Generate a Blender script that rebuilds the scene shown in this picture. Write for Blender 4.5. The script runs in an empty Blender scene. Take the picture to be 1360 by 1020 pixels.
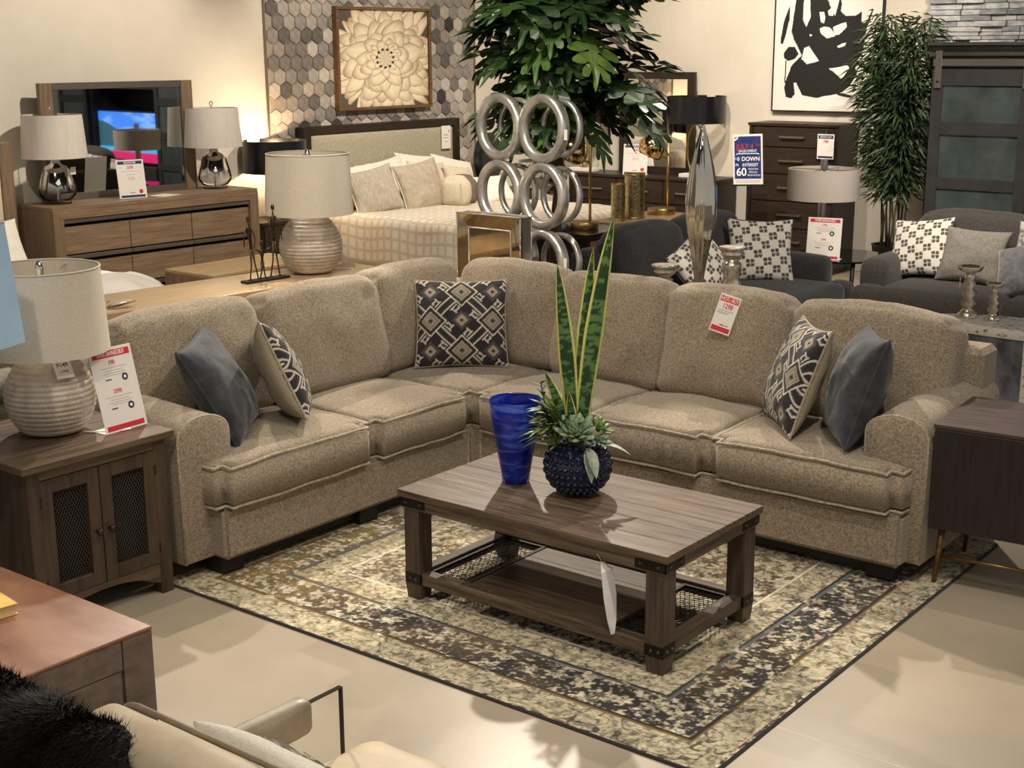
import bpy, bmesh, math, random
import numpy as np
from mathutils import Vector, Matrix, noise
random.seed(7)
SC = bpy.context.scene
COL = SC.collection
PI = math.pi

# ------------------------------------------------------------------ camera
cam = bpy.data.cameras.new('camera')
cam.sensor_width = 36.0
cam.lens = 1820.64 * 36.0 / 1360.0
cam.clip_start = 0.05
cam.clip_end = 200
camo = bpy.data.objects.new('camera', cam)
COL.objects.link(camo)
PITCH, ROLL, YAW = 0.23831, -0.005842, 0.666094
d = Vector((-math.sin(YAW) * math.cos(PITCH), math.cos(YAW) * math.cos(PITCH), -math.sin(PITCH)))
r = Vector((math.cos(YAW), math.sin(YAW), 0))
u = r.cross(d)
r2 = r * math.cos(ROLL) + u * math.sin(ROLL)
u2 = u * math.cos(ROLL) - r * math.sin(ROLL)
m = Matrix((r2, u2, -d)).transposed().to_4x4()
m.translation = Vector((5.3259, -6.1725, 2.1999))
camo.matrix_world = m
SC.camera = camo

# ------------------------------------------------------------------ light
w = bpy.data.worlds.new('showroom')
SC.world = w
w.use_nodes = True
w.node_tree.nodes['Background'].inputs[0].default_value = (1.0, 0.94, 0.87, 1)
w.node_tree.nodes['Background'].inputs[1].default_value = 0.27
SC.view_settings.view_transform = 'Standard'
SC.view_settings.look = 'None'
SC.view_settings.gamma = 1.0
SC.view_settings.use_curve_mapping = False
SC.view_settings.exposure = 0.52

def spot(name, loc, aim, power, size=60, blend=0.5, rad=0.06, col=(1.0, 0.885, 0.745)):
    l = bpy.data.lights.new(name, 'SPOT')
    l.energy = power
    l.spot_size = math.radians(size)
    l.spot_blend = blend
    l.shadow_soft_size = rad
    l.color = col
    o = bpy.data.objects.new(name, l)
    COL.objects.link(o)
    o.location = loc
    v = Vector(aim) - Vector(loc)
    o.rotation_euler = v.to_track_quat('-Z', 'Y').to_euler()
    return o

def area(name, loc, aim, power, sx, sy, col=(1.0, 0.93, 0.84)):
    l = bpy.data.lights.new(name, 'AREA')
    l.energy = power
    l.shape = 'RECTANGLE'
    l.size = sx
    l.size_y = sy
    l.color = col
    o = bpy.data.objects.new(name, l)
    COL.objects.link(o)
    o.location = loc
    v = Vector(aim) - Vector(loc)
    o.rotation_euler = v.to_track_quat('-Z', 'Y').to_euler()
    return o

# track spots on the showroom ceiling
spot('track_spot', (-0.6, 1.6, 4.3), (1.9, -1.7, 0.0), 700, 62, 0.5, 0.05)
spot('track_spot', (1.4, 2.6, 4.3), (2.2, -1.3, 0.2), 400, 55, 0.5, 0.05)
spot('track_spot', (-2.2, -0.6, 4.3), (0.9, -1.7, 0.4), 380, 55, 0.5, 0.05)
spot('track_spot', (4.2, -2.8, 4.3), (1.8, -0.9, 0.4), 170, 70, 0.6, 0.06)
spot('track_spot', (2.6, -5.2, 4.3), (1.0, -2.6, 0.4), 120, 70, 0.6, 0.06)
spot('track_spot', (4.6, -4.6, 4.3), (3.6, -3.6, 0.0), 60, 80, 0.6, 0.06)
spot('track_spot', (-1.8, 1.4, 4.3), (-4.9, 0.7, 1.3), 400, 70, 0.6, 0.05)
spot('track_spot', (-1.6, 3.6, 4.3), (-4.9, 4.6, 1.6), 360, 72, 0.6, 0.05)
spot('track_spot', (-2.0, 2.6, 4.3), (-3.6, 4.6, 0.7), 300, 60, 0.6, 0.05)
spot('track_spot', (-1.2, 4.0, 4.3), (-2.6, 6.9, 1.6), 300, 75, 0.6, 0.05)
spot('track_spot', (-0.2, 3.6, 4.3), (-0.8, 6.9, 1.9), 300, 70, 0.6, 0.05)
spot('track_spot', (2.0, 2.6, 4.3), (1.2, 5.4, 1.6), 420, 70, 0.6, 0.05)
spot('track_spot', (2.6, 1.4, 4.3), (0.8, 3.4, 0.6), 260, 60, 0.6, 0.05)
spot('track_spot', (0.6, -1.4, 4.3), (-1.0, 0.3, 1.0), 220, 60, 0.6, 0.05)
spot('track_spot', (0.8, -2.2, 4.3), (0.1, 0.9, 1.9), 200, 46, 0.6, 0.05)
spot('track_spot', (-1.6, -2.4, 4.3), (-3.2, -0.8, 0.5), 170, 60, 0.6, 0.05)
area('ceiling_fill', (3.0, -2.8, 4.4), (3.0, -2.8, 0), 40, 4.0, 4.0)  # added soft fill from overhead, not a real fitting

# ------------------------------------------------------------------ mesh helpers
class G:
    """collects vertices and faces"""
    def __init__(s):
        s.v = []
        s.f = []

    def add(s, vs, fs, M=None):
        n = len(s.v)
        s.v += [tuple(M @ Vector(p)) for p in vs] if M is not None else [tuple(p) for p in vs]
        s.f += [tuple(i + n for i in f) for f in fs]
        return s

    def box(s, x0, x1, y0, y1, z0, z1, b=0.0, M=None):
        lo = (min(x0, x1), min(y0, y1), min(z0, z1))
        hi = (max(x0, x1), max(y0, y1), max(z0, z1))
        b = min(b, *(0.45 * (hi[i] - lo[i]) for i in range(3)))
        if b <= 0:
            vs = [(x, y, z) for z in (lo[2], hi[2]) for y in (lo[1], hi[1]) for x in (lo[0], hi[0])]
            fs = [(0, 2, 3, 1), (4, 5, 7, 6), (0, 1, 5, 4), (2, 6, 7, 3), (0, 4, 6, 2), (1, 3, 7, 5)]
            return s.add(vs, fs, M)
        vs = []
        idx = {}
        for sx in (0, 1):
            for sy in (0, 1):
                for sz in (0, 1):
                    sg = (sx, sy, sz)
                    for a in range(3):
                        p = []
                        for k in range(3):
                            e = hi[k] if sg[k] else lo[k]
                            if k != a:
                                e += -b if sg[k] else b
                            p.append(e)
                        idx[(sg, a)] = len(vs)
                        vs.append(p)
        fs = []
        for a in range(3):
            o1, o2 = (a + 1) % 3, (a + 2) % 3
            for sa in (0, 1):
                q = []
                for (e1, e2) in ((0, 0), (1, 0), (1, 1), (0, 1)):
                    g = [0, 0, 0]
                    g[a] = sa
                    g[o1] = e1
                    g[o2] = e2
                    q.append(idx[(tuple(g), a)])
                fs.append(tuple(q if sa else q[::-1]))
        for a in range(3):
            o1, o2 = (a + 1) % 3, (a + 2) % 3
            for e1 in (0, 1):
                for e2 in (0, 1):
                    def gg(v):
                        g = [0, 0, 0]
                        g[a] = v
                        g[o1] = e1
                        g[o2] = e2
                        return tuple(g)
                    q = [idx[(gg(0), o1)], idx[(gg(1), o1)], idx[(gg(1), o2)], idx[(gg(0), o2)]]
                    fs.append(tuple(q if (e1 ^ e2) == 0 else q[::-1]))
        for sx in (0, 1):
            for sy in (0, 1):
                for sz in (0, 1):
                    q = [idx[((sx, sy, sz), k)] for k in range(3)]
                    fs.append(tuple(q if (sx + sy + sz) % 2 else q[::-1]))
        return s.add(vs, fs, M)

    def lathe(s, prof, n=32, M=None, cap=True, rip=None):
        vs = []
        for k, (rr, z) in enumerate(prof):
            for i in range(n):
                a = 2 * PI * i / n
                q = rr + (rip(i / n, z, rr) if rip else 0)
                vs.append((q * math.cos(a), q * math.sin(a), z))
        fs = []
        for k in range(len(prof) - 1):
            for i in range(n):
                j = (i + 1) % n
                fs.append((k * n + i, k * n + j, (k + 1) * n + j, (k + 1) * n + i))
        if cap:
            if prof[0][0] > 1e-5:
                fs.append(tuple(range(n))[::-1])
            if prof[-1][0] > 1e-5:
                fs.append(tuple((len(prof) - 1) * n + i for i in range(n)))
        return s.add(vs, fs, M)

    def tube(s, path, rad, n=8, closed=False, M=None, flat=1.0):
        P = [Vector(p) for p in path]
        k = len(P)
        rr = rad if hasattr(rad, '__len__') else [rad] * k
        vs = []
        up = None
        for i in range(k):
            if closed:
                t = P[(i + 1) % k] - P[i - 1]
            else:
                t = P[min(i + 1, k - 1)] - P[max(i - 1, 0)]
            t.normalize()
            if up is None:
                up = Vector((0, 0, 1)) if abs(t.z) < 0.9 else Vector((1, 0, 0))
            a = up - t * up.dot(t)
            if a.length < 1e-4:
                a = t.orthogonal()
            a.normalize()
            up = a
            b = t.cross(a)
            for j in range(n):
                an = 2 * PI * j / n
                vs.append(P[i] + a * (math.cos(an) * rr[i] * flat) + b * (math.sin(an) * rr[i]))
        fs = []
        for i in range(k if closed else k - 1):
            i2 = (i + 1) % k
            for j in range(n):
                j2 = (j + 1) % n
                fs.append((i * n + j, i * n + j2, i2 * n + j2, i2 * n + j))
        if not closed:
            fs.append(tuple(range(n))[::-1])
            fs.append(tuple((k - 1) * n + j for j in range(n)))
        return s.add(vs, fs, M)

    def prism(s, poly, z0, z1, M=None):
        n = len(poly)
        vs = [(x, y, z0) for x, y in poly] + [(x, y, z1) for x, y in poly]
        fs = [tuple(range(n))[::-1], tuple(n + i for i in range(n))]
        fs += [(i, (i + 1) % n, n + (i + 1) % n, n + i) for i in range(n)]
        return s.add(vs, fs, M)

    def mesh(s, name, smooth=False):
        me = bpy.data.meshes.new(name)
        me.from_pydata(s.v, [], s.f)
        me.update()
        if smooth:
            me.shade_smooth()
        return me


def link(name, me, mat=None, parent=None, loc=None, rot=None):
    o = bpy.data.objects.new(name, me)
    COL.objects.link(o)
    if mat is not None:
        me.materials.clear()
        for x in (mat if isinstance(mat, (list, tuple)) else [mat]):
            me.materials.append(x)
    if parent is not None:
        o.parent = parent
    if loc is not None:
        o.location = loc
    if rot is not None:
        o.rotation_euler = rot
    return o


def ob(name, g, mat, parent=None, loc=None, rot=None, smooth=False, auto=None):
    me = g.mesh(name, smooth or auto is not None) if isinstance(g, G) else g
    if auto is not None:
        me.set_sharp_from_angle(angle=math.radians(auto))
    return link(name, me, mat, parent, loc, rot)


def tag(o, label, cat, group=None, kind=None):
    o['label'] = label
    o['category'] = cat
    if group:
        o['group'] = group
    if kind:
        o['kind'] = kind
    return o


def thing(name, label, cat, loc=(0, 0, 0), rz=0.0, group=None):
    o = bpy.data.objects.new(name, None)
    o.empty_display_size = 0.1
    COL.objects.link(o)
    o.location = loc
    o.rotation_euler = (0, 0, rz)
    return tag(o, label, cat, group)


def struct(name, g, mat, parent=None, **k):
    o = ob(name, g, mat, parent, **k)
    if parent is None:
        o['kind'] = 'structure'
    return o


def dup(root, loc=None, rz=None, label=None, group=None):
    c = root.copy()
    COL.objects.link(c)
    if loc is not None:
        c.location = loc
    if rz is not None:
        c.rotation_euler = (0, 0, rz)
    if label:
        c['label'] = label
    if group:
        c['group'] = group
    for ch in root.children:
        p = ch.copy()
        COL.objects.link(p)
        p.parent = c
        for g in ch.children:
            q = g.copy()
            COL.objects.link(q)
            q.parent = p
    return c


def frame(c, n, up):
    """matrix with z along n and y close to up"""
    z = Vector(n).normalized()
    y = Vector(up)
    y = (y - z * y.dot(z)).normalized()
    x = y.cross(z)
    mm = Matrix((x, y, z)).transposed().to_4x4()
    mm.translation = Vector(c)
    return mm


def S(r, g=None, b=None):
    if g is None:
        r, g, b = r
    f = lambda c: (c / 255 / 12.92) if c / 255 <= 0.04045 else ((c / 255 + 0.055) / 1.055) ** 2.4
    return (f(r), f(g), f(b))


# ------------------------------------------------------------------ materials
def _new(name):
    mt = bpy.data.materials.new(name)
    mt.use_nodes = True
    nt = mt.node_tree
    return mt, nt, nt.nodes['Principled BSDF']


def plain(name, c, rough=0.5, metal=0.0, spec=0.5, coat=0.0):
    mt, nt, b = _new(name)
    b.inputs['Base Color'].default_value = (*c, 1)
    b.inputs['Roughness'].default_value = rough
    b.inputs['Metallic'].default_value = metal
    b.inputs['Specular IOR Level'].default_value = spec
    b.inputs['Coat Weight'].default_value = coat
    return mt


def ramp(nt, fac, stops):
    n = nt.nodes.new('ShaderNodeValToRGB')
    e = n.color_ramp.elements
    while len(e) < len(stops):
        e.new(0.5)
    for i, (p, c) in enumerate(stops):
        e[i].position = p
        e[i].color = (*c, 1)
    nt.links.new(fac, n.inputs['Fac'])
    return n


def mott(name, c1, c2, scale=20, rough=0.6, metal=0.0, bump=0.0, stretch=(1, 1, 1), detail=4, lo=0.35, hi=0.65, c3=None,
         bscale=None, spec=0.5, sheen=0.0, coat=0.0, dist=0.002, rot=(0, 0, 0), rvar=0.0):
    """noise-mottled surface in object space"""
    mt, nt, b = _new(name)
    tc = nt.nodes.new('ShaderNodeTexCoord')
    mp = nt.nodes.new('ShaderNodeMapping')
    mp.inputs['Scale'].default_value = stretch
    mp.inputs['Rotation'].default_value = rot
    nt.links.new(tc.outputs['Object'], mp.inputs['Vector'])
    nz = nt.nodes.new('ShaderNodeTexNoise')
    nz.inputs['Scale'].default_value = scale
    nz.inputs['Detail'].default_value = detail
    nz.inputs['Roughness'].default_value = 0.6
    nt.links.new(mp.outputs['Vector'], nz.inputs['Vector'])
    st = [(lo, c1), (hi, c2)] if c3 is None else [(lo, c1), ((lo + hi) / 2, c3), (hi, c2)]
    rp = ramp(nt, nz.outputs['Fac'], st)
    nt.links.new(rp.outputs['Color'], b.inputs['Base Color'])
    b.inputs['Roughness'].default_value = rough
    b.inputs['Metallic'].default_value = metal
    b.inputs['Specular IOR Level'].default_value = spec
    b.inputs['Sheen Weight'].default_value = sheen
    b.inputs['Coat Weight'].default_value = coat
    b.inputs['Coat Roughness'].default_value = 0.15
    if rvar:
        mr = nt.nodes.new('ShaderNodeMapRange')
        mr.inputs['To Min'].default_value = rough - rvar
        mr.inputs['To Max'].default_value = rough + rvar
        nt.links.new(nz.outputs['Fac'], mr.inputs['Value'])
        nt.links.new(mr.outputs['Result'], b.inputs['Roughness'])
    if bump:
        src = nz
        if bscale:
            src = nt.nodes.new('ShaderNodeTexNoise')
            src.inputs['Scale'].default_value = bscale
            src.inputs['Detail'].default_value = 3
            nt.links.new(mp.outputs['Vector'], src.inputs['Vector'])
        bp = nt.nodes.new('ShaderNodeBump')
        bp.inputs['Strength'].default_value = bump
        bp.inputs['Distance'].default_value = dist
        nt.links.new(src.outputs['Fac'], bp.inputs['Height'])
        nt.links.new(bp.outputs['Normal'], b.inputs['Normal'])
    return mt


def wood(name, c1, c2, axis=0, scale=9, rough=0.45, bump=0.15, spec=0.4, coat=0.0, grain=14):
    st = [1.0, 1.0, 1.0]
    for k in range(3):
        st[k] = 1.0 if k == axis else float(grain)
    return mott(name, c1, c2, scale=scale * 0.35, rough=rough, bump=bump, stretch=st, detail=6, lo=0.3, hi=0.7, spec=spec,
                coat=coat, dist=0.001, rvar=0.06)


def vcol(name, rough=0.8, bump=0.0, bscale=300, emit=0.0, sheen=0.0, noisy=0.0, spec=0.3):
    """print carried by the colour attribute of the mesh"""
    mt, nt, b = _new(name)
    a = nt.nodes.new('ShaderNodeVertexColor')
    a.layer_name = 'Col'
    out = a.outputs['Color']
    tc = nt.nodes.new('ShaderNodeTexCoord')
    if noisy:
        nz = nt.nodes.new('ShaderNodeTexNoise')
        nz.inputs['Scale'].default_value = bscale
        nz.inputs['Detail'].default_value = 3
        nt.links.new(tc.outputs['Object'], nz.inputs['Vector'])
        mr = nt.nodes.new('ShaderNodeMapRange')
        mr.inputs['From Min'].default_value = 0.3
        mr.inputs['From Max'].default_value = 0.7
        mr.inputs['To Min'].default_value = 1 - noisy
        mr.inputs['To Max'].default_value = 1 + noisy
        nt.links.new(nz.outputs['Fac'], mr.inputs['Value'])
        mx = nt.nodes.new('ShaderNodeVectorMath')
        mx.operation = 'SCALE'
        nt.links.new(out, mx.inputs[0])
        nt.links.new(mr.outputs['Result'], mx.inputs['Scale'])
        out = mx.outputs['Vector']
    nt.links.new(out, b.inputs['Base Color'])
    b.inputs['Roughness'].default_value = rough
    b.inputs['Specular IOR Level'].default_value = spec
    b.inputs['Sheen Weight'].default_value = sheen
    if emit:
        nt.links.new(out, b.inputs['Emission Color'])
        b.inputs['Emission Strength'].default_value = emit
        b.inputs['Base Color'].default_value = (0, 0, 0, 1)
        nt.links.remove(b.inputs['Base Color'].links[0])
        b.inputs['Base Color'].default_value = (0.01, 0.01, 0.01, 1)
    if bump:
        n2 = nt.nodes.new('ShaderNodeTexNoise')
        n2.inputs['Scale'].default_value = bscale
        nt.links.new(tc.outputs['Object'], n2.inputs['Vector'])
        bp = nt.nodes.new('ShaderNodeBump')
        bp.inputs['Strength'].default_value = bump
        bp.inputs['Distance'].default_value = 0.004
        nt.links.new(n2.outputs['Fac'], bp.inputs['Height'])
        nt.links.new(bp.outputs['Normal'], b.inputs['Normal'])
    return mt


def glassy(name, c, rough=0.02, trans=1.0, ior=1.45):
    mt, nt, b = _new(name)
    b.inputs['Base Color'].default_value = (*c, 1)
    b.inputs['Roughness'].default_value = rough
    b.inputs['Transmission Weight'].default_value = trans
    b.inputs['IOR'].default_value = ior
    return mt


def thin_glass(name, tint=(1, 1, 1), refl=0.12):
    """clear pane that lets light straight through and mirrors a little"""
    mt, nt, b = _new(name)
    nt.nodes.remove(b)
    out = nt.nodes['Material Output']
    tr = nt.nodes.new('ShaderNodeBsdfTransparent')
    tr.inputs[0].default_value = (*tint, 1)
    gl = nt.nodes.new('ShaderNodeBsdfGlossy')
    gl.inputs['Roughness'].default_value = 0.02
    lw = nt.nodes.new('ShaderNodeLayerWeight')
    lw.inputs['Blend'].default_value = refl
    mx = nt.nodes.new('ShaderNodeMixShader')
    nt.links.new(lw.outputs['Fresnel'], mx.inputs[0])
    nt.links.new(tr.outputs[0], mx.inputs[1])
    nt.links.new(gl.outputs[0], mx.inputs[2])
    nt.links.new(mx.outputs[0], out.inputs['Surface'])
    return mt


def glow(name, c, s):
    mt, nt, b = _new(name)
    b.inputs['Base Color'].default_value = (*c, 1)
    b.inputs['Emission Color'].default_value = (*c, 1)
    b.inputs['Emission Strength'].default_value = s
    return mt


def setcol(me, C):
    """point colours (n,3) linear"""
    a = me.color_attributes.new('Col', 'FLOAT_COLOR', 'POINT')
    n = len(me.vertices)
    A = np.ones((n, 4), dtype=np.float32)
    A[:, :3] = C
    a.data.foreach_set('color', A.ravel())


def gridmesh(name, X, Y, Z):
    """X,Y,Z arrays (ny,nx) -> quad mesh"""
    ny, nx = X.shape
    me = bpy.data.meshes.new(name)
    V = np.stack([X, Y, Z], -1).reshape(-1, 3).astype(np.float32)
    i = np.arange(ny - 1)[:, None] * nx + np.arange(nx - 1)[None, :]
    F = np.stack([i, i + 1, i + nx + 1, i + nx], -1).reshape(-1, 4)
    me.vertices.add(len(V))
    me.vertices.foreach_set('co', V.ravel())
    me.loops.add(F.size)
    me.loops.foreach_set('vertex_index', F.ravel().astype(np.int32))
    me.polygons.add(len(F))
    me.polygons.foreach_set('loop_start', np.arange(0, F.size, 4, dtype=np.int32))
    me.update(calc_edges=True)
    me.validate()
    return me


# smooth value noise on numpy arrays
def vnoise(x, y, seed=0):
    xi = np.floor(x).astype(np.int64)
    yi = np.floor(y).astype(np.int64)
    fx = x - xi
    fy = y - yi
    fx = fx * fx * (3 - 2 * fx)
    fy = fy * fy * (3 - 2 * fy)
    def h(a, b):
        n = (a * 374761393 + b * 668265263 + seed * 974711) & 0xffffffff
        n = ((n ^ (n >> 13)) * 1274126177) & 0xffffffff
        return ((n ^ (n >> 16)) & 0xffff) / 65535.0
    return (h(xi, yi) * (1 - fx) + h(xi + 1, yi) * fx) * (1 - fy) + (h(xi, yi + 1) * (1 - fx) + h(xi + 1, yi + 1) * fx) * fy


def fbm(x, y, seed=0, o=4):
    s = 0
    a = 0.5
    for k in range(o):
        s = s + a * vnoise(x * 2 ** k, y * 2 ** k, seed + k * 17)
        a *= 0.5
    return s


def h2(a, b, seed):
    n = (a * 374761393 + b * 668265263 + seed * 974711) & 0xffffffff
    n = ((n ^ (n >> 13)) * 1274126177) & 0xffffffff
    return ((n ^ (n >> 16)) & 0xffff) / 65535.0


# ------------------------------------------------------------------ soft goods
def soft(sx, sy, sz, r, crown=(0, 0, 0), n=(14, 14, 8), wr=0.0, wscale=4.0, seed=0.0, sag=None):
    """rounded, slightly inflated box; centre at the origin"""
    half = (sx / 2, sy / 2, sz / 2)
    def ticks(k, h):
        t = [0.5 - 0.5 * math.cos(PI * i / k) for i in range(k + 1)]
        return [(-1 + 2 * (0.55 * a + 0.45 * i / k)) for i, a in enumerate(t)]
    T = [ticks(n[k], half[k]) for k in range(3)]
    vs = {}
    V = []
    F = []
    def vid(i, j, k):
        key = (i, j, k)
        if key not in vs:
            vs[key] = len(V)
            V.append((T[0][i], T[1][j], T[2][k]))
        return vs[key]
    N = n
    for k, rev in ((0, True), (N[2], False)):
        for i in range(N[0]):
            for j in range(N[1]):
                q = [vid(i, j, k), vid(i + 1, j, k), vid(i + 1, j + 1, k), vid(i, j + 1, k)]
                F.append(tuple(q[::-1] if rev else q))
    for j, rev in ((0, False), (N[1], True)):
        for i in range(N[0]):
            for k in range(N[2]):
                q = [vid(i, j, k), vid(i + 1, j, k), vid(i + 1, j, k + 1), vid(i, j, k + 1)]
                F.append(tuple(q[::-1] if rev else q))
    for i, rev in ((0, True), (N[0], False)):
        for j in range(N[1]):
            for k in range(N[2]):
                q = [vid(i, j, k), vid(i, j + 1, k), vid(i, j + 1, k + 1), vid(i, j, k + 1)]
                F.append(tuple(q[::-1] if rev else q))
    out = []
    for (ux, uy, uz) in V:
        U = (ux, uy, uz)
        p = [U[k] * half[k] for k in range(3)]
        inn = [max(-(half[k] - r), min(half[k] - r, p[k])) for k in range(3)]
        dd = Vector([p[k] - inn[k] for k in range(3)])
        if dd.length > 1e-9:
            nn = dd.normalized()
            p = [inn[k] + nn[k] * r for k in range(3)]
        else:
            nn = Vector((0, 0, 0))
        for k in range(3):
            a, b = (k + 1) % 3, (k + 2) % 3
            p[k] += U[k] * abs(U[k]) * crown[k] * (1 - U[a] ** 2) * (1 - U[b] ** 2)
        if wr:
            q = Vector(p) * wscale + Vector((seed * 7.3, seed * 3.1, seed * 5.7))
            p = Vector(p) + noise.noise_vector(q) * wr + noise.noise_vector(q * 2.7) * wr * 0.4
        if sag:
            p = sag(Vector(p), U)
        out.append(tuple(p))
    g = G()
    g.add(out, F)
    return g


def rr_loop(sx, sy, r, z, n=5, crown=0.0, per=8):
    """rounded rectangle loop of points"""
    pts = []
    for cx, cy, a0 in ((1, 1, 0), (-1, 1, 90), (-1, -1, 180), (1, -1, 270)):
        for i in range(n + 1):
            a = math.radians(a0 + 90 * i / n)
            pts.append((cx * (sx / 2 - r) + r * math.cos(a), cy * (sy / 2 - r) + r * math.sin(a), z))
    out = []
    for i, p in enumerate(pts):
        q = pts[(i + 1) % len(pts)]
        out.append(p)
        L = math.dist(p, q)
        if L > 0.1:
            k = max(2, int(L / 0.06))
            for t in range(1, k):
                out.append(tuple(p[c] + (q[c] - p[c]) * t / k for c in range(3)))
    return out


def pillow_mesh(name, w, h, t, front=None, back=None, n=40, wr=0.012, seed=1.0, pinch=0.07, sagk=0.0):
    """knife-edge cushion, front towards +z; front/back: functions (u,v)->(...,3) linear colour"""
    L = np.linspace(-1, 1, n + 1)
    L = np.sign(L) * (1 - (1 - np.abs(L)) ** 1.25)
    U, V = np.meshgrid(L, L)
    X = w / 2 * U * (1 - pinch * (1 - V ** 2) * np.abs(U) ** 3)
    Y = h / 2 * V * (1 - pinch * (1 - U ** 2) * np.abs(V) ** 3)
    prof = (np.clip(1 - U ** 2, 0, 1) * np.clip(1 - V ** 2, 0, 1)) ** 0.5
    Zb = t / 2 * prof ** 0.85
    W1 = (fbm(U * 2.3 + seed * 11.3, V * 2.3 + 5, int(seed * 10), 3) - 0.45) * 2
    W2 = (fbm(U * 2.3 + seed * 7.7 + 40, V * 2.3 + 9, int(seed * 10) + 3, 3) - 0.45) * 2
    ed = prof ** 0.5
    Y = Y - sagk * (1 - V) / 2 * 0.0
    meshes = []
    V0 = np.stack([X, Y, Zb + W1 * wr * ed], -1).reshape(-1, 3)
    V1 = np.stack([X, Y, -Zb + W2 * wr * ed], -1).reshape(-1, 3)
    m_ = n + 1
    i = np.arange(n)[:, None] * m_ + np.arange(n)[None, :]
    F0 = np.stack([i, i + 1, i + m_ + 1, i + m_], -1).reshape(-1, 4)
    # share the rim
    rim = np.zeros((m_, m_), bool)
    rim[0, :] = rim[-1, :] = rim[:, 0] = rim[:, -1] = True
    rimf = rim.ravel()
    mapb = np.zeros(m_ * m_, np.int64)
    mapb[rimf] = np.arange(m_ * m_)[rimf]
    mapb[~rimf] = m_ * m_ + np.arange((~rimf).sum())
    F1 = mapb[F0][:, ::-1]
    VV = np.concatenate([V0, V1[~rimf]])
    me = bpy.data.meshes.new(name)
    me.from_pydata(VV.tolist(), [], F0.tolist() + F1.tolist())
    me.update()
    me.shade_smooth()
    if front is not None:
        C0 = front(U, V).reshape(-1, 3)
        C1 = (back or front)(U, V).reshape(-1, 3)
        setcol(me, np.concatenate([C0, C1[~rimf]]))
    b = [(X[0, k], Y[0, k]) for k in range(m_)] + [(X[k, -1], Y[k, -1]) for k in range(1, m_)]
    b += [(X[-1, k], Y[-1, k]) for k in range(m_ - 2, -1, -1)] + [(X[k, 0], Y[k, 0]) for k in range(m_ - 2, 0, -1)]
    return me, [(x, y, 0) for x, y in b]


def pillow(name, label, w, h, t, mat, M, front=None, back=None, n=40, welt=None, group=None, seed=1.0, wr=0.012, cat='pillow', pinch=0.10):
    me, rim = pillow_mesh(name, w, h, t, front, back, n, wr, seed, pinch)
    o = link(name, me, mat)
    o.matrix_world = M
    tag(o, label, cat, group)
    if welt is not None:
        g = G()
        g.tube(rim[::2], 0.006, 6, closed=True)
        ob('piping', g, welt, o, smooth=True)
    return o


# ------------------------------------------------------------------ lettering and signs
FONT = None
def text(name, body, size, mat, parent, loc, rot=(0, 0, 0), align='CENTER', bold=0.0, ext=0.0002, sx=1.0):
    c = bpy.data.curves.new(name, 'FONT')
    c.body = body
    c.size = size
    c.align_x = align
    c.align_y = 'CENTER'
    c.extrude = ext
    c.offset = bold
    o = bpy.data.objects.new(name, c)
    COL.objects.link(o)
    c.materials.append(mat)
    o.parent = parent
    o.location = loc
    o.rotation_euler = rot
    o.scale = (sx, 1, 1)
    return o
# ================================================================== materials
M = {}
M['floor'] = mott('floor_concrete', S(162, 149, 129), S(178, 165, 145), 1.3, 0.32, bump=0.03, bscale=160, lo=0.3, hi=0.7, spec=0.35, rvar=0.05)
M['joint'] = plain('joint_filler', S(212, 203, 187), 0.5)
M['wall'] = mott('wall_paint', S(214, 206, 190), S(219, 211, 196), 3, 0.85, bump=0.04, bscale=250, spec=0.2)
M['ceiling'] = plain('ceiling_paint', S(40, 39, 38), 0.9)
M['sofa'] = mott('sofa_chenille', S(114, 103, 87), S(172, 157, 134), 120, 0.92, bump=0.6, stretch=(1, 1, 1.0), detail=7, lo=0.34, hi=0.66,
                 bscale=420, spec=0.15, sheen=0.25, dist=0.003)
M['welt'] = mott('sofa_welt', S(140, 127, 110), S(186, 173, 152), 90, 0.9, bump=0.3, bscale=500, spec=0.15, sheen=0.2)
M['black'] = plain('black_plinth', S(18, 17, 16), 0.6)
M['velvet'] = mott('slate_velvet', S(44, 47, 51), S(62, 66, 71), 14, 0.8, bump=0.15, bscale=60, sheen=0.25, spec=0.1)
M['pil_print'] = vcol('woven_print', 0.9, bump=0.5, bscale=420, noisy=0.18, sheen=0.1)
M['beige_cloth'] = mott('beige_cloth', S(150, 138, 118), S(176, 163, 141), 120, 0.9, bump=0.2, bscale=500, spec=0.15)
M['tbl_wood'] = wood('greybrown_wood_x', S(56, 44, 35), S(122, 103, 84), 0, 11, 0.38, 0.25, grain=16)
M['tbl_wood_y'] = wood('greybrown_wood_y', S(58, 48, 39), S(103, 88, 73), 1, 10, 0.4, 0.25, grain=16)
M['tbl_wood_z'] = wood('greybrown_wood_z', S(52, 43, 35), S(96, 81, 67), 2, 10, 0.45, 0.25, grain=16)
M['iron'] = mott('dark_iron', S(30, 27, 25), S(46, 42, 38), 60, 0.45, 0.7, bump=0.1)
M['bolt'] = plain('bolt_steel', S(92, 86, 78), 0.4, 0.8)
M['end_wood'] = wood('walnut_grey_y', S(66, 53, 42), S(112, 92, 73), 1, 8, 0.42, 0.2, grain=12)
M['end_wood_z'] = wood('walnut_grey_z', S(52, 41, 32), S(86, 70, 55), 2, 8, 0.45, 0.2, grain=12)
M['wire'] = plain('black_wire', S(74, 68, 62), 0.4, 0.3)
M['void'] = plain('inside_shade', S(9, 8, 8), 0.9)  # near-black: shade of hollows and gaps put into the colour
M['bronze'] = mott('aged_bronze', S(48, 40, 31), S(84, 70, 52), 50, 0.42, 0.8)
M['ceramic'] = mott('glazed_ceramic', S(176, 162, 146), S(206, 193, 177), 18, 0.28, spec=0.6, bump=0.05)
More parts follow.
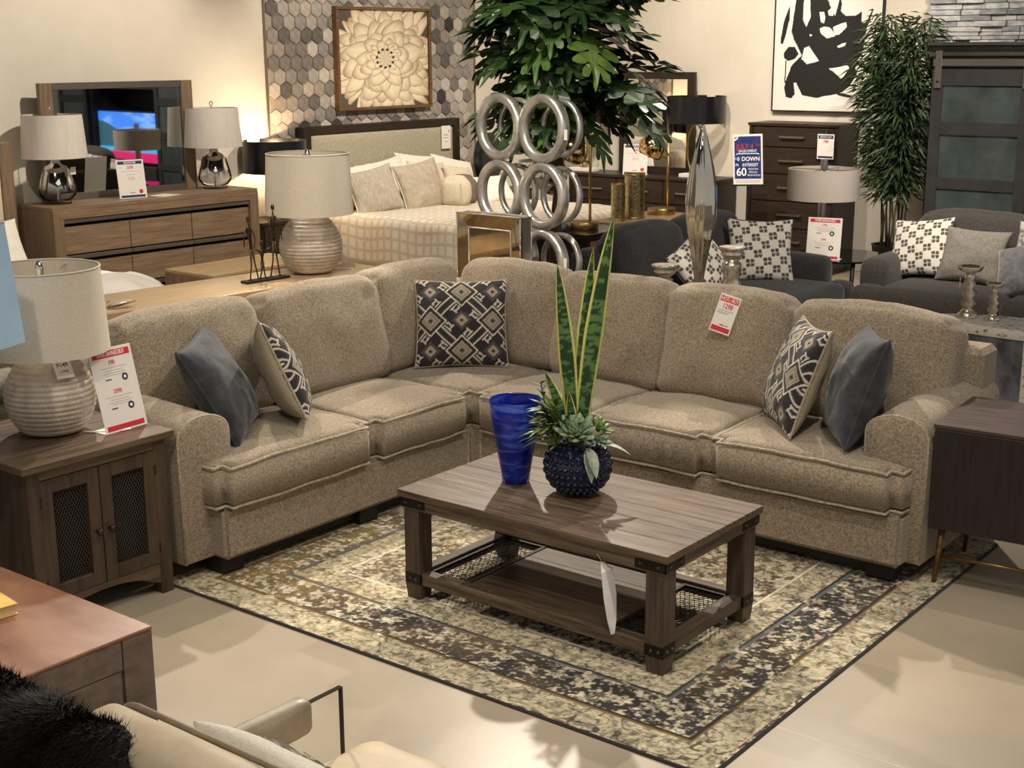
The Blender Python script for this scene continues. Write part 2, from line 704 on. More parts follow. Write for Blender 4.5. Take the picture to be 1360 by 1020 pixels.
M['shade'] = mott('linen_shade', S(200, 190, 172), S(214, 205, 188), 160, 0.9, bump=0.15, bscale=380, spec=0.1)
M['shade_in'] = plain('shade_lining', S(190, 185, 172), 0.9)
M['chrome'] = plain('chrome', S(225, 222, 216), 0.12, 1.0)
M['nickel'] = plain('brushed_nickel', S(190, 184, 174), 0.3, 1.0)
M['card'] = plain('sign_card', S(236, 230, 222), 0.4)
M['red'] = plain('sign_red', S(206, 44, 58), 0.5)
M['navy'] = plain('sign_navy', S(36, 48, 92), 0.5)
M['inkw'] = plain('ink_white', S(245, 243, 240), 0.5)
M['inkr'] = plain('ink_red', S(200, 52, 58), 0.5)
M['inkg'] = plain('ink_grey', S(172, 166, 158), 0.6)
M['inkk'] = plain('ink_black', S(40, 40, 46), 0.6)
M['orange'] = plain('ink_orange', S(238, 120, 40), 0.5)
M['acrylic'] = thin_glass('clear_acrylic', (0.97, 0.98, 0.97), 0.08)
M['gold'] = mott('polished_gold', S(222, 190, 130), S(234, 204, 148), 20, 0.12, 1.0)
M['gold_b'] = plain('brushed_gold', S(176, 146, 92), 0.35, 1.0)
M['mirror'] = plain('mirror_glass', S(206, 208, 206), 0.02, 1.0)
M['darkwood'] = wood('espresso_x', S(36, 28, 22), S(58, 45, 35), 0, 10, 0.4, 0.12)
M['darkwood_z'] = wood('espresso_z', S(33, 26, 21), S(52, 41, 32), 2, 10, 0.42, 0.12)
M['oak'] = wood('grey_oak_y', S(112, 92, 71), S(150, 127, 102), 1, 9, 0.45, 0.15, grain=14)
M['oak_z'] = wood('grey_oak_z', S(106, 87, 68), S(142, 120, 97), 2, 9, 0.45, 0.15, grain=14)
M['oak_trim'] = plain('pewter_trim', S(140, 132, 122), 0.35, 0.8)
M['lightoak'] = wood('light_oak_y', S(168, 140, 104), S(200, 173, 134), 1, 7, 0.3, 0.08, coat=0.3, grain=14)
M['pebble'] = mott('grey_weave', S(54, 52, 51), S(86, 82, 78), 140, 0.95, bump=0.3, bscale=420, spec=0.1, sheen=0.2)
M['charcoal'] = mott('charcoal_weave', S(44, 45, 47), S(66, 66, 67), 90, 0.95, bump=0.25, bscale=420, spec=0.1, sheen=0.25)
M['tweed'] = mott('grey_tweed', S(112, 108, 102), S(158, 152, 143), 70, 0.95, bump=0.3, stretch=(1, 4, 1), bscale=420, spec=0.1)
M['white_cloth'] = mott('white_cotton', S(226, 219, 205), S(236, 230, 218), 20, 0.9, bump=0.1, bscale=60, spec=0.15)
M['ivory_cloth'] = mott('ivory_linen', S(205, 192, 166), S(222, 210, 186), 60, 0.9, bump=0.15, bscale=300, spec=0.15)
M['taupe_cloth'] = mott('taupe_satin', S(168, 155, 134), S(186, 173, 152), 20, 0.6, bump=0.1, bscale=60)

# ================================================================== setting
# floor: two poured slabs with a pale control joint between them
JY = -2.342
fl = struct('floor', G().box(-9, 9, -9, 9, -0.12, -0.0003), M['joint'])
ob('slab', G().box(-9, 9, JY + 0.003, 9, -0.03, 0.0, 0.0006), M['floor'], fl)
ob('slab', G().box(-9, 9, -9, JY, -0.03, 0.0, 0.0006), M['floor'], fl)
ce = struct('ceiling', G().box(-9, 9, -9, 9, 4.75, 4.85), M['ceiling'])
wl = struct('wall_left', G().box(-5.15, -4.95, -9, 7.1, 0, 4.75), M['wall'])
wb = struct('wall_back', G().box(-5.15, 9, 6.9, 7.1, 0, 4.75), M['wall'])
struct('baseboard_left', G().box(-4.95, -4.935, -9, 6.9, 0, 0.12, 0.004), plain('baseboard_paint', S(214, 208, 196), 0.5))
struct('baseboard_back', G().box(-4.935, 9, 6.885, 6.9, 0, 0.12, 0.004), bpy.data.materials['baseboard_paint'])

# hexagon tile panel behind the bed: every hexagon is a piece of the wall
hexm = []
for k, (a, b) in enumerate([((178, 170, 159), (198, 190, 179)), ((152, 145, 137), (172, 165, 156)), ((130, 124, 118), (152, 146, 139)),
                            ((112, 106, 100), (134, 127, 120)), ((92, 87, 84), (112, 106, 102)), ((58, 54, 54), (76, 71, 70)),
                            ((164, 153, 141), (186, 175, 162)), ((142, 131, 121), (164, 153, 142))]):
    hexm.append(mott('hex_tile_%d' % k, S(a), S(b), 16, 0.8, bump=0.2, bscale=60, spec=0.2))
panel = thing('hexagon_panel', 'grey and taupe hexagon tile panel on the wall behind the bed', 'wall panel', (-4.95, 3.08, 0.0))
ob('backing', G().box(0.0, 0.006, 0, 3.14, 0.7, 3.02), mott('hex_backing', S(150, 141, 128), S(166, 156, 142), 30, 0.9), panel)
HW, HH = 0.150, 0.173
hexmesh = []
rnd = random.Random(3)
for k in range(8):
    g = G()
    hh = 0.5 * HH * 0.955
    ww = 0.5 * HW * 0.955
    outl = [(0, hh), (-ww, hh / 2), (-ww, -hh / 2), (0, -hh), (ww, -hh / 2), (ww, hh / 2)]
    vs = [(0.0, y, z) for y, z in outl] + [(0.011, y * 0.97, z * 0.97) for y, z in outl] + [(0.014, y * 0.86, z * 0.86) for y, z in outl]
    fs = [tuple(12 + i for i in range(6))]
    for lv in (0, 6):
        fs += [(lv + i, lv + (i + 1) % 6, lv + 6 + (i + 1) % 6, lv + 6 + i) for i in range(6)]
    me = g.add(vs, fs).mesh('hexagon')
    me.materials.append(hexm[k])
    hexmesh.append(me)
row = 0
nhex = 0
z = 1.06
while z < 2.96:
    off = HW / 2 if row % 2 else 0
    y = 0.085 + off
    while y < 3.14 - 0.07:
        hid = (0.40 < y < 2.62 and z < 1.40) or (0.98 < y < 2.26 and 1.72 < z < 2.55)
        if not hid:
            wts = (16, 20, 20, 16, 10, 5, 12, 12)
            k = rnd.choices(range(8), wts)[0]
            o = bpy.data.objects.new('hexagon', hexmesh[k])
            COL.objects.link(o)
            o.parent = panel
            o.location = (0.006, y, z)
            nhex += 1
        y += HW
    row += 1
    z += HH * 0.75
for (y0, y1) in ((-0.02, 0.0), (3.14, 3.16)):
    ob('edge_trim', G().box(0, 0.02, y0, y1, 0.7, 3.02, 0.002), M['oak_trim'], panel)

# ledgestone pier above and behind the wall unit
stm = [mott('ledgestone_%d' % k, S(a), S(b), 9, 0.85, bump=0.7, stretch=(1, 1, 3), bscale=26, spec=0.2, dist=0.01)
       for k, (a, b) in enumerate([((128, 130, 133), (178, 178, 178)), ((108, 111, 116), (150, 152, 155)), ((150, 151, 151), (196, 195, 191)),
                                   ((138, 139, 141), (182, 181, 178))])]
pier = thing('stone_pier', 'grey stacked ledgestone pier rising behind the dark sliding door unit', 'stone wall', (0, 0, 0))
ob('core', G().box(0.50, 4.4, 6.10, 6.88, 0, 3.3), plain('pier_core', S(70, 71, 74), 0.9), pier)
rnd = random.Random(11)
z = 2.05
while z < 3.1:
    hgt = rnd.uniform(0.032, 0.052)
    x = 0.47 - rnd.uniform(0, 0.03)
    while x < 2.3:
        L = rnd.uniform(0.13, 0.34)
        pr = rnd.uniform(0.02, 0.065)
        me = G().box(x + 0.002, x + L - 0.002, 6.1 - pr, 6.11, z + 0.0015, z + hgt - 0.0015, 0.005).mesh('stone')
        me.materials.append(rnd.choice(stm))
        link('stone', me, None, pier)
        x += L
    z += hgt
# ================================================================== sectional sofa
sofa = thing('sectional_sofa', 'large taupe chenille corner sectional sofa with welted cushions on the patterned rug', 'sofa', (0, 0, 0.0))
fab = M['sofa']
# frame of the two wings
g = G()
g.box(0.0, 0.21, -2.70, 0.0, 0.09, 0.86, 0.025)
g.box(0.0, 3.30, -0.21, 0.0, 0.09, 0.895, 0.025)
ob('back_frame', g, fab, sofa, auto=40)
def apron_poly():
    return [(0.1, -2.60), (0.97, -2.60), (0.97, -0.97), (3.275, -0.97), (3.275, -0.1), (0.1, -0.1)]
g = G().prism(apron_poly(), 0.09, 0.325)
me = g.mesh('base')
bm = bmesh.new()
bm.from_mesh(me)
bmesh.ops.bevel(bm, geom=bm.edges[:], offset=0.018, segments=2, affect='EDGES')
bm.to_mesh(me)
bm.free()
me.shade_smooth()
me.set_sharp_from_angle(angle=math.radians(40))
ob('base', me, fab, sofa)
# plinth and block feet in black
g = G().prism([(0.12, -2.50), (0.90, -2.50), (0.90, -0.90), (3.18, -0.90), (3.18, -0.1), (0.12, -0.1)], 0.035, 0.092)
ob('plinth', g, M['black'], sofa)
for (x, y) in ((0.86, -2.52), (3.17, -0.86), (0.12, -2.55), (3.2, -0.12), (0.86, -0.86), (0.1, -0.1), (0.88, -1.7), (1.75, -0.88)):
    ob('foot', G().box(x - 0.06, x + 0.06, y - 0.06, y + 0.06, 0.013, 0.092, 0.006), M['black'], sofa)
# seams of the base: narrow welt strips where the modules meet
for (a, b) in (((0.972, -1.0, 0.10), (0.972, -1.0, 0.32)), ((1.03, -0.972, 0.10), (1.03, -0.972, 0.32)), ((1.69, -0.972, 0.10), (1.69, -0.972, 0.32))):
    ob('seam', G().tube([a, b], 0.006, 6), M['welt'], sofa)

def arm(sx0, sx1, length):
    """rolled-top arm; local x across, y towards the front (-), z up"""
    wd = sx1 - sx0
    prof = []
    r_ = wd / 2
    for i in range(13):
        a = PI * i / 12
        prof.append((sx0 + r_ - r_ * math.cos(a), 0.72 - r_ * 0.62 + r_ * 0.62 * math.sin(a)))
    outl = [(sx0 + 0.006, 0.09)] + prof + [(sx1 - 0.006, 0.09)]
    g = G()
    n = len(outl)
    secs = [(-length + 0.0, 0.94), (-length - 0.012, 0.985), (-length + 0.03, 1.0), (-length * 0.5, 1.0), (-0.05, 1.0)]
    secs = [(-length - 0.010, 0.93), (-length - 0.004, 0.975), (-length + 0.02, 1.0), (-length * 0.66, 1.0), (-length * 0.33, 1.0), (-0.04, 1.0)]
    cx = sx0 + r_
    vs = []
    for (yy, k) in secs:
        lift = 0.035 * (1 - min(1, abs(yy) / length))
        for (x, z) in outl:
            zz = 0.4 + (z - 0.4) * (1 - (1 - k) * 0.55)
            vs.append((cx + (x - cx) * k, yy, zz + (lift if z > 0.3 else 0)))
    fs = [tuple(range(n))]
    for s_ in range(len(secs) - 1):
        fs += [(s_ * n + i, (s_ + 1) * n + i, (s_ + 1) * n + (i + 1) % n, s_ * n + (i + 1) % n) for i in range(n)]
    fs.append(tuple((len(secs) - 1) * n + i for i in range(n))[::-1])
    g.add(vs, fs)
    loop = [(cx + (x - cx) * 0.985, -length + 0.002, 0.4 + (z - 0.4) * 0.995) for (x, z) in outl]
    return g, loop

g, loop = arm(3.055, 3.33, 0.87)
a1 = ob('arm', g, fab, sofa, auto=50)
ob('piping', G().tube(loop, 0.007, 6), M['welt'], a1, smooth=True)
g, loop = arm(2.47, 2.745, 0.87)
RL = Matrix(((0, -1, 0, 0), (-1, 0, 0, 0), (0, 0, 1, 0), (0, 0, 0, 1)))     # x->-y, -y->+x (mirrors)
g2 = G().add(g.v, [f[::-1] for f in g.f], RL)
a2 = ob('arm', g2, fab, sofa, auto=50)
ob('piping', G().tube([RL @ Vector(p) for p in loop], 0.007, 6), M['welt'], a2, smooth=True)

def seat(poly, z0, z1, crown=0.02, rad=0.045, ex=(), ey=(), seed=1.0):
    """soft cushion over any outline; welts along its top and bottom rims"""
    g = G().prism(poly, z0, z1)
    me = g.mesh('seat_cushion')
    bm = bmesh.new()
    bm.from_mesh(me)
    vert = [e for e in bm.edges if abs(e.verts[0].co.z - e.verts[1].co.z) > 0.01]
    bmesh.ops.bevel(bm, geom=vert, offset=0.05, segments=4, affect='EDGES')
    rim = [e for e in bm.edges if abs(e.verts[0].co.z - e.verts[1].co.z) < 1e-4 and len(e.link_faces) == 2 and
           any(abs(f.normal.z) > 0.9 for f in e.link_faces) and any(abs(f.normal.z) < 0.1 for f in e.link_faces)]
    top_loop = [v for v in bm.verts if v.co.z > z1 - 1e-4]
    # ordered rim loops before rounding
    f_top = max(bm.faces, key=lambda f: f.normal.z * f.calc_area())
    f_bot = min(bm.faces, key=lambda f: f.normal.z * f.calc_area())
    lt = [v.co.copy() for v in f_top.verts]
    lb = [v.co.copy() for v in f_bot.verts]
    bmesh.ops.bevel(bm, geom=rim, offset=0.022, segments=3, affect='EDGES')
    xs = [p[0] for p in poly]
    ys = [p[1] for p in poly]
    for k, (a, b) in enumerate(((min(xs), max(xs)), (min(ys), max(ys)))):
        n = max(3, int((b - a) / 0.06))
        for i in range(1, n):
            c = a + (b - a) * i / n
            co = [0, 0, 0]
            no = [0, 0, 0]
            co[k] = c
            no[k] = 1
            bmesh.ops.bisect_plane(bm, geom=bm.verts[:] + bm.edges[:] + bm.faces[:], plane_co=co, plane_no=no)
    x0, x1 = min(xs), max(xs)
    y0, y1 = min(ys), max(ys)
    zc = (z0 + z1) / 2
    def warp(p):
        ux = 2 * (p.x - x0) / (x1 - x0) - 1
        uy = 2 * (p.y - y0) / (y1 - y0) - 1
        k = max(0, 1 - ux ** 4) * max(0, 1 - uy ** 4)
        t = (p.z - zc) / (z1 - zc)
        q = noise.noise_vector(p * 5.5 + Vector((seed * 3, seed, 0))) * 0.006 + noise.noise_vector(p * 14 + Vector((seed, 0, 0))) * 0.0025
        r = Vector(p) + q
        r.z += (crown * k + 0.008 * max(0, 1 - ux * ux) + 0.008 * max(0, 1 - uy * uy)) * max(0, t)
        # the boxing bellies out
        bl = 0.014 * (1 - t * t)
        sx_ = min(1, max(0, (ux - 0.7) / 0.3))
        sy_ = min(1, max(0, (-uy - 0.7) / 0.3))
        r.x += bl * sx_ * sx_ * max(0, 1 - uy ** 6)
        r.y -= bl * sy_ * sy_ * max(0, 1 - ux ** 6)
        return r
    for v in bm.verts:
        v.co = warp(v.co)
    bm.to_mesh(me)
    bm.free()
    me.shade_smooth()
    o = link('seat_cushion', me, fab, sofa)
    for L, dz in ((lt, -0.005), (lb, 0.005)):
        pts = []
        nL = len(L)
        ar = sum(L[i].x * L[(i + 1) % nL].y - L[(i + 1) % nL].x * L[i].y for i in range(nL))
        off = []
        for i in range(nL):
            tg_ = L[(i + 1) % nL] - L[i - 1]
            nn = Vector((-tg_.y, tg_.x, 0)).normalized() * (1 if ar > 0 else -1)
            off.append(L[i] + nn * 0.005)
        L = off
        for i, p in enumerate(L):
            q = L[(i + 1) % len(L)]
            k = max(1, int((q - p).length / 0.05))
            for j in range(k):
                pp = p.lerp(q, j / k)
                pp.z += dz
                pts.append(warp(pp))
        ob('piping', G().tube(pts, 0.0075, 6, closed=True), M['welt'], o, smooth=True)
    return o

Z0, Z1 = 0.325, 0.505
seat([(0.30, -2.455), (0.78, -2.455), (0.78, -2.63), (1.005, -2.63), (1.005, -1.705), (0.30, -1.705)], Z0, Z1, seed=1)
seat([(0.30, -1.70), (1.005, -1.70), (1.005, -1.005), (0.30, -1.005)], Z0, Z1, seed=2)
seat([(0.30, -1.0), (1.0, -1.0), (1.0, -0.30), (0.30, -0.30)], Z0, Z1, seed=3)
seat([(1.005, -1.005), (1.695, -1.005), (1.695, -0.30), (1.005, -0.30)], Z0, Z1, seed=4)
seat([(1.70, -1.005), (2.365, -1.005), (2.365, -0.30), (1.70, -0.30)], Z0, Z1, seed=5)
seat([(2.37, -1.005), (3.27, -1.005), (3.27, -0.78), (3.05, -0.78), (3.05, -0.30), (2.37, -0.30)], Z0, Z1, seed=6)

def back(cx, cy, wdt, face, seed, hgt=0.56, th=0.25, tilt=12, zc=0.76, twist=0.0, slump=0.0):
    def sag(p, U):
        # softer, narrower top corners and a slouching crown
        k = max(0, U[2])
        p.x *= 1 - 0.045 * k ** 3
        p.z -= 0.030 * k * abs(U[0]) ** 6
        p.z += slump * p.x * k
        f = (1 - abs(U[0]) ** 2.5)
        p.z += 0.012 * k * f
        return p
    g = soft(wdt, th, hgt, 0.068, (0.005, 0.035, 0.01), (22, 10, 20), 0.013, 6.0, seed, sag)
    Mx = Matrix.Translation((cx, cy, zc)) @ Matrix.Rotation(face + twist, 4, 'Z') @ Matrix.Rotation(math.radians(-tilt), 4, 'X')
    o = ob('back_cushion', g, fab, sofa, smooth=True)
    o.matrix_local = Mx
    # welt around the front panel
    pts = []
    for p in rr_loop(wdt - 0.05, hgt - 0.05, 0.09, 0):
        q = Vector((p[0], -th / 2 + 0.035, p[1]))
        U = (2 * q.x / wdt, -1, 2 * q.z / hgt)
        q = sag(q, U)
        s_ = 1.0
        pts.append(q)
    ob('piping', G().tube(pts, 0.006, 5, closed=True), M['welt'], o, smooth=True)
    return o

FX = PI / 2       # cushions of the left wing face +x
back(0.24, -2.19, 0.87, FX, 1, tilt=13, zc=0.765)
back(0.25, -1.35, 0.85, FX, 2, tilt=13, zc=0.765)
back(0.23, -0.62, 0.70, FX, 3, tilt=11, zc=0.775)
back(0.70, -0.235, 0.74, 0, 4, tilt=11, zc=0.775)
back(1.385, -0.25, 0.72, 0, 5, tilt=13, zc=0.765)
back(2.06, -0.25, 0.72, 0, 6, tilt=13, zc=0.765)
back(2.80, -0.25, 0.82, 0, 7, tilt=13, zc=0.76)
# ================================================================== throw pillows
def aztec(U, V):
    a = (U + V) / 1.36 + 0.0
    b = (U - V) / 1.36 + 0.0
    a = a - np.round(a)
    b = b - np.round(b)
    # turn each quarter onto the first one (four-fold turning motif)
    n = 30
    i = np.clip(np.floor(np.abs(a) * n + 1e-6), 0, 14).astype(int)
    j = np.clip(np.floor(np.abs(b) * n + 1e-6), 0, 14).astype(int)
    sw = (a * b) < 0
    i, j = np.where(sw, j, i), np.where(sw, i, j)
    dk, gr, wh, li = np.array(S(46, 43, 45)), np.array(S(78, 73, 72)), np.array(S(200, 193, 178)), np.array(S(160, 149, 128))
    mx = np.maximum(14 - i, 14 - j)
    big = np.maximum(i, j)
    out = np.empty(U.shape + (3,))
    out[:] = dk
    def put(mask, c):
        out[mask] = c
    put((big <= 4), gr)
    put((big <= 2), li)
    put((big == 0), dk)
    put((big == 13) & ((i + j) % 2 == 0), gr)
    put((big == 12) & (np.minimum(i, j) < 8), wh)
    put((mx == 7) & (i >= 7) & (j >= 7), wh)
    put(((i >= 7) & (i <= 12) & (j == 7)) | ((j >= 7) & (j <= 12) & (i == 7)), wh)
    put((mx <= 4), li)
    put((mx == 3) | (mx == 1), gr * 0.5 + li * 0.5)
    put((mx == 0), dk)
    # hooks
    put((i >= 6) & (i <= 10) & (j == 1), wh)
    put((i == 10) & (j <= 5), wh)
    put((i == 7) & (j >= 1) & (j <= 5), wh)
    put((i >= 7) & (i <= 8) & (j == 5), wh)
    put((i == 8) & (j >= 2) & (j <= 4), gr)
    return out

def const(c):
    c = np.array(c)
    return lambda U, V: np.broadcast_to(c, U.shape + (3,)).copy()

beige_back = const(S(160, 147, 126))
MP = [M['pil_print']]
pillow('throw_pillow', 'slate blue velvet throw pillow at the left arm of the taupe sectional', 0.50, 0.50, 0.20, M['velvet'],
       frame((0.60, -2.285, 0.745), (0.70, 0.52, 0.48), (-0.37, -0.33, 0.87)), welt=M['velvet'], group='throw pillows on the sectional', seed=1.1, wr=0.02, pinch=0.09)
pillow('throw_pillow', 'black and cream geometric woven throw pillow beside the left velvet pillow', 0.49, 0.49, 0.19, M['pil_print'],
       frame((0.62, -1.93, 0.745), (0.52, 0.76, 0.38), (-0.42, -0.13, 0.90)), aztec, beige_back, 150, M['beige_cloth'],
       'throw pillows on the sectional', 2.2, 0.014)
pillow('throw_pillow', 'black and cream geometric woven throw pillow upright in the sofa corner', 0.50, 0.48, 0.20, M['pil_print'],
       frame((0.60, -0.60, 0.765), (0.60, -0.68, 0.36), (-0.2, 0.24, 0.95)), aztec, beige_back, 150, M['beige_cloth'],
       'throw pillows on the sectional', 3.3, 0.014, pinch=0.06)
pillow('throw_pillow', 'black and cream geometric woven throw pillow leaning beside the right velvet pillow', 0.49, 0.50, 0.19, M['pil_print'],
       frame((2.61, -0.63, 0.765), (-0.72, -0.60, 0.34), (0.24, 0.26, 0.93)), aztec, beige_back, 150, M['beige_cloth'],
       'throw pillows on the sectional', 4.4, 0.014)
pillow('throw_pillow', 'slate blue velvet throw pillow at the right arm of the taupe sectional', 0.50, 0.50, 0.22, M['velvet'],
       frame((2.915, -0.66, 0.765), (-0.80, -0.50, 0.33), (0.24, 0.24, 0.94)), welt=M['velvet'], group='throw pillows on the sectional', seed=5.5, wr=0.02, pinch=0.09)

# ================================================================== rug
RX0, RX1, RY0, RY1 = 0.745, 3.43, -2.780, -0.18
def rugcol(X, Y):
    def L(c): return np.array(S(*c))
    dedge = np.minimum(np.minimum(X - RX0, RX1 - X), np.minimum(Y - RY0, RY1 - Y))
    def rosette(sc, seed, k, jit=0.8):
        x = X * sc
        y = Y * sc
        xi = np.floor(x).astype(np.int64)
        yi = np.floor(y).astype(np.int64)
        best = np.full(X.shape, 9.0)
        ang = np.zeros(X.shape)
        idv = np.zeros(X.shape)
        for dx in (-1, 0, 1):
            for dy in (-1, 0, 1):
                cx = xi + dx
                cy = yi + dy
                px = cx + 0.5 + (h2(cx, cy, seed) - 0.5) * jit
                py = cy + 0.5 + (h2(cx, cy, seed + 5) - 0.5) * jit
                rad = 0.30 + 0.28 * h2(cx, cy, seed + 9)
                th = np.arctan2(y - py, x - px)
                dd = np.hypot(x - px, y - py) / (rad * (0.78 + 0.24 * np.cos(k * th + 6 * h2(cx, cy, seed + 3))))
                s = dd < best
                best = np.where(s, dd, best)
                ang = np.where(s, th, ang)
                idv = np.where(s, h2(cx, cy, seed + 13), idv)
        return best, ang, idv
    n1 = fbm(X * 2.1 + 3, Y * 2.1 + 7, 3, 4)
    n2 = fbm(X * 14, Y * 14, 11, 3)
    n3 = fbm(X * 38, Y * 38, 23, 3)
    n4 = fbm(X * 3.3 + 31, Y * 3.3, 29, 3)
    cream, ivory = L((224, 211, 176)), L((238, 229, 204))
    olive, char, gold, rose, blue = L((104, 98, 68)), L((60, 56, 54)), L((166, 134, 74)), L((172, 150, 138)), L((104, 108, 112))
    out = np.empty(X.shape + (3,))
    # ground of the field: drifting between charcoal, olive and sand
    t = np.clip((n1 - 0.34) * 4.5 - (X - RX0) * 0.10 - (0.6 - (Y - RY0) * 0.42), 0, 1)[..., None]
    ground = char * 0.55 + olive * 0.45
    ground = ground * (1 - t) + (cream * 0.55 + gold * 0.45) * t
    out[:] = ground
    def blend(mask, c, a=1.0):
        mm = (mask * a)[..., None]
        out[:] = out * (1 - mm) + c * mm
    blend((n4 > 0.56).astype(float), rose, 0.5)
    blend((n4 < 0.36).astype(float), blue * 0.6 + char * 0.4, 0.6)
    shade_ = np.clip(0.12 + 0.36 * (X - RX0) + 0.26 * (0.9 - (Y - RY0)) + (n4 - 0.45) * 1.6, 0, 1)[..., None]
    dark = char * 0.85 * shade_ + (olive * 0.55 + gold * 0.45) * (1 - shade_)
    def blendc(mask, C, a=1.0):
        mm = (mask * a)[..., None]
        out[:] = out * (1 - mm) + C * mm
    def flowers(sc, seed, k, mask, c1, c2, c3):
        b, a, i = rosette(sc, seed, k)
        blend(((b < 1.0) & mask).astype(float), c1, 0.9)
        blend(((b < 1.0) & (i > 0.7) & mask).astype(float), c2, 0.8)
        blendc(((b > 0.90) & (b < 1.14) & mask).astype(float), dark * 0.8, 0.85)
        blendc(((b < 0.55) & mask & (np.abs(np.sin(a * k / 2)) > 0.4)).astype(float), dark * 0.6 + c3 * 0.4, 0.5)
        blend(((b < 0.2) & mask).astype(float), gold, 0.8)
    allm = np.ones(X.shape, bool)
    # brushed, worn ground
    streak = fbm(X * 34 + Y * 12, Y * 52 - X * 10, 61, 3)
    blendc((streak < 0.40).astype(float), dark, 0.75)
    blend((streak > 0.52).astype(float), cream, 0.5)
    flowers(11.5, 41, 5, allm & (n2 > 0.36), ivory, cream, olive)
    flowers(4.8, 3, 8, allm & (n1 > 0.30), cream, rose, olive)
    flowers(7.4, 133, 6, allm & (n4 > 0.42), ivory, cream, olive)
    vine = np.abs(fbm(X * 9.5, Y * 9.5, 53, 3) - 0.46)
    blendc((vine < 0.013).astype(float), dark * 0.8, 0.8)
    vine2 = np.abs(fbm(X * 7 + 9, Y * 7 + 2, 59, 3) - 0.47)
    blend((vine2 < 0.012).astype(float), gold * 0.8, 0.7)
    blendc(((n3 > 0.57) & (n2 < 0.5)).astype(float), dark, 0.7)
    blend(((n3 < 0.35)).astype(float), ivory, 0.6)
    # borders
    def band(a, b): return (dedge >= a) & (dedge < b)
    b0 = np.clip(0.5 + (n2 - 0.5) * 0.8, 0, 1)[..., None]
    for mk, base in ((band(0.40, 0.535), cream * 0.92), (band(0.02, 0.155), cream * 0.9)):
        out[mk] = (base * (0.74 + 0.5 * b0))[mk]
        cur = np.abs(fbm(X * 19, Y * 19, 71, 2) - 0.38)
        blendc((mk & (cur < 0.02)).astype(float), dark * 0.8, 0.8)
        blendc((mk & (n3 > 0.58)).astype(float), dark, 0.5)
        blendc((mk & (streak < 0.38)).astype(float), dark, 0.45)
    m2 = band(0.18, 0.37)
    out[m2] = (dark * 1.05)[m2]
    bb, aa, ii = rosette(9.0, 97, 6, 0.55)
    blend((m2 & (bb < 1.0)).astype(float), cream, 0.85)
    blend((m2 & (bb < 1.0) & (ii > 0.75)).astype(float), rose, 0.7)
    blendc((m2 & (bb < 0.5) & (np.sin(aa * 6) > 0)).astype(float), dark, 0.7)
    blendc((m2 & (bb > 0.9) & (bb < 1.12)).astype(float), dark * 0.8, 0.9)
    blend((m2 & (streak > 0.54)).astype(float), ivory, 0.75)
    blendc((m2 & (n3 < 0.36)).astype(float), dark * 0.8, 0.8)
    # worn, flecked pile
    wear = np.clip((fbm(X * 70, Y * 40, 5, 2) - 0.42) * 3, -0.4, 0.5)[..., None]
    out = out * (1 + 0.28 * wear)
    fleck = fbm(X * 85 + 3, Y * 85, 83, 2)
    blend((fleck > 0.54).astype(float) * 0.35, ivory)
    blendc((fleck < 0.23).astype(float) * 0.5, dark * 0.8)
    for a, b, c in ((0.155, 0.165, gold * 0.6), (0.165, 0.180, None), (0.37, 0.384, blue * 1.1), (0.384, 0.396, None), (0.535, 0.546, ivory)):
        mk = band(a, b) & (n2 > 0.30)
        out[mk] = (dark * 0.8)[mk] if c is None else c
    mk = band(0.0, 0.010)
    out[mk] = char * 0.8
    out = np.clip(out * 0.92 + 0.008, 0.004, 0.9)
    return out

nx, ny = 680, 650
xs = np.linspace(RX0, RX1, nx)
ys = np.linspace(RY0, RY1, ny)
GX, GY = np.meshgrid(xs, ys)
GZ = np.full(GX.shape, 0.0105) + 0.0022 * (fbm(GX * 55, GY * 55, 7, 2) - 0.5)
de = np.minimum(np.minimum(GX - RX0, RX1 - GX), np.minimum(GY - RY0, RY1 - GY))
GZ = np.where(de < 0.004, 0.0005, GZ)
me = gridmesh('area_rug', GX, GY, GZ)
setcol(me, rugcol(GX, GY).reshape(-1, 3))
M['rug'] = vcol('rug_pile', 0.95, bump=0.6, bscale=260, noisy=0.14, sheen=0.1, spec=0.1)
tag(link('area_rug', me, M['rug']), 'worn ivory olive and charcoal floral area rug under the coffee table', 'rug')

# ================================================================== coffee table
TX, TY, TL, TW, TH = 1.682, -2.297, 1.282, 0.707, 0.478
ct = thing('coffee_table', 'grey-brown wooden coffee table with iron corner straps and a planked lower shelf', 'coffee table', (TX, TY, 0.012))
H = TH - 0.012
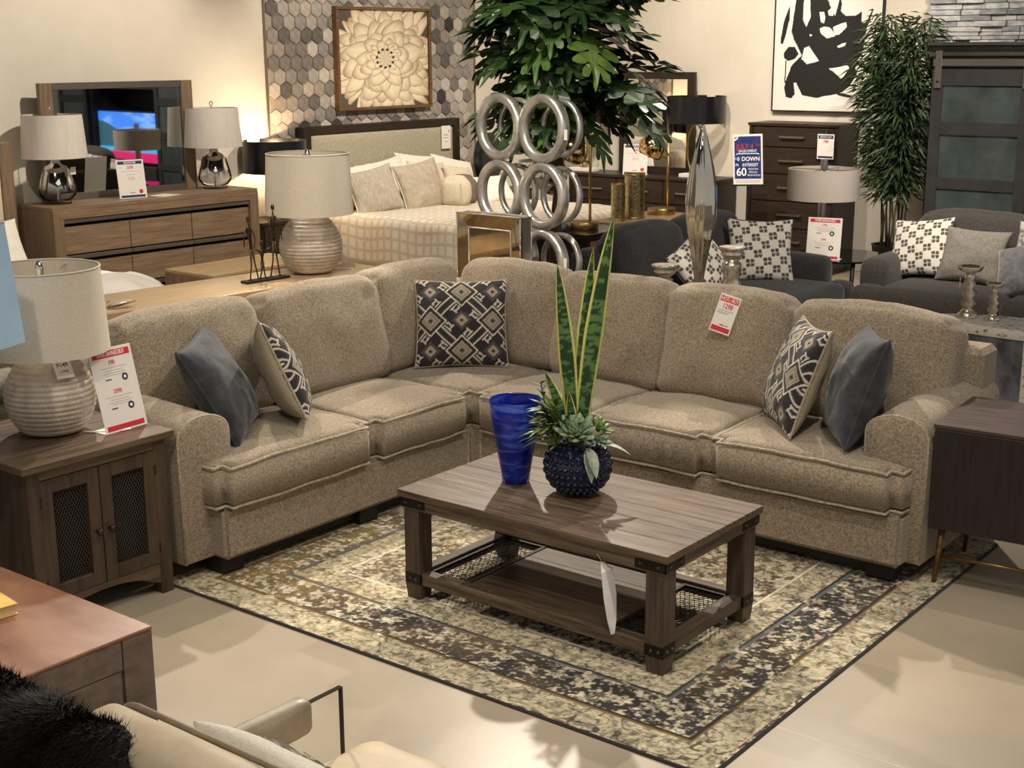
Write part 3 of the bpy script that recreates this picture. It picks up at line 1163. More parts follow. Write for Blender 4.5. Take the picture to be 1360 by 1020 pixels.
# plank top: boards with fine joints
pw = TW / 5
for k in range(5):
    me = G().box(0, TL, k * pw + 0.0004, (k + 1) * pw - 0.0004, H - 0.028, H, 0.0015).mesh('tabletop_plank')
    o = link('tabletop_plank', me, M['tbl_wood'], ct)
for (x0, x1, y0, y1) in ((0.012, TL - 0.012, 0.012, 0.034), (0.012, TL - 0.012, TW - 0.034, TW - 0.012)):
    ob('apron', G().box(x0, x1, y0, y1, H - 0.078, H - 0.028, 0.003), M['tbl_wood'], ct)
for (x0, x1) in ((0.012, 0.034), (TL - 0.034, TL - 0.012)):
    ob('apron', G().box(x0, x1, 0.034, TW - 0.034, H - 0.078, H - 0.028, 0.003), M['tbl_wood_y'], ct)
lw_ = 0.078
def legbox(x, y):
    g = G()
    def ring(k, z): return [(x + lw_ / 2 + sx * lw_ / 2 * k, y + lw_ / 2 + sy * lw_ / 2 * k, z) for sx, sy in ((-1, -1), (1, -1), (1, 1), (-1, 1))]
    vs = ring(0.86, 0) + ring(1, 0.06) + ring(1, H - 0.03)
    fs = [(3, 2, 1, 0), (8, 9, 10, 11)] + [(l * 4 + i, l * 4 + (i + 1) % 4, l * 4 + 4 + (i + 1) % 4, l * 4 + 4 + i) for l in (0, 1) for i in range(4)]
    return g.add(vs, fs)
for (x, y) in ((0.02, 0.02), (TL - 0.02 - lw_, 0.02), (0.02, TW - 0.02 - lw_), (TL - 0.02 - lw_, TW - 0.02 - lw_)):
    ob('leg', legbox(x, y), M['tbl_wood_z'], ct)
    sx = 1 if x < TL / 2 else -1
    sy = 1 if y < TW / 2 else -1
    ox = x if sx > 0 else x + lw_
    oy = y if sy > 0 else y + lw_
    # strap round the foot
    st_ = ob('leg_strap', G().box(x - 0.002, x + lw_ + 0.002, y - 0.002, y + lw_ + 0.002, 0.065, 0.112, 0.002), M['iron'], ct)
    b = G()
    for k in (0.35, 0.75):
        b.add(*((lambda gg: (gg.v, gg.f))(G().lathe([(0.0, 0.006), (0.005, 0.005), (0.007, 0.0)], 8, cap=False))),
              M=Matrix.Translation((x + lw_ * k, oy - sy * 0.002, 0.088)) @ Matrix.Rotation(PI / 2 * sy, 4, 'X'))
    for k in (0.3, 0.75):
        b.add(*((lambda gg: (gg.v, gg.f))(G().lathe([(0.0, 0.006), (0.005, 0.005), (0.007, 0.0)], 8, cap=False))),
              M=Matrix.Translation((ox - sx * 0.002, y + lw_ * k, 0.088)) @ Matrix.Rotation(-PI / 2 * sx, 4, 'Y'))
    ob('bolt', b, M['bolt'], st_)
    # corner strap under the top
    g = G()
    ex, ey = (0.010 if sx > 0 else TL - 0.010), (0.010 if sy > 0 else TW - 0.010)
    g.box(ex, ex + sx * 0.13, ey, ey + sy * 0.003, H - 0.070, H - 0.030)
    g.box(ex, ex + sx * 0.003, ey, ey + sy * 0.13, H - 0.070, H - 0.030)
    cs = ob('corner_strap', g, M['iron'], ct)
    b = G()
    dome = G().lathe([(0.0, 0.006), (0.005, 0.005), (0.0075, 0.0)], 8, cap=False)
    for k in (0.03, 0.105):
        b.add(dome.v, dome.f, Matrix.Translation((ex + sx * k, ey - sy * 0.0005, H - 0.05)) @ Matrix.Rotation(PI / 2 * sy, 4, 'X'))
        b.add(dome.v, dome.f, Matrix.Translation((ex - sx * 0.0005, ey + sy * k, H - 0.05)) @ Matrix.Rotation(-PI / 2 * sx, 4, 'Y'))
    ob('bolt', b, M['bolt'], cs)
# lower shelf: rails, boards, expanded-metal ends
for (y0, y1) in ((0.03, 0.082), (TW - 0.082, TW - 0.03)):
    ob('shelf_rail', G().box(0.09, TL - 0.09, y0, y1, 0.062, 0.112, 0.003), M['tbl_wood'], ct)
for (x0, x1) in ((0.03, 0.082), (TL - 0.082, TL - 0.03)):
    ob('shelf_rail', G().box(x0, x1, 0.09, TW - 0.09, 0.062, 0.112, 0.003), M['tbl_wood_y'], ct)
SX0, SX1 = 0.30, TL - 0.30
pw = (TW - 0.164) / 4
for k in range(4):
    ob('shelf_board', G().box(SX0, SX1, 0.082 + k * pw + 0.0004, 0.082 + (k + 1) * pw - 0.0004, 0.078, 0.098, 0.0015), M['tbl_wood'], ct)
def diamond_mesh(x0, x1, y0, y1, z, p=0.034, q=0.022, t=0.0032):
    """expanded metal: two families of crossing strands, clipped to the frame"""
    g = G()
    for sgn in (1, -1):
        kk_ = p / q
        lo_ = y0 - max(sgn * kk_ * x0, sgn * kk_ * x1)
        hi_ = y1 - min(sgn * kk_ * x0, sgn * kk_ * x1)
        c = lo_ + p * 0.37
        while c < hi_:
            # line y = sgn*(p/q)... in stretched coordinates
            pts = []
            k = p / q
            for (x, y) in ((x0, sgn * k * (x0) + c), (x1, sgn * k * (x1) + c)):
                if y0 <= y <= y1: pts.append((x, y))
            for (y, x) in ((y0, (y0 - c) / (sgn * k)), (y1, (y1 - c) / (sgn * k))):
                if x0 < x < x1: pts.append((x, y))
            if len(pts) >= 2:
                g.tube([(pts[0][0], pts[0][1], z), (pts[1][0], pts[1][1], z)], t / 2, 4)
            c += p
    return g
for (x0, x1) in ((0.082, SX0 - 0.002), (SX1 + 0.002, TL - 0.082)):
    g = G()
    for (a, b, c, e) in ((x0, x1, 0.082, 0.102), (x0, x1, TW - 0.102, TW - 0.082), (x0, x0 + 0.018, 0.102, TW - 0.102), (x1 - 0.018, x1, 0.102, TW - 0.102)):
        g.box(a, b, c, e, 0.086, 0.101, 0.001)
    fo = ob('mesh_frame', g, M['iron'], ct)
    mo = ob('mesh_wire', diamond_mesh(x0 + 0.01, x1 - 0.01, 0.09, TW - 0.09, 0.093, 0.034, 0.021), M['iron'], fo)
    mo['kind'] = 'stuff'
# paper price card hanging from the front apron, seen nearly edge-on
pc = thing('price_card', 'white paper price card hanging on a string below the coffee table top', 'price tag', (TX + 1.005, TY + 0.02, 0.012))
vs = []
prof = [(-0.010, 0.375), (0.006, 0.345), (0.020, 0.25), (0.030, 0.16), (0.034, 0.105)]
for k, (x, z) in enumerate(prof):
    wy = (0.008, 0.028, 0.032, 0.020, 0.003)[k]
    vs += [(x, -wy, z), (x + 0.012 * (k > 0), wy, z + 0.004)]
fs = [(2 * i, 2 * i + 1, 2 * i + 3, 2 * i + 2) for i in range(4)]
g = G().add(vs, fs)
cm = g.mesh('card')
co = link('card', cm, M['inkw'], pc)
sm_ = co.modifiers.new('t', 'SOLIDIFY')
sm_.thickness = 0.0012
ob('string', G().tube([(-0.010, 0, 0.373), (-0.012, -0.015, 0.40), (-0.004, -0.041, 0.42)], 0.001, 5), M['inkw'], pc)

# ================================================================== blue vase and planter
M['blueglass'] = None
def blue_glass():
    mt, nt, b = _new('cobalt_swirl_glass')
    tc = nt.nodes.new('ShaderNodeTexCoord')
    mp = nt.nodes.new('ShaderNodeMapping')
    mp.inputs['Scale'].default_value = (2.2, 2.2, 11)
    mp.inputs['Rotation'].default_value = (0.3, 0.22, 0)
    nt.links.new(tc.outputs['Object'], mp.inputs['Vector'])
    nz = nt.nodes.new('ShaderNodeTexNoise')
    nz.inputs['Scale'].default_value = 3.0
    nz.inputs['Detail'].default_value = 3
    nz.inputs['Distortion'].default_value = 0.8
    nt.links.new(mp.outputs['Vector'], nz.inputs['Vector'])
    rp = ramp(nt, nz.outputs['Fac'], [(0.3, S(14, 24, 120)), (0.5, S(30, 52, 176)), (0.66, S(88, 118, 214))])
    nt.links.new(rp.outputs['Color'], b.inputs['Base Color'])
    b.inputs['Roughness'].default_value = 0.12
    b.inputs['Transmission Weight'].default_value = 0.35
    b.inputs['IOR'].default_value = 1.4
    b.inputs['Subsurface Weight'].default_value = 0.0
    return mt
M['blueglass'] = blue_glass()
prof = [(0.0, 0.004), (0.050, 0.0), (0.056, 0.004), (0.060, 0.04), (0.074, 0.12), (0.092, 0.22), (0.104, 0.30), (0.108, 0.345), (0.105, 0.350),
        (0.101, 0.345), (0.097, 0.30), (0.085, 0.22), (0.066, 0.12), (0.050, 0.05), (0.0, 0.035)]
v = ob('glass_vase', G().lathe(prof, 48, cap=False), M['blueglass'], loc=(1.985, -1.925, 0.478), auto=60)
# the vase leans towards the viewer's left only by its flare
tag(v, 'cobalt blue swirled glass vase standing on the coffee table', 'vase')
v.location = (2.005, -1.925, 0.4785)

PXc, PYc = 2.295, -1.895
pl = thing('planted_pot', 'navy studded ceramic pot with snake plant and succulents on coffee table', 'plant', (PXc, PYc, 0.478))
def pot_rip(u_, z, rr):
    return 0.0
prof = []
for i in range(17):
    a = -PI / 2 * 0.80 + (PI / 2 * 0.80 + PI / 2 * 0.62) * i / 16
    prof.append((0.129 * math.cos(a), 0.118 + 0.119 * math.sin(a)))
prof = [(0.0, 0.004), (0.045, 0.0)] + [p for p in prof if p[1] > 0.004] + [(0.062, 0.212), (0.055, 0.19), (0.0, 0.185)]
M['navypot'] = plain('navy_glaze', S(20, 28, 56), 0.12, 0.0, 0.6)
pot = ob('pot', G().lathe(prof, 48, cap=False), M['navypot'], pl, smooth=True)
g = G()
stud = G().lathe([(0.0, 0.012), (0.005, 0.0105), (0.009, 0.006), (0.0105, 0.0)], 8, cap=False)
for row in range(8):
    a = math.radians(-52 + row * 14.2)
    rr = 0.129 * math.cos(a)
    zz = 0.118 + 0.119 * math.sin(a)
    n = max(12, int(2 * PI * rr / 0.024))
    for k in range(n):
        t = 2 * PI * (k + 0.5 * (row % 2)) / n
        nrm = Vector((math.cos(a) * math.cos(t), math.cos(a) * math.sin(t), math.sin(a)))
        g.add(stud.v, stud.f, frame((rr * math.cos(t), rr * math.sin(t), zz), nrm, (0.02, 0.01, 1)))
so = ob('stud', g, M['navypot'], pot, smooth=True)
so['kind'] = 'stuff'
ob('moss', G().lathe([(0.0, 0.215), (0.035, 0.212), (0.06, 0.20)], 20, cap=False), mott('moss', S(52, 62, 34), S(86, 92, 52), 90, 0.9, bump=0.5), pl, smooth=True)

def strap_leaf(length, width, bend, twist, seed, tipk=0.55):
    """sword leaf as a thin folded strip with yellow margins; base at origin, growing along +z"""
    nu, nv = 13, 110
    U, T = np.meshgrid(np.linspace(-1, 1, nu), np.linspace(0, 1, nv))
    wd = width / 2 * np.minimum(1, 0.55 + 0.9 * T) * np.clip(1 - T ** 3.2, 0, 1) ** 0.8
    tw = twist * T
    xx = U * wd
    yy = 0.30 * wd * (U ** 2)
    X = xx * np.cos(tw) - yy * np.sin(tw) + bend[0] * T ** 2
    Y = xx * np.sin(tw) + yy * np.cos(tw) + bend[1] * T ** 2
    Z = length * T
    me = gridmesh('leaf', X, Y, Z)
    dk, md, ye = np.array(S(34, 60, 36)), np.array(S(84, 114, 66)), np.array(S(200, 198, 112))
    b = fbm(U * 1.2 + seed, T * 75 + seed * 3, int(seed * 10), 3)
    C = np.where((b > 0.47)[..., None], md, dk)
    C[np.abs(U) > 0.72] = ye
    setcol(me, C.reshape(-1, 3))
    me.shade_smooth()
    return me
M['leafprint'] = vcol('variegated_leaf', 0.4, noisy=0.1, bscale=80)
RV = Vector((math.cos(YAW), math.sin(YAW), 0))
def aimed(me, base, vec, face, roll=0.0, nm='leaf', mat=None, parent=None):
    o = link(nm, me, mat, parent)
    z = Vector(vec).normalized()
    y = Vector(face)
    y = (y - z * y.dot(z)).normalized()
    x = y.cross(z)
    mm = Matrix((x, y, z)).transposed().to_4x4()
    mm.translation = Vector(base)
    o.matrix_local = mm
    return o
cf = Vector((-0.64, 0.76, 0.0))
for (L, wd, vec, tw, sd, bs, bend) in ((0.92, 0.086, (0.085, 0.06, 1), 0.15, 1.3, (0.004, 0.004), (0.035, 0.03)), (0.735, 0.078, (-0.062, -0.05, 1), -0.15, 2.7, (-0.008, -0.010), (-0.012, 0)),
                                       (0.79, 0.070, (0.028, 0.030, 1), 0.1, 3.9, (-0.012, 0.012), (0.03, 0.03)), (0.33, 0.055, (-0.22, -0.13, 1), 0.3, 4.4, (-0.02, -0.01), (-0.03, -0.02)),
                                       (0.24, 0.05, (-0.05, -0.12, 1), -0.3, 5.2, (0.0, -0.02), (0, -0.01))):
    me = strap_leaf(L, wd, bend, tw, sd)
    o = aimed(me, (bs[0], bs[1], 0.19), vec, cf, nm='sword_leaf', mat=M['leafprint'], parent=pl)
    o.modifiers.new('t', 'SOLIDIFY').thickness = 0.003
# fleshy rosettes
M['succ'] = mott('succulent_green', S(98, 124, 92), S(150, 168, 132), 40, 0.5, bump=0.05)
M['succ2'] = mott('bright_green', S(72, 104, 48), S(118, 142, 74), 40, 0.5)
M['succ3'] = mott('dark_green', S(38, 60, 32), S(70, 92, 48), 40, 0.5)
M['grey_leaf'] = mott('silver_green', S(112, 126, 108), S(160, 168, 150), 30, 0.5)
def fleshy(L, wd, th):
    g = G()
    rows = [(0, 0.25), (0.3, 0.7), (0.65, 1.0), (0.88, 0.7), (1.0, 0.08)]
    vs = []
    for t, k in rows:
        zz = 0.25 * L * t * t
        vs += [(-wd / 2 * k, L * t, zz + th * 0.3 * k), (0, L * t, zz - th * 0.35 * k), (wd / 2 * k, L * t, zz + th * 0.3 * k), (0, L * t, zz + th * 0.8 * k)]
    fs = []
    for i in range(len(rows) - 1):
        for j in range(4):
            fs.append((i * 4 + j, i * 4 + (j + 1) % 4, i * 4 + 4 + (j + 1) % 4, i * 4 + 4 + j))
    g.add(vs, fs)
    return g.mesh('rosette_leaf', True)
fl_m = {}
def rosette(c, n, R, mat, nrm, key):
    if key not in fl_m:
        me = fleshy(1.0, 0.42, 0.14)
        me.materials.append(mat)
        fl_m[key] = me
    F = frame(c, nrm, (0.3, 0.2, 0.9))
    for k in range(n):
        f = k / n
        az = k * 2.39996
        tilt = math.radians(78 - 66 * f ** 0.8)
        L = R * (0.30 + 0.70 * f ** 0.7)
        o = bpy.data.objects.new('rosette_leaf', fl_m[key])
        COL.objects.link(o)
        o.parent = pl
        o.matrix_local = F @ Matrix.Rotation(az, 4, 'Z') @ Matrix.Rotation(tilt, 4, 'X') @ Matrix.Scale(L, 4)
rosette((0.035, -0.062, 0.255), 38, 0.105, M['succ'], (0.28, -0.42, 0.86), 'a')
rosette((0.075, 0.025, 0.262), 22, 0.075, M['succ2'], (0.55, 0.2, 0.75), 'b')
rosette((0.10, -0.01, 0.235), 16, 0.06, M['succ'], (0.8, -0.2, 0.5), 'a')
rosette((-0.035, -0.09, 0.225), 14, 0.055, M['succ2'], (-0.2, -0.8, 0.5), 'b')
# sprigs of narrow and round leaves
def blade(L, wd, th=0.001, fold=0.2, droop=0.3):
    g = G()
    vs = []
    rows = 6
    for i in range(rows):
        t = i / (rows - 1)
        k = math.sin(PI * min(1, 0.08 + t * 0.92)) ** 0.8 if t < 1 else 0.02
        zz = -droop * L * t * t
        vs += [(-wd / 2 * k, L * t, zz + fold * wd * k), (0, L * t, zz), (wd / 2 * k, L * t, zz + fold * wd * k)]
    fs = []
    for i in range(rows - 1):
        fs += [(i * 3, i * 3 + 1, i * 3 + 4, i * 3 + 3), (i * 3 + 1, i * 3 + 2, i * 3 + 5, i * 3 + 4)]
    return g.add(vs, fs).mesh('sprig_leaf', True)
b1 = blade(0.10, 0.016)
b1.materials.append(M['succ2'])
b2 = blade(0.075, 0.036, droop=0.2)
b2.materials.append(M['succ3'])
b3 = blade(0.13, 0.048, droop=0.35)
b3.materials.append(M['grey_leaf'])
rnd = random.Random(5)
for k in range(92):
    az = rnd.uniform(2.2, 5.0) if k < 70 else rnd.uniform(0, 6.28)
    el = rnd.uniform(0.1, 1.15)
    c = Vector((-0.05 + 0.035 * math.cos(az), -0.03 + 0.035 * math.sin(az), 0.23 + rnd.uniform(0, 0.11)))
    v_ = Vector((math.cos(az) * math.cos(el), math.sin(az) * math.cos(el), math.sin(el)))
    o = bpy.data.objects.new('sprig_leaf', b1 if rnd.random() < 0.62 else b2)
    COL.objects.link(o)
    o.parent = pl
    side = Vector((0, 0, 1)) if abs(v_.z) < 0.9 else Vector((1, 0, 0))
    z = (side - v_ * side.dot(v_)).normalized()
    x = v_.cross(z)
    mm = Matrix((x, v_, z)).transposed().to_4x4()
    mm.translation = c
    o.matrix_local = mm @ Matrix.Scale(rnd.uniform(0.8, 1.5), 4)
# tall sprig on the left
g = G().tube([(-0.07, -0.05, 0.2), (-0.10, -0.075, 0.33), (-0.115, -0.09, 0.45)], 0.003, 6)
ob('stem', g, M['succ3'], pl, smooth=True)
for k in range(14):
    t = 0.25 + 0.75 * k / 13
    c = Vector((-0.07 - 0.045 * t, -0.05 - 0.04 * t, 0.2 + 0.25 * t))
    az = k * 2.4
    v_ = Vector((math.cos(az) * 0.8, math.sin(az) * 0.8, 0.6)).normalized()
    z = (Vector((0, 0, 1)) - v_ * v_.z).normalized()
    mm = Matrix((v_.cross(z), v_, z)).transposed().to_4x4()
    mm.translation = c
    o = bpy.data.objects.new('sprig_leaf', b2 if k > 8 else b1)
    COL.objects.link(o)
    o.parent = pl
    o.matrix_local = mm @ Matrix.Scale(0.62, 4)
for (c, v_) in (((0.10, 0.0, 0.215), (0.83, 0.55, 0.05)), ((0.085, -0.065, 0.205), (0.62, -0.42, -0.66)), ((-0.08, -0.06, 0.22), (-0.9, -0.42, 0.0)),
                ((0.09, -0.06, 0.215), (0.72, -0.42, -0.5))):
    v_ = Vector(v_).normalized()
    z = (Vector((0, 0, 1)) - v_ * v_.z).normalized()
    mm = Matrix((v_.cross(z), v_, z)).transposed().to_4x4()
    mm.translation = Vector(c)
    o = bpy.data.objects.new('broad_leaf', b3)
    COL.objects.link(o)
    o.parent = pl
    o.matrix_local = mm @ Matrix.Scale(0.95, 4)

# hang-tag on the sofa back
def hot_tag():
    Mt = frame((2.105, -0.40, 0.955), (0.12, -0.93, 0.26), (0.20, 0.2, 0.95))
    t = ob('hang_tag', G().box(-0.055, 0.055, -0.095, 0.095, -0.001, 0.001, 0.0004), M['card'])
    t.matrix_world = Mt
    tag(t, 'white and red hot buy price tag hanging on the sectional back cushion', 'price tag')
    ob('header', G().box(-0.049, 0.049, 0.058, 0.085, 0.001, 0.0014), M['red'], t)
    ob('footer', G().box(-0.049, 0.049, -0.088, -0.064, 0.001, 0.0014), M['red'], t)
    text('lettering', 'HOT', 0.026, M['inkw'], t, (-0.026, 0.0715, 0.0015), bold=0.0002, sx=0.72)
    ob('flame', G().prism([(-0.008, 0.060), (0.008, 0.060), (0.009, 0.072), (0.002, 0.083), (0.0, 0.076), (-0.006, 0.078), (-0.009, 0.069)], 0.0014, 0.0018), M['orange'], t)
    text('lettering', 'BUY', 0.026, M['inkw'], t, (0.028, 0.0715, 0.0015), bold=0.0002, sx=0.72)
    text('lettering', '1298', 0.034, M['inkr'], t, (0.0, 0.037, 0.0012), bold=0.0007, sx=0.8)
    g = G()
    for (x0, x1, y) in ((-0.04, 0.038, 0.016), (-0.046, 0.02, 0.007), (-0.046, 0.01, 0.0)):
        g.box(x0, x1, y - 0.0018, y + 0.0018, 0.001, 0.0013)
    ob('fine_print', g, M['inkg'], t)
    ob('fine_print', G().box(-0.01, 0.012, -0.057, -0.052, 0.001, 0.0013).box(0.018, 0.032, -0.056, -0.052, 0.001, 0.0013), M['inkk'], t)
    ob('string', G().tube([(0.0, 0.092, 0.0), (0.006, 0.11, 0.004), (0.014, 0.125, 0.0)], 0.0008, 4), M['inkw'], t)
hot_tag()
# ================================================================== end table with mesh doors
et = thing('end_table', 'walnut end table with two wire-mesh doors beside the left sofa arm', 'end table', (0, 0, 0))
X0, X1, Y0, Y1, ZT = 0.17, 0.885, -3.47, -2.765, 0.70
pw = (X1 - X0) / 4
for k in range(4):
    ob('tabletop_plank', G().box(X0 + k * pw + 0.0003, X0 + (k + 1) * pw - 0.0003, Y0, Y1, ZT - 0.03, ZT, 0.003), M['end_wood'], et)
bx0, bx1, by0, by1 = X0 + 0.03, X1 - 0.03, Y0 + 0.03, Y1 - 0.03
g = G()
for (x, y) in ((bx0, by0), (bx1 - 0.06, by0), (bx0, by1 - 0.06), (bx1 - 0.06, by1 - 0.06)):
    me = G().box(x, x + 0.06, y, y + 0.06, 0, ZT - 0.03, 0.003)
    ob('leg', me, M['end_wood_z'], et)
ob('side_panel', G().box(bx0 + 0.055, bx1 - 0.055, by0 + 0.008, by0 + 0.026, 0.09, ZT - 0.03), M['end_wood_z'], et)
ob('side_panel', G().box(bx0 + 0.055, bx1 - 0.055, by1 - 0.026, by1 - 0.008, 0.09, ZT - 0.03), M['end_wood_z'], et)
ob('back_panel', G().box(bx0 + 0.008, bx0 + 0.026, by0 + 0.055, by1 - 0.055, 0.09, ZT - 0.03), M['end_wood_z'], et)
ob('shade_block', G().box(bx0 + 0.03, bx1 - 0.075, by0 + 0.03, by1 - 0.03, 0.12, ZT - 0.035), M['void'], et)  # solid near-black block paints the shade behind the mesh doors
ob('top_rail', G().box(bx1 - 0.03, bx1 - 0.004, by0 + 0.055, by1 - 0.055, ZT - 0.075, ZT - 0.03, 0.002), M['end_wood'], et)
# arched skirt
ya, yb = by0 + 0.055, by1 - 0.055
pts = [(ya, 0.135), (ya, 0.045)]
for k in range(15):
    t = k / 14
    pts.append((ya + 0.05 + (yb - ya - 0.10) * t, 0.045 + 0.02 + 0.045 * math.sin(PI * t) ** 0.6))
pts += [(yb, 0.045), (yb, 0.135)]
g = G()
g.prism(pts[::-1], bx1 - 0.028, bx1 - 0.006, Matrix(((0, 0, 1, 0), (1, 0, 0, 0), (0, 1, 0, 0), (0, 0, 0, 1))))
ob('arched_skirt', g, M['end_wood'], et)
ob('dropped_skirt', G().box(bx0 + 0.055, bx1 - 0.055, by0 + 0.006, by0 + 0.026, 0.045, 0.10), M['end_wood'], et)
ym = (ya + yb) / 2
dz0, dz1 = 0.137, ZT - 0.078
for (a, b, kn) in ((ya + 0.002, ym - 0.002, 1), (ym + 0.002, yb - 0.002, -1)):
    g = G()
    fw = 0.055
    g.box(bx1 - 0.026, bx1 - 0.003, a, a + fw, dz0, dz1, 0.002)
    g.box(bx1 - 0.026, bx1 - 0.003, b - fw, b, dz0, dz1, 0.002)
    g.box(bx1 - 0.026, bx1 - 0.003, a + fw, b - fw, dz1 - fw, dz1, 0.002)
    g.box(bx1 - 0.026, bx1 - 0.003, a + fw, b - fw, dz0, dz0 + fw, 0.002)
    dr = ob('door', g, M['end_wood_z'], et)
    wm = diamond_mesh(a + fw - 0.004, b - fw + 0.004, dz0 + fw - 0.004, dz1 - fw + 0.004, 0.0, 0.026, 0.0135, 0.0028)
    g = G().add(wm.v, wm.f, Matrix(((0, 0, 1, bx1 - 0.02), (1, 0, 0, 0), (0, 1, 0, 0), (0, 0, 0, 1))))
    w_ = ob('mesh_wire', g, M['wire'], dr)
    w_['kind'] = 'stuff'
    yk = b - 0.027 if kn > 0 else a + 0.027
    ob('knob', G().lathe([(0.006, 0), (0.005, 0.012), (0.010, 0.016), (0.015, 0.022), (0.013, 0.030), (0.0, 0.033)], 14, Matrix.Translation((bx1 - 0.003, yk, 0.36)) @ Matrix.Rotation(PI / 2, 4, 'Y')), M['bronze'], dr, smooth=True)
    yh = a - 0.001 if kn > 0 else b + 0.001
    for zz in (dz0 + 0.07, dz1 - 0.08):
        ob('hinge', G().tube([(bx1 - 0.001, yh, zz - 0.02), (bx1 - 0.001, yh, zz + 0.02)], 0.004, 8), M['bronze'], dr)

# ================================================================== ceramic drum lamps
def ceramic_lamp(label, loc, s=1.0, rz=0.0):
    t = thing('table_lamp', label, 'lamp', loc, rz, 'textured ceramic table lamps')
    prof = []
    n = 96
    R = 0.178
    for i in range(n + 1):
        f = i / n
        # squat barrel
        z = 0.012 + 0.315 * f
        rr = R * math.sin(PI * (0.20 + 0.675 * f)) ** 0.72
        prof.append((rr, z))
    NR = 15
    def rip(u_, z, rr):
        f = (z - 0.012) / 0.315
        if f > 0.93 or f < 0.03:
            return 0
        b = abs(math.sin(PI * NR * f))
        k = int(NR * f)
        return 0.0055 * b ** 0.6 + 0.0022 * b * math.sin(2 * PI * (u_ * 60 + 0.5 * k)) - 0.004
    pr = [(0.0, 0.0), (0.085, 0.0), (0.095, 0.006)] + [(r_ * s, z * s) for r_, z in prof]
    pr = [(0.0, 0.0), (0.085 * s, 0.0), (0.095 * s, 0.006 * s)] + [(r_ * s, z * s) for r_, z in prof] + [(0.03 * s, 0.34 * s), (0.0, 0.341 * s)]
    sc_rip = lambda u_, z, rr: rip(u_, z / s, rr) * s if rr > 0.07 * s else 0
    ob('base', G().lathe(pr, 180, cap=False, rip=sc_rip), M['ceramic'], t, smooth=True)
    g = G()
    zb, zt, rb, rt = 0.338 * s, 0.675 * s, 0.250 * s, 0.232 * s
    sh = ob('lamp_shade', G().lathe([(rb, zb), (rt, zt), (rt - 0.003, zt), (rb - 0.003, zb), (rb, zb)], 64, cap=False), M['shade'], t, smooth=False, auto=30)
    ob('shade_rim', G().tube([((rt - 0.001) * math.cos(2 * PI * i / 48), (rt - 0.001) * math.sin(2 * PI * i / 48), zt) for i in range(48)], 0.004, 6, closed=True), M['shade_in'], sh, smooth=True)
    sp = ob('spider', G().tube([(0, 0, 0.60 * s), (rt * 0.99, 0.0, zt - 0.02)], 0.0025, 6).tube([(0, 0, 0.60 * s), (-rt * 0.5, rt * 0.86, zt - 0.02)], 0.0025, 6).tube([(0, 0, 0.60 * s), (-rt * 0.5, -rt * 0.86, zt - 0.02)], 0.0025, 6), M['nickel'], t)
    ob('harp', G().tube([(0, 0, 0.34 * s), (0, 0, 0.61 * s)], 0.006, 8), M['nickel'], t)
    ob('finial', G().lathe([(0.0, 0.60), (0.008, 0.60), (0.006, 0.612), (0.013, 0.62), (0.016, 0.638), (0.014, 0.655), (0.006, 0.667), (0.0, 0.668)] if s == 0 else
                           [(a * s, b * s) for a, b in ((0.0, 0.60), (0.008, 0.60), (0.006, 0.625), (0.014, 0.64), (0.018, 0.665), (0.014, 0.69), (0.006, 0.70), (0.0, 0.702))], 16), M['chrome'], t, smooth=True)
    return t
lampA = ceramic_lamp('ivory ceramic table lamp with linen drum shade on the walnut end table', (0.515, -3.085, 0.70), 1.0)
tg = ob('paper_tag', G().box(-0.036, 0.036, -0.045, 0.045, -0.0006, 0.0006, 0.0003), M['card'], lampA)
tg.matrix_local = frame((0.150, -0.03, 0.292), (0.80, -0.16, 0.62), (-0.5, 0.1, 0.85))
text('lettering', '$149', 0.026, M['inkk'], tg, (0.0, 0.012, 0.0008), bold=0.0005, sx=0.9)
text('lettering', '11998', 0.016, M['inkk'], tg, (0.0, -0.016, 0.0008), sx=0.9)
g = G().tube([(0.12, 0.06, 0.006), (0.17, 0.10, 0.004), (0.20, 0.135, 0.005), (0.225, 0.17, 0.004), (0.23, 0.21, 0.004)], 0.0035, 6)
ob('cord', g, M['card'], lampA, smooth=True)

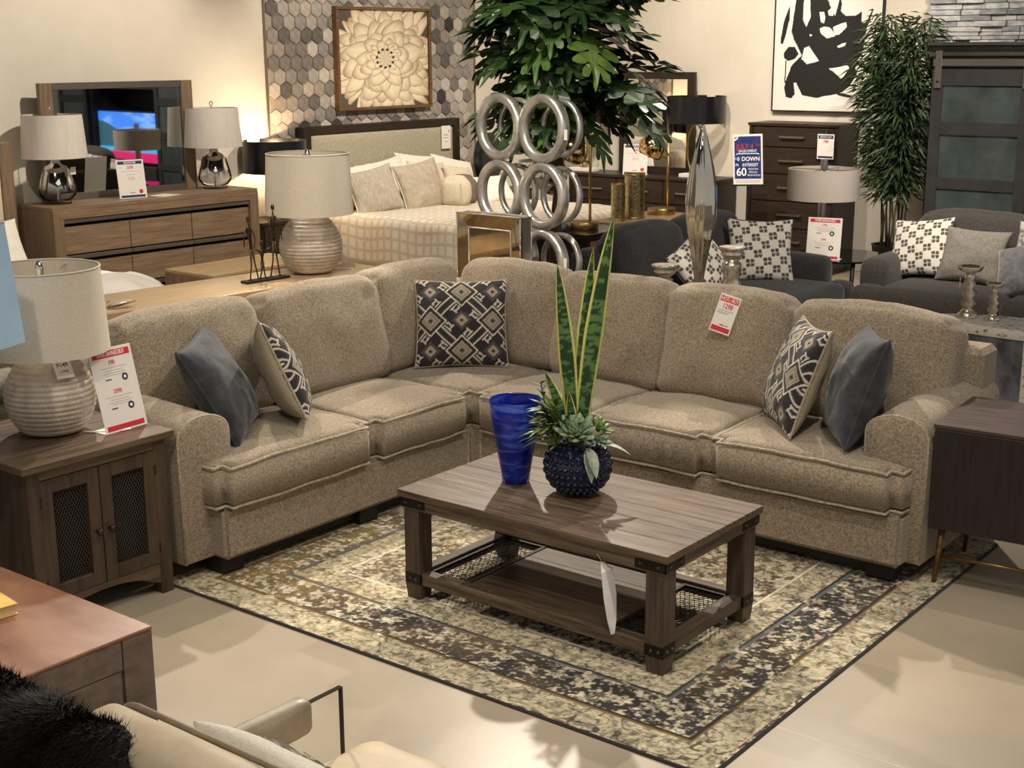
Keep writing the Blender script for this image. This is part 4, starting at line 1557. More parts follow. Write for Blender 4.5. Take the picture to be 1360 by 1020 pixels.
# ================================================================== standing price signs
def easel_sign(name, label, w, h, loc, yaw, lean, header, hcol, price, fcol, price2=None, depth=0.07, hs=0.9):
    """bent acrylic easel: upright card leaning back plus a short foot; faces local +x before yaw"""
    t = thing(name, label, 'sign', loc, yaw, 'printed price signs')
    a = lean
    F = Matrix.Rotation(-a, 4, 'Y') @ Matrix(((0, 0, 1, 0), (1, 0, 0, 0), (0, 1, 0, 0), (0, 0, 0, 1)))    # card plane: x->y, y->z, z->x
    c = ob('card', G().box(-w / 2, w / 2, 0.003, h, -0.0016, 0.0, 0.0004), M['card'], t)
    c.matrix_local = F
    ob('foot', G().box(-depth, 0.0, -w / 2, w / 2, 0.0005, 0.003, 0.0005), M['card'], t)
    ob('header', G().box(-w * 0.44, w * 0.44, h * 0.885, h * 0.965, 0.0, 0.0006), hcol, c)
    ob('footer', G().box(-w * 0.44, w * 0.44, h * 0.025, h * 0.085, 0.0, 0.0006), fcol, c)
    text('lettering', header, h * 0.072, M['inkw'], c, (0, h * 0.925, 0.0007), bold=h * 0.0008, sx=hs)
    if price2 is None:
        text('lettering', price, h * 0.12, M['inkr'], c, (0, h * 0.80, 0.0002), bold=h * 0.002, sx=0.72)
        g = G()
        for (x, ww, y) in ((0, 0.34, 0.70), (0.0, 0.16, 0.62), (0, 0.12, 0.55), (0, 0.12, 0.52), (0, 0.14, 0.49), (0.36, 0.05, 0.64), (0.36, 0.03, 0.52), (-0.36, 0.03, 0.8), (0.36, 0.03, 0.8)):
            g.box((x - ww) * w, (x + ww) * w, h * y - 0.0016, h * y + 0.0016, 0.0, 0.0003)
        ob('fine_print', g, M['inkg'], c)
        ob('seal', G().lathe([(0.0, 0.0004), (w * 0.075, 0.0004), (w * 0.075, 0.0)], 20, Matrix.Translation((w * 0.30, h * 0.17, 0)), cap=False), M['inkr'] if fcol is M['navy'] else M['inkg'], c)
        ob('fine_print', G().box(-w * 0.1, w * 0.08, h * 0.135, h * 0.15, 0, 0.0003), M['inkk'], c)
    else:
        for y, pz in ((0.82, price), (0.475, price2)):
            text('lettering', pz, h * 0.070, M['inkr'], c, (-w * 0.02, h * y, 0.0002), bold=h * 0.0015, sx=0.85)
            g = G()
            for (ww, dy) in ((0.30, 0.06), (0.22, 0.095), (0.26, 0.125), (0.2, 0.15)):
                g.box(-ww * w, ww * w, h * (y - dy) - 0.0012, h * (y - dy) + 0.0012, 0.0, 0.0003)
            ob('fine_print', g, M['inkg'], c)
            ob('fine_print', G().box(-w * 0.24, -w * 0.10, h * (y - 0.205), h * (y - 0.19), 0, 0.0003), M['inkk'], c)
            rg = ob('seal', G().lathe([(0.0, 0.0005), (w * 0.072, 0.0005), (w * 0.072, 0.0)], 20, Matrix.Translation((w * 0.22, h * (y - 0.195), 0)), cap=False), M['inkk'], c)
            ob('seal_centre', G().lathe([(0.0, 0.0008), (w * 0.032, 0.0008), (w * 0.032, 0.0)], 16, Matrix.Translation((w * 0.22, h * (y - 0.195), 0.0)), cap=False), M['inkw'], c)
    return t
easel_sign('price_sign', 'tall red and white easel price sign beside the lamp on the walnut end table', 0.215, 0.345, (0.735, -2.885, 0.70), math.radians(4), math.radians(13),
           'SUPER SAVINGS BUY', M['red'], '598', M['red'], '2098', 0.09, 0.62)

# ================================================================== floor lamp with the pale blue shade (its foot stands out of frame)
M['blue_shade'] = mott('pale_blue_shade', S(168, 199, 228), S(174, 204, 231), 4, 0.55, spec=0.3)
fl_ = thing('floor_lamp', 'pale blue tapered square lamp shade at the left edge', 'lamp', (0.83, -3.66, 0), math.radians(20))
ob('base', G().lathe([(0.0, 0.022), (0.05, 0.022), (0.11, 0.012), (0.115, 0.0), (0.0, 0.0)], 32, cap=False), M['nickel'], fl_, smooth=True)
ob('pole', G().tube([(0, 0, 0.02), (0, 0, 1.36)], 0.011, 12), M['nickel'], fl_, smooth=True)
def sq_shade(hb, ht, z0, z1, t):
    g = G()
    vs = []
    for (h_, z) in ((hb, z0), (ht, z1), (ht - t, z1), (hb - t, z0)):
        vs += [(-h_, -h_, z), (h_, -h_, z), (h_, h_, z), (-h_, h_, z)]
    fs = []
    for l in range(4):
        l2 = (l + 1) % 4
        fs += [(l * 4 + i, l * 4 + (i + 1) % 4, l2 * 4 + (i + 1) % 4, l2 * 4 + i) for i in range(4)]
    return g.add(vs, fs)
shd = ob('lamp_shade', sq_shade(0.175, 0.150, 1.185, 1.625, 0.004), M['blue_shade'], fl_)
ob('shade_rim', sq_shade(0.152, 0.150, 1.622, 1.634, 0.012), M['shade'], shd)
ob('spider', G().tube([(-0.14, 0, 1.60), (0.14, 0, 1.60)], 0.003, 6).tube([(0, -0.14, 1.60), (0, 0.14, 1.60)], 0.003, 6).tube([(0, 0, 1.35), (0, 0, 1.6)], 0.005, 6), M['nickel'], fl_)

# ================================================================== grey sofa behind the end table
gs = thing('loveseat', 'grey upholstered loveseat with its back to the walnut end table', 'sofa', (0, 0, 0))
M['grey_up'] = mott('grey_upholstery', S(120, 117, 104), S(142, 139, 126), 60, 0.95, bump=0.15, bscale=400, spec=0.1)
g = soft(0.20, 1.5, 0.66, 0.04, (0.01, 0, 0.006), (6, 16, 10), 0.002, 4)
ob('back', g, M['grey_up'], gs, loc=(0.0, -3.62, 0.42), smooth=True)
ob('back_roll', soft(0.24, 1.52, 0.11, 0.05, (0.01, 0, 0.01), (8, 20, 6), 0.004, 5), M['grey_up'], gs, loc=(0.0, -3.62, 0.80), smooth=True)
ob('seat', soft(0.72, 1.2, 0.18, 0.05, (0, 0, 0.02), (10, 14, 6)), M['grey_up'], gs, loc=(-0.45, -3.62, 0.38), smooth=True)
for y in (-4.30, -2.945):
    ob('arm', soft(0.75, 0.14, 0.52, 0.05), M['grey_up'], gs, loc=(-0.47, y, 0.34), smooth=True)
ob('base', G().box(-0.82, -0.02, -4.3, -2.9, 0.09, 0.29, 0.01), M['grey_up'], gs)
for (x, y) in ((-0.78, -4.25), (-0.78, -2.95), (-0.06, -4.25), (-0.06, -2.95)):
    ob('leg', G().box(x - 0.025, x + 0.025, y - 0.025, y + 0.025, 0, 0.09), M['black'], gs)

# ================================================================== brown table with a yellow book
bt = thing('low_table', 'reddish brown wooden low table with a yellow book, near the foreground chair', 'table', (0, 0, 0))
M['cherry'] = mott('worn_cherry', S(126, 84, 62), S(156, 112, 86), 3.2, 0.30, bump=0.05, stretch=(1, 2.2, 1), spec=0.5, rvar=0.06)
M['greyed'] = mott('greyed_side', S(100, 86, 78), S(130, 114, 104), 4, 0.45, bump=0.08, stretch=(1, 3, 5))
tx0, tx1, ty0, ty1, tz = 1.06, 2.05, -4.75, -3.79, 0.50
ob('tabletop', G().box(tx0, tx1, ty0, ty1, tz - 0.012, tz, 0.003), M['cherry'], bt)
ob('body', G().box(tx0 + 0.01, tx1 - 0.012, ty0 + 0.01, ty1 - 0.012, 0.06, tz - 0.012, 0.003), M['greyed'], bt)
ob('stile', G().box(tx1 - 0.012, tx1 - 0.001, ty1 - 0.11, ty1 - 0.002, 0.03, tz - 0.0125, 0.002), M['greyed'], bt)
ob('top_rail', G().box(tx1 - 0.012, tx1 - 0.001, ty0 + 0.1, ty1 - 0.114, tz - 0.105, tz - 0.0125, 0.002), M['greyed'], bt)
ob('drawer_front', G().box(tx1 - 0.012, tx1 - 0.002, ty0 + 0.1, ty1 - 0.122, 0.08, tz - 0.108, 0.002), M['greyed'], bt)
ob('plinth', G().box(tx0 + 0.03, tx1 - 0.05, ty0 + 0.03, ty1 - 0.05, 0.0, 0.06), M['black'], bt)
yb = thing('book', 'yellow hardcover book lying on the brown low table', 'book', (1.515, -4.12, 0.5005), math.radians(-8))
M['yellow'] = mott('yellow_cover', S(214, 172, 54), S(232, 198, 92), 9, 0.45)
ob('cover', G().box(-0.11, 0.11, -0.15, 0.15, 0.0, 0.003, 0.001).box(-0.11, 0.11, -0.15, 0.15, 0.033, 0.036, 0.001).box(-0.11, -0.107, -0.15, 0.15, 0.0, 0.036), M['yellow'], yb)
ob('pages', G().box(-0.106, 0.104, -0.144, 0.144, 0.003, 0.033), mott('page_edges', S(222, 206, 150), S(236, 222, 172), 50, 0.9, stretch=(1, 1, 30)), yb)

# ================================================================== foreground armchair
M['cream_up'] = mott('cream_leather', S(206, 188, 158), S(224, 207, 178), 8, 0.5, bump=0.12, bscale=40, spec=0.3)
M['pad'] = mott('greige_leather', S(150, 136, 116), S(176, 162, 140), 9, 0.4, bump=0.08, bscale=60)
ch = thing('armchair', 'cream upholstered armchair with clear acrylic sides at the bottom edge', 'armchair', (0, 0, 0))
AX0, AX1 = 2.868, 3.62
for x in (AX0, AX1):
    pz_ = 0.543
    sl = G().box(x - 0.007, x + 0.007, -4.62, -3.80, 0.0, pz_, 0.001)
    sd = ob('side_panel', sl, M['acrylic'], ch)
    e = G()
    e.box(x - 0.0072, x + 0.0072, -4.62, -3.80, pz_, pz_ + 0.003)
    e.box(x - 0.0072, x + 0.0072, -3.80, -3.797, 0.0, pz_ + 0.003)
    ob('panel_edge', e, plain('acrylic_edge', S(60, 55, 48), 0.15), sd)
    # wrapped arm pad
    g = soft(0.062, 0.50, 0.10, 0.024, (0.004, 0, 0.006), (6, 14, 8), 0.002, 6)
    ob('arm_pad', g, M['pad'], ch, loc=(x, -4.170, pz_ - 0.026), smooth=True)
ob('seat_cushion', soft(AX1 - AX0 - 0.03, 0.80, 0.19, 0.07, (0, 0.015, 0.03), (14, 14, 8), 0.004, 5, 3), M['cream_up'], ch, loc=((AX0 + AX1) / 2, -4.10, 0.295), smooth=True)
ob('seat_frame', G().box(AX0 + 0.01, AX1 - 0.01, -4.60, -3.84, 0.12, 0.22, 0.01), M['cream_up'], ch)
o = ob('back_cushion', soft(AX1 - AX0 - 0.06, 0.20, 0.60, 0.075, (0.01, 0.03, 0.015), (16, 10, 14), 0.006, 5, 8), M['cream_up'], ch, smooth=True)
o.matrix_local = Matrix.Translation(((AX0 + AX1) / 2 + 0.045, -4.60, 0.555)) @ Matrix.Rotation(math.radians(10), 4, 'X')
lp = [(p[0], 0.085, p[1]) for p in rr_loop(AX1 - AX0 - 0.11, 0.57, 0.08, 0)]
ob('piping', G().tube(lp, 0.007, 6, closed=True), M['pad'], o, smooth=True)

# black fur throw draped over the chair back: a hanging sheet with real hair strands
def fur_sheet():
    nu, nv = 40, 44
    U, V = np.meshgrid(np.linspace(0, 1, nu), np.linspace(0, 1, nv))
    X = 2.68 + 0.52 * U + 0.05 * np.sin(V * 5 + U * 2)
    # path over the top of the back from front to rear
    s = V * 1.02
    zt = 0.845
    Y = np.where(s < 0.26, -4.665 - s * 0.62, -4.826 - (s - 0.26) * 0.20)
    Z = np.where(s < 0.26, 0.868 + 0.030 * np.sin(s / 0.26 * PI), 0.868 - (s - 0.26) * 0.85)
    Z = Z + 0.012 * np.sin(U * 17 + V * 3) * (0.4 + 0.6 * fbm(U * 5, V * 5, 3)) + 0.02 * (fbm(U * 4 + 2, V * 4, 9) - 0.3)
    Y = Y - 0.03 * np.sin(U * 15 + 1) * np.clip((s - 0.3) * 4, 0, 1)
    Z = Z - 0.06 * (U > 0.75) * (U - 0.75) / 0.25
    return gridmesh('fur_throw', X, Y, Z)
M['fur'] = mott('black_fur', S(10, 9, 9), S(24, 21, 21), 12, 0.7, spec=0.35)
fm = fur_sheet()
fm.shade_smooth()
ft = link('fur_throw', fm, M['fur'])
tag(ft, 'black fur throw draped over the back of the cream armchair', 'throw')
rnd = random.Random(9)
nrm = [v.normal.copy() for v in fm.vertices]
V_ = [v.co.copy() for v in fm.vertices]
F_ = [tuple(p.vertices) for p in fm.polygons]
g = G()
vs = []
fs = []
for k in range(26000):
    f = rnd.choice(F_)
    a, b = rnd.random(), rnd.random()
    p = V_[f[0]] * (1 - a) * (1 - b) + V_[f[1]] * a * (1 - b) + V_[f[2]] * a * b + V_[f[3]] * (1 - a) * b
    n = nrm[f[0]]
    if n.z < 0 and n.y > 0: n = -n
    lay = Vector((0.5 * math.sin(p.x * 23), -0.6, -0.35)) + Vector((rnd.uniform(-.4, .4), rnd.uniform(-.4, .4), rnd.uniform(-.3, .3)))
    dr = (n * (1 if n.dot(Vector((0.3, -0.5, 0.8))) > 0 else -1) * 0.75 + lay * 0.8).normalized()
    L = rnd.uniform(0.016, 0.034)
    sd = dr.cross(n).normalized() * 0.0011 if dr.cross(n).length > 1e-4 else Vector((0.001, 0, 0))
    i0 = len(vs)
    vs += [p - sd, p + sd, p + dr * L + Vector((0, 0, -0.004))]
    fs.append((i0, i0 + 1, i0 + 2))
g.v, g.f = [tuple(v) for v in vs], fs
hr = ob('hair', g, M['fur'], ft)
hr['kind'] = 'stuff'

# white textured throw pillow in a clear wrapper, on the chair seat
def bag():
    Mx = frame((3.285, -4.335, 0.602), (0.05, 0.80, 0.58), (0.05, -0.58, 0.80))
    p = pillow('throw_pillow', 'white nubby throw pillow with a clear printed wrapper on the cream armchair', 0.44, 0.40, 0.15,
               mott('nubby_white', S(226, 220, 204), S(240, 236, 224), 120, 0.95, bump=0.9, bscale=170), Mx, seed=6.1)
    me, rim = pillow_mesh('wrapper', 0.40, 0.34, 0.185, None, None, 30, 0.03, 8.2)
    w_ = link('wrapper', me, None, p)
    w_.location = (0.02, -0.012, 0.0)
    mt = thin_glass('plastic_film', (0.93, 0.93, 0.95), 0.5)
    me.materials.append(mt)
    text('lettering', 'Luxe', 0.05, M['inkg'], p, (0.06, -0.05, 0.105), rot=(0, 0, 0.3))
    ob('hanging_hole', G().lathe([(0.0, 0.0012), (0.018, 0.001), (0.02, 0.0)], 18, Matrix.Translation((-0.10, 0.10, 0.07)) @ Matrix.Rotation(-0.5, 4, 'X') @ Matrix.Scale(0.4, 4, (0, 1, 0)), cap=False), M['inkk'], p)
    return p
bag()

# ================================================================== accent cabinet at the right
ac = thing('accent_cabinet', 'dark espresso accent cabinet on slim brass legs beside the right sofa arm', 'cabinet', (3.345, -0.87, 0), math.radians(4))
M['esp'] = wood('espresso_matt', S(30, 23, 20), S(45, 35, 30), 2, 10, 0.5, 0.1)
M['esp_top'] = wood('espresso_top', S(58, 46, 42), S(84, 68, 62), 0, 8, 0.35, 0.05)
cw, cd = 0.50, 0.55
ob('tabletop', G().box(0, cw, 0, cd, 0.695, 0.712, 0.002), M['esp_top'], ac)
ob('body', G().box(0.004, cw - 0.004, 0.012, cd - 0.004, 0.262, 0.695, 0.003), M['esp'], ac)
ob('door', G().box(0.006, cw - 0.006, 0.0, 0.012, 0.266, 0.693, 0.003), M['esp'], ac)
ob('pull', G().box(cw - 0.045, cw - 0.037, -0.014, 0.0, 0.44, 0.54, 0.002), M['gold_b'], ac)
M['brassleg'] = mott('antique_brass', S(112, 84, 52), S(142, 110, 70), 30, 0.38, 0.85)
lg = []
for (x, y, dx, dy) in ((0.05, 0.06, -0.025, 0.0), (cw - 0.05, 0.06, 0.025, 0.0), (0.05, cd - 0.05, -0.025, 0.0), (cw - 0.05, cd - 0.05, 0.025, 0.0)):
    ob('leg', G().tube([(x, y, 0.265), (x + dx, y + dy, 0.0)], [0.015, 0.009], 12), M['brassleg'], ac, smooth=True)
ob('stretcher', G().tube([(0.03, 0.06, 0.135), (cw - 0.03, 0.06, 0.135)], 0.008, 10), M['brassleg'], ac, smooth=True)
ob('stretcher', G().tube([(0.03, cd - 0.05, 0.135), (cw - 0.03, cd - 0.05, 0.135)], 0.008, 10), M['brassleg'], ac, smooth=True)
# ================================================================== console behind the left wing
cn = thing('console_table', 'long light oak console behind the left wing of the sectional', 'console table', (-0.66, -0.02, 0), math.radians(-5))
ob('tabletop', G().box(-0.56, 0.0, -2.25, 0.22, 0.805, 0.85, 0.004), M['lightoak'], cn)
ob('back_panel', G().box(-0.07, -0.05, -2.15, 0.12, 0.10, 0.805), M['lightoak'], cn)
for y in (-2.2, -1.4, -0.6, 0.15):
    ob('side_panel', G().box(-0.54, -0.05, y - 0.02, y + 0.02, 0.0, 0.805, 0.002), M['lightoak'], cn)
ob('shelf', G().box(-0.53, -0.07, -2.18, 0.13, 0.40, 0.425), M['lightoak'], cn)
lampB = ceramic_lamp('ivory ceramic table lamp with linen drum shade on the light oak console', (-0.96, -0.21, 0.85), 1.10, 0.4)
ob('cord', G().tube([(0.06, 0.10, 0.004), (0.12, 0.17, 0.004), (0.2, 0.19, 0.004)], 0.003, 6), M['card'], lampB)
# bronze figures walking hand in hand
sp = thing('figure_sculpture', 'dark bronze sculpture of three slender walking figures on the light oak console', 'sculpture', (-0.955, -0.60, 0.85), math.radians(-4))
ob('plinth', G().box(-0.035, 0.035, -0.165, 0.165, 0.0, 0.016, 0.003), M['black'], sp)
def figure(y, H_, lean, stride, armL, armR, nm='figure'):
    g = G()
    hip = Vector((0, y + lean * 0.45, H_ * 0.50))
    neck = Vector((0, y + lean * 0.9, H_ * 0.84))
    g.tube([(0, y - stride, 0.014), (0.004, y - stride * 0.45 + lean * 0.2, H_ * 0.26), hip + Vector((0, -0.006, 0))], [0.004, 0.0045, 0.008], 8)
    g.tube([(0, y + stride, 0.014), (-0.004, y + stride * 0.6 + lean * 0.2, H_ * 0.26), hip + Vector((0, 0.006, 0))], [0.004, 0.0045, 0.008], 8)
    for s_ in (-1, 1):
        g.tube([(0, y + s_ * stride - 0.012, 0.018), (0, y + s_ * stride + 0.014, 0.018)], 0.005, 6)
    g.tube([hip, hip.lerp(neck, 0.35), hip.lerp(neck, 0.7), neck + Vector((0, 0, -0.012)), neck], [0.010, 0.010, 0.017, 0.019, 0.006], 8, flat=0.6)
    g.tube([neck, neck + Vector((0, 0, H_ * 0.05))], 0.0045, 8)
    g.lathe([(0.0, -0.020), (0.009, -0.013), (0.0125, 0.0), (0.010, 0.013), (0.0, 0.020)], 10, Matrix.Translation(neck + Vector((0, 0.001, H_ * 0.055 + 0.018))), cap=False)
    for s_, hand in ((-1, armL), (1, armR)):
        sh = neck + Vector((0, s_ * 0.020, -0.014))
        hd = Vector(hand)
        el = sh.lerp(hd, 0.5) + Vector((0.006, s_ * 0.012, 0))
        g.tube([sh, el, hd], [0.006, 0.0042, 0.003], 7)
    return ob(nm, g, M['bronze'], sp, smooth=True)
figure(-0.085, 0.41, -0.03, 0.032, (0.01, -0.155, 0.22), (0.0, -0.075, 0.205))
figure(-0.02, 0.235, 0.0, 0.022, (0.0, -0.072, 0.205), (0.0, 0.045, 0.21))
figure(0.075, 0.47, 0.0, 0.036, (0.0, 0.04, 0.215), (0.0, 0.135, 0.235))
# crumpled silver leaf dish
g = G()
for k, (x, y, a) in enumerate(((0, 0, 0.2), (0.02, 0.10, -0.3), (-0.02, -0.09, 0.5))):
    b = blade(0.16, 0.06, droop=-0.15, fold=0.35)
    g.add([v.co for v in b.vertices], [tuple(p.vertices) for p in b.polygons], Matrix.Translation((x, y, 0.006)) @ Matrix.Rotation(a, 4, 'Z'))
o = ob('leaf_dish', g, M['nickel'], smooth=True, loc=(-0.95, -1.86, 0.851))
tag(o, 'small silver leaf ornament lying on the light oak console beside the shade', 'ornament')
o.modifiers.new('t', 'SOLIDIFY').thickness = 0.003

M['duvet'] = plain('white_duvet', S(240, 235, 226), 0.9, spec=0.1)
# ================================================================== left bed: headboard post, white duvet, pillow
lb = thing('bed', 'bed with a rumpled white duvet and wooden headboard at the left edge', 'bed', (0, 0, 0))
ob('headboard_post', G().box(-4.68, -4.56, -0.09, 0.02, 0.0, 1.52, 0.006), M['oak_z'], lb)
ob('headboard_post', G().box(-4.68, -4.56, -2.12, -2.01, 0.0, 1.52, 0.006), M['oak_z'], lb)
ob('headboard_panel', soft(0.08, 1.92, 1.0, 0.03, (0.01, 0, 0), (6, 16, 12)), M['ivory_cloth'], lb, loc=(-4.60, -1.05, 0.98), smooth=True)
ob('side_rail', G().box(-4.6, -2.55, -0.10, -0.05, 0.16, 0.36, 0.004), M['oak'], lb)
ob('footboard', G().box(-2.56, -2.50, -2.05, -0.05, 0.0, 0.42, 0.006), M['oak'], lb)
ob('mattress', soft(2.0, 1.92, 0.22, 0.06), M['white_cloth'], lb, loc=(-3.58, -1.07, 0.34), smooth=True)
def dsag(p, U):
    p.z += 0.06 * fbm(np.array([p.x * 2.2]), np.array([p.y * 2.2]), 4)[0] + (0.03 * math.sin(p.x * 8 + p.y * 5) + 0.02 * math.sin(p.x * 19 - p.y * 13 + 2 * math.sin(p.y * 4))) * max(0, U[2])
    return p
ob('duvet', soft(1.98, 2.06, 0.34, 0.12, (0, 0, 0.07), (44, 44, 10), 0.035, 3.5, 2, dsag), M['duvet'], lb, loc=(-3.24, -1.04, 0.42), smooth=True)
pillow('bed_pillow', 'white pillow leaning on the wooden headboard at the left edge', 0.62, 0.48, 0.16, M['white_cloth'], frame((-4.33, -0.40, 0.72), (0.9, -0.05, 0.45), (-0.45, 0, 0.9)), seed=7.7)

# ================================================================== bench between the console and the dresser
bn = thing('bench_table', 'low pale oak block coffee table in front of the oak dresser', 'coffee table', (-3.96, 0.965, 0))
ob('tabletop', G().box(0, 0.60, 0, 1.15, 0.425, 0.45, 0.003), M['lightoak'], bn)
for y in (0.0, 1.12):
    ob('end_panel', G().box(0.0, 0.60, y, y + 0.03, 0, 0.425, 0.002), M['oak_z'], bn)
for k in range(6):
    ob('end_plank', G().box(0.004 + k * 0.0985, 0.004 + (k + 1) * 0.0985 - 0.003, -0.008, 0.0, 0.004, 0.423, 0.002), M['oak_z'], bn)
ob('front_panel', G().box(0.54, 0.56, 0.03, 1.12, 0.03, 0.36), M['darkwood'], bn)  # espresso colour paints the shadow below the overhanging top
ob('rail', G().box(0.57, 0.60, 0.03, 1.12, 0.38, 0.425), M['oak'], bn)

# ================================================================== oak dresser with mirror, glass lamps and sign
DR = math.radians(-2.2)
dr = thing('dresser', 'grey oak dresser with pewter-edged drawers against the left wall', 'dresser', (-4.33, 0.19, 0), DR)
DW, DH, DD = 2.09, 1.0, 0.52
ob('top', G().box(-DD, 0, 0, DW, DH - 0.035, DH, 0.003), M['oak'], dr)
ob('top_border', G().prism([(0.0, DH - 0.035), (DW, DH - 0.035), (DW - 0.095, DH - 0.10), (0.095, DH - 0.10)][::-1], -0.04, 0.0, Matrix(((0, 0, 1, 0), (1, 0, 0, 0), (0, 1, 0, 0), (0, 0, 0, 1)))), M['oak'], dr)
for y0, pts in ((0, [(0.0, 0.0), (0.0, DH - 0.036), (0.094, DH - 0.101), (0.094, 0.0)]), (1, [(DW, 0.0), (DW - 0.094, 0.0), (DW - 0.094, DH - 0.101), (DW, DH - 0.036)])):
    ob('side_border', G().prism(pts, -0.04, 0.0, Matrix(((0, 0, 1, 0), (1, 0, 0, 0), (0, 1, 0, 0), (0, 0, 0, 1)))), M['oak_z'], dr)
for y in (0.0, DW - 0.03):
    ob('side_panel', G().box(-DD, -0.041, y, y + 0.03, 0, DH - 0.035), M['oak_z'], dr)
ob('carcass', G().box(-DD + 0.005, -0.075, 0.03, DW - 0.03, 0.06, DH - 0.036), M['void'], dr)  # near-black colour paints the shadow gaps around the drawers
cwid = (DW - 0.19) / 3
for rz_ in range(3):
    zt = DH - 0.103 - rz_ * 0.295
    for cx_ in range(3):
        y0 = 0.095 + cx_ * cwid
        dw_ = ob('drawer', G().box(-0.075, -0.028, y0 + 0.004, y0 + cwid - 0.004, zt - 0.288, zt - 0.062, 0.002), M['oak'], dr)
        ob('pewter_lip', G().box(-0.05, -0.006, y0 + 0.004, y0 + cwid - 0.004, zt - 0.034, zt - 0.003, 0.002), M['oak_trim'], dw_)
ob('plinth', G().box(-DD + 0.02, -0.05, 0.095, DW - 0.095, 0, 0.012), M['oak'], dr)
mi = thing('dresser_mirror', 'landscape oak-framed mirror standing on the grey oak dresser', 'mirror', (-4.775, 0.44, 1.0), math.radians(-3.2))
MW, MH = 1.50, 0.965
ob('glass', G().box(-0.012, 0.0, 0.09, MW - 0.09, 0.05, MH - 0.05), M['mirror'], mi)
for y in (0.0, MW - 0.115):
    ob('side_frame', G().box(-0.03, 0.022, y, y + 0.115, 0, MH, 0.003), M['oak_z'], mi)
for z in (0.0, MH - 0.055):
    ob('rail', G().box(-0.03, 0.018, 0.115, MW - 0.115, z, z + 0.055, 0.003), M['oak_trim'], mi)
for y in (0.115, MW - 0.145):
    ob('mirror_edge', G().box(0.0, 0.0015, y, y + 0.03, 0.055, MH - 0.055), M['mirror'], mi)
ob('back_board', G().box(-0.03, -0.012, 0.02, MW - 0.02, 0.0, MH - 0.01), M['darkwood'], mi)

def ombre_glass():
    mt, nt, b = _new('mercury_ombre_glass')
    out = nt.nodes['Material Output']
    b.inputs['Base Color'].default_value = (*S(214, 212, 210), 1)
    b.inputs['Metallic'].default_value = 1.0
    b.inputs['Roughness'].default_value = 0.06
    tr = nt.nodes.new('ShaderNodeBsdfTransparent')
    gl = nt.nodes.new('ShaderNodeBsdfGlossy')
    gl.inputs['Roughness'].default_value = 0.02
    lw = nt.nodes.new('ShaderNodeLayerWeight')
    lw.inputs['Blend'].default_value = 0.12
    m1 = nt.nodes.new('ShaderNodeMixShader')
    nt.links.new(lw.outputs['Fresnel'], m1.inputs[0])
    nt.links.new(tr.outputs[0], m1.inputs[1])
    nt.links.new(gl.outputs[0], m1.inputs[2])
    tc = nt.nodes.new('ShaderNodeTexCoord')
    sx = nt.nodes.new('ShaderNodeSeparateXYZ')
    nt.links.new(tc.outputs['Object'], sx.inputs[0])
    mr = nt.nodes.new('ShaderNodeMapRange')
    mr.interpolation_type = 'SMOOTHSTEP'
    mr.inputs['From Min'].default_value = 0.07
    mr.inputs['From Max'].default_value = 0.20
    nt.links.new(sx.outputs['Z'], mr.inputs['Value'])
    m2 = nt.nodes.new('ShaderNodeMixShader')
    nt.links.new(mr.outputs['Result'], m2.inputs[0])
    nt.links.new(m1.outputs[0], m2.inputs[1])
    nt.links.new(b.outputs[0], m2.inputs[2])
    nt.links.new(m2.outputs[0], out.inputs['Surface'])
    return mt
M['ombre'] = ombre_glass()
M['silk'] = mott('silk_shade', S(206, 198, 188), S(216, 208, 198), 30, 0.55, bump=0.05, stretch=(1, 1, 0.1))
M['clear'] = thin_glass('clear_glass', (0.98, 0.98, 0.98), 0.1)
def glass_lamp(label, loc):
    t = thing('table_lamp', label, 'lamp', loc, 0, 'mercury glass lamps on the dresser')
    ob('foot', G().lathe([(0.0, 0.0), (0.105, 0.0), (0.105, 0.018), (0.06, 0.022), (0.0, 0.022)], 36, cap=False), M['clear'], t, auto=40)
    ob('base', G().lathe([(0.07, 0.022), (0.115, 0.035), (0.148, 0.075), (0.152, 0.10), (0.135, 0.18), (0.108, 0.27), (0.088, 0.305), (0.045, 0.325), (0.035, 0.345), (0.04, 0.355), (0.0, 0.356)], 40, cap=False), M['ombre'], t, smooth=True)
    ob('stem', G().tube([(0, 0, 0.022), (0, 0, 0.40)], 0.008, 10), M['nickel'], t)
    ob('lamp_shade', G().lathe([(0.262, 0.375), (0.238, 0.72), (0.235, 0.72), (0.259, 0.375), (0.262, 0.375)], 56, cap=False), M['silk'], t, auto=30)
    ob('shade_top', G().tube([(-0.236, 0, 0.705), (0.236, 0, 0.705)], 0.003, 6).tube([(0, 0, 0.4), (0, 0, 0.74)], 0.004, 6), M['nickel'], t)
    ob('finial', G().tube([(0.0, 0.018 * math.cos(2 * PI * i / 16), 0.757 + 0.018 * math.sin(2 * PI * i / 16)) for i in range(16)], 0.005, 6, closed=True), M['chrome'], t, smooth=True)
    return t
gl1 = glass_lamp('silver ombre glass lamp with white drum shade, left end of oak dresser', (-4.60, 0.43, 1.0))
pt = ob('paper_tag', G().box(-0.001, 0.001, -0.035, 0.035, -0.03, 0.03), M['card'], gl1, loc=(0.135, 0.07, 0.27), rot=(0, 0, 0.35))
glass_lamp('silver ombre glass lamp with white drum shade, right end of oak dresser', (-4.56, 2.05, 1.0))
easel_sign('price_sign', 'white and navy bedroom price sign standing on the grey oak dresser', 0.245, 0.325, (-4.44, 1.06, 1.0), math.radians(-14), math.radians(9),
           'BEDROOM', M['navy'], '2698', M['navy'], None, 0.08, 0.92)
o = ob('leaflet', G().box(-0.09, 0.09, -0.11, 0.11, 0, 0.002), M['card'], loc=(-4.42, 1.36, 1.0005), rot=(0, 0, 0.2))
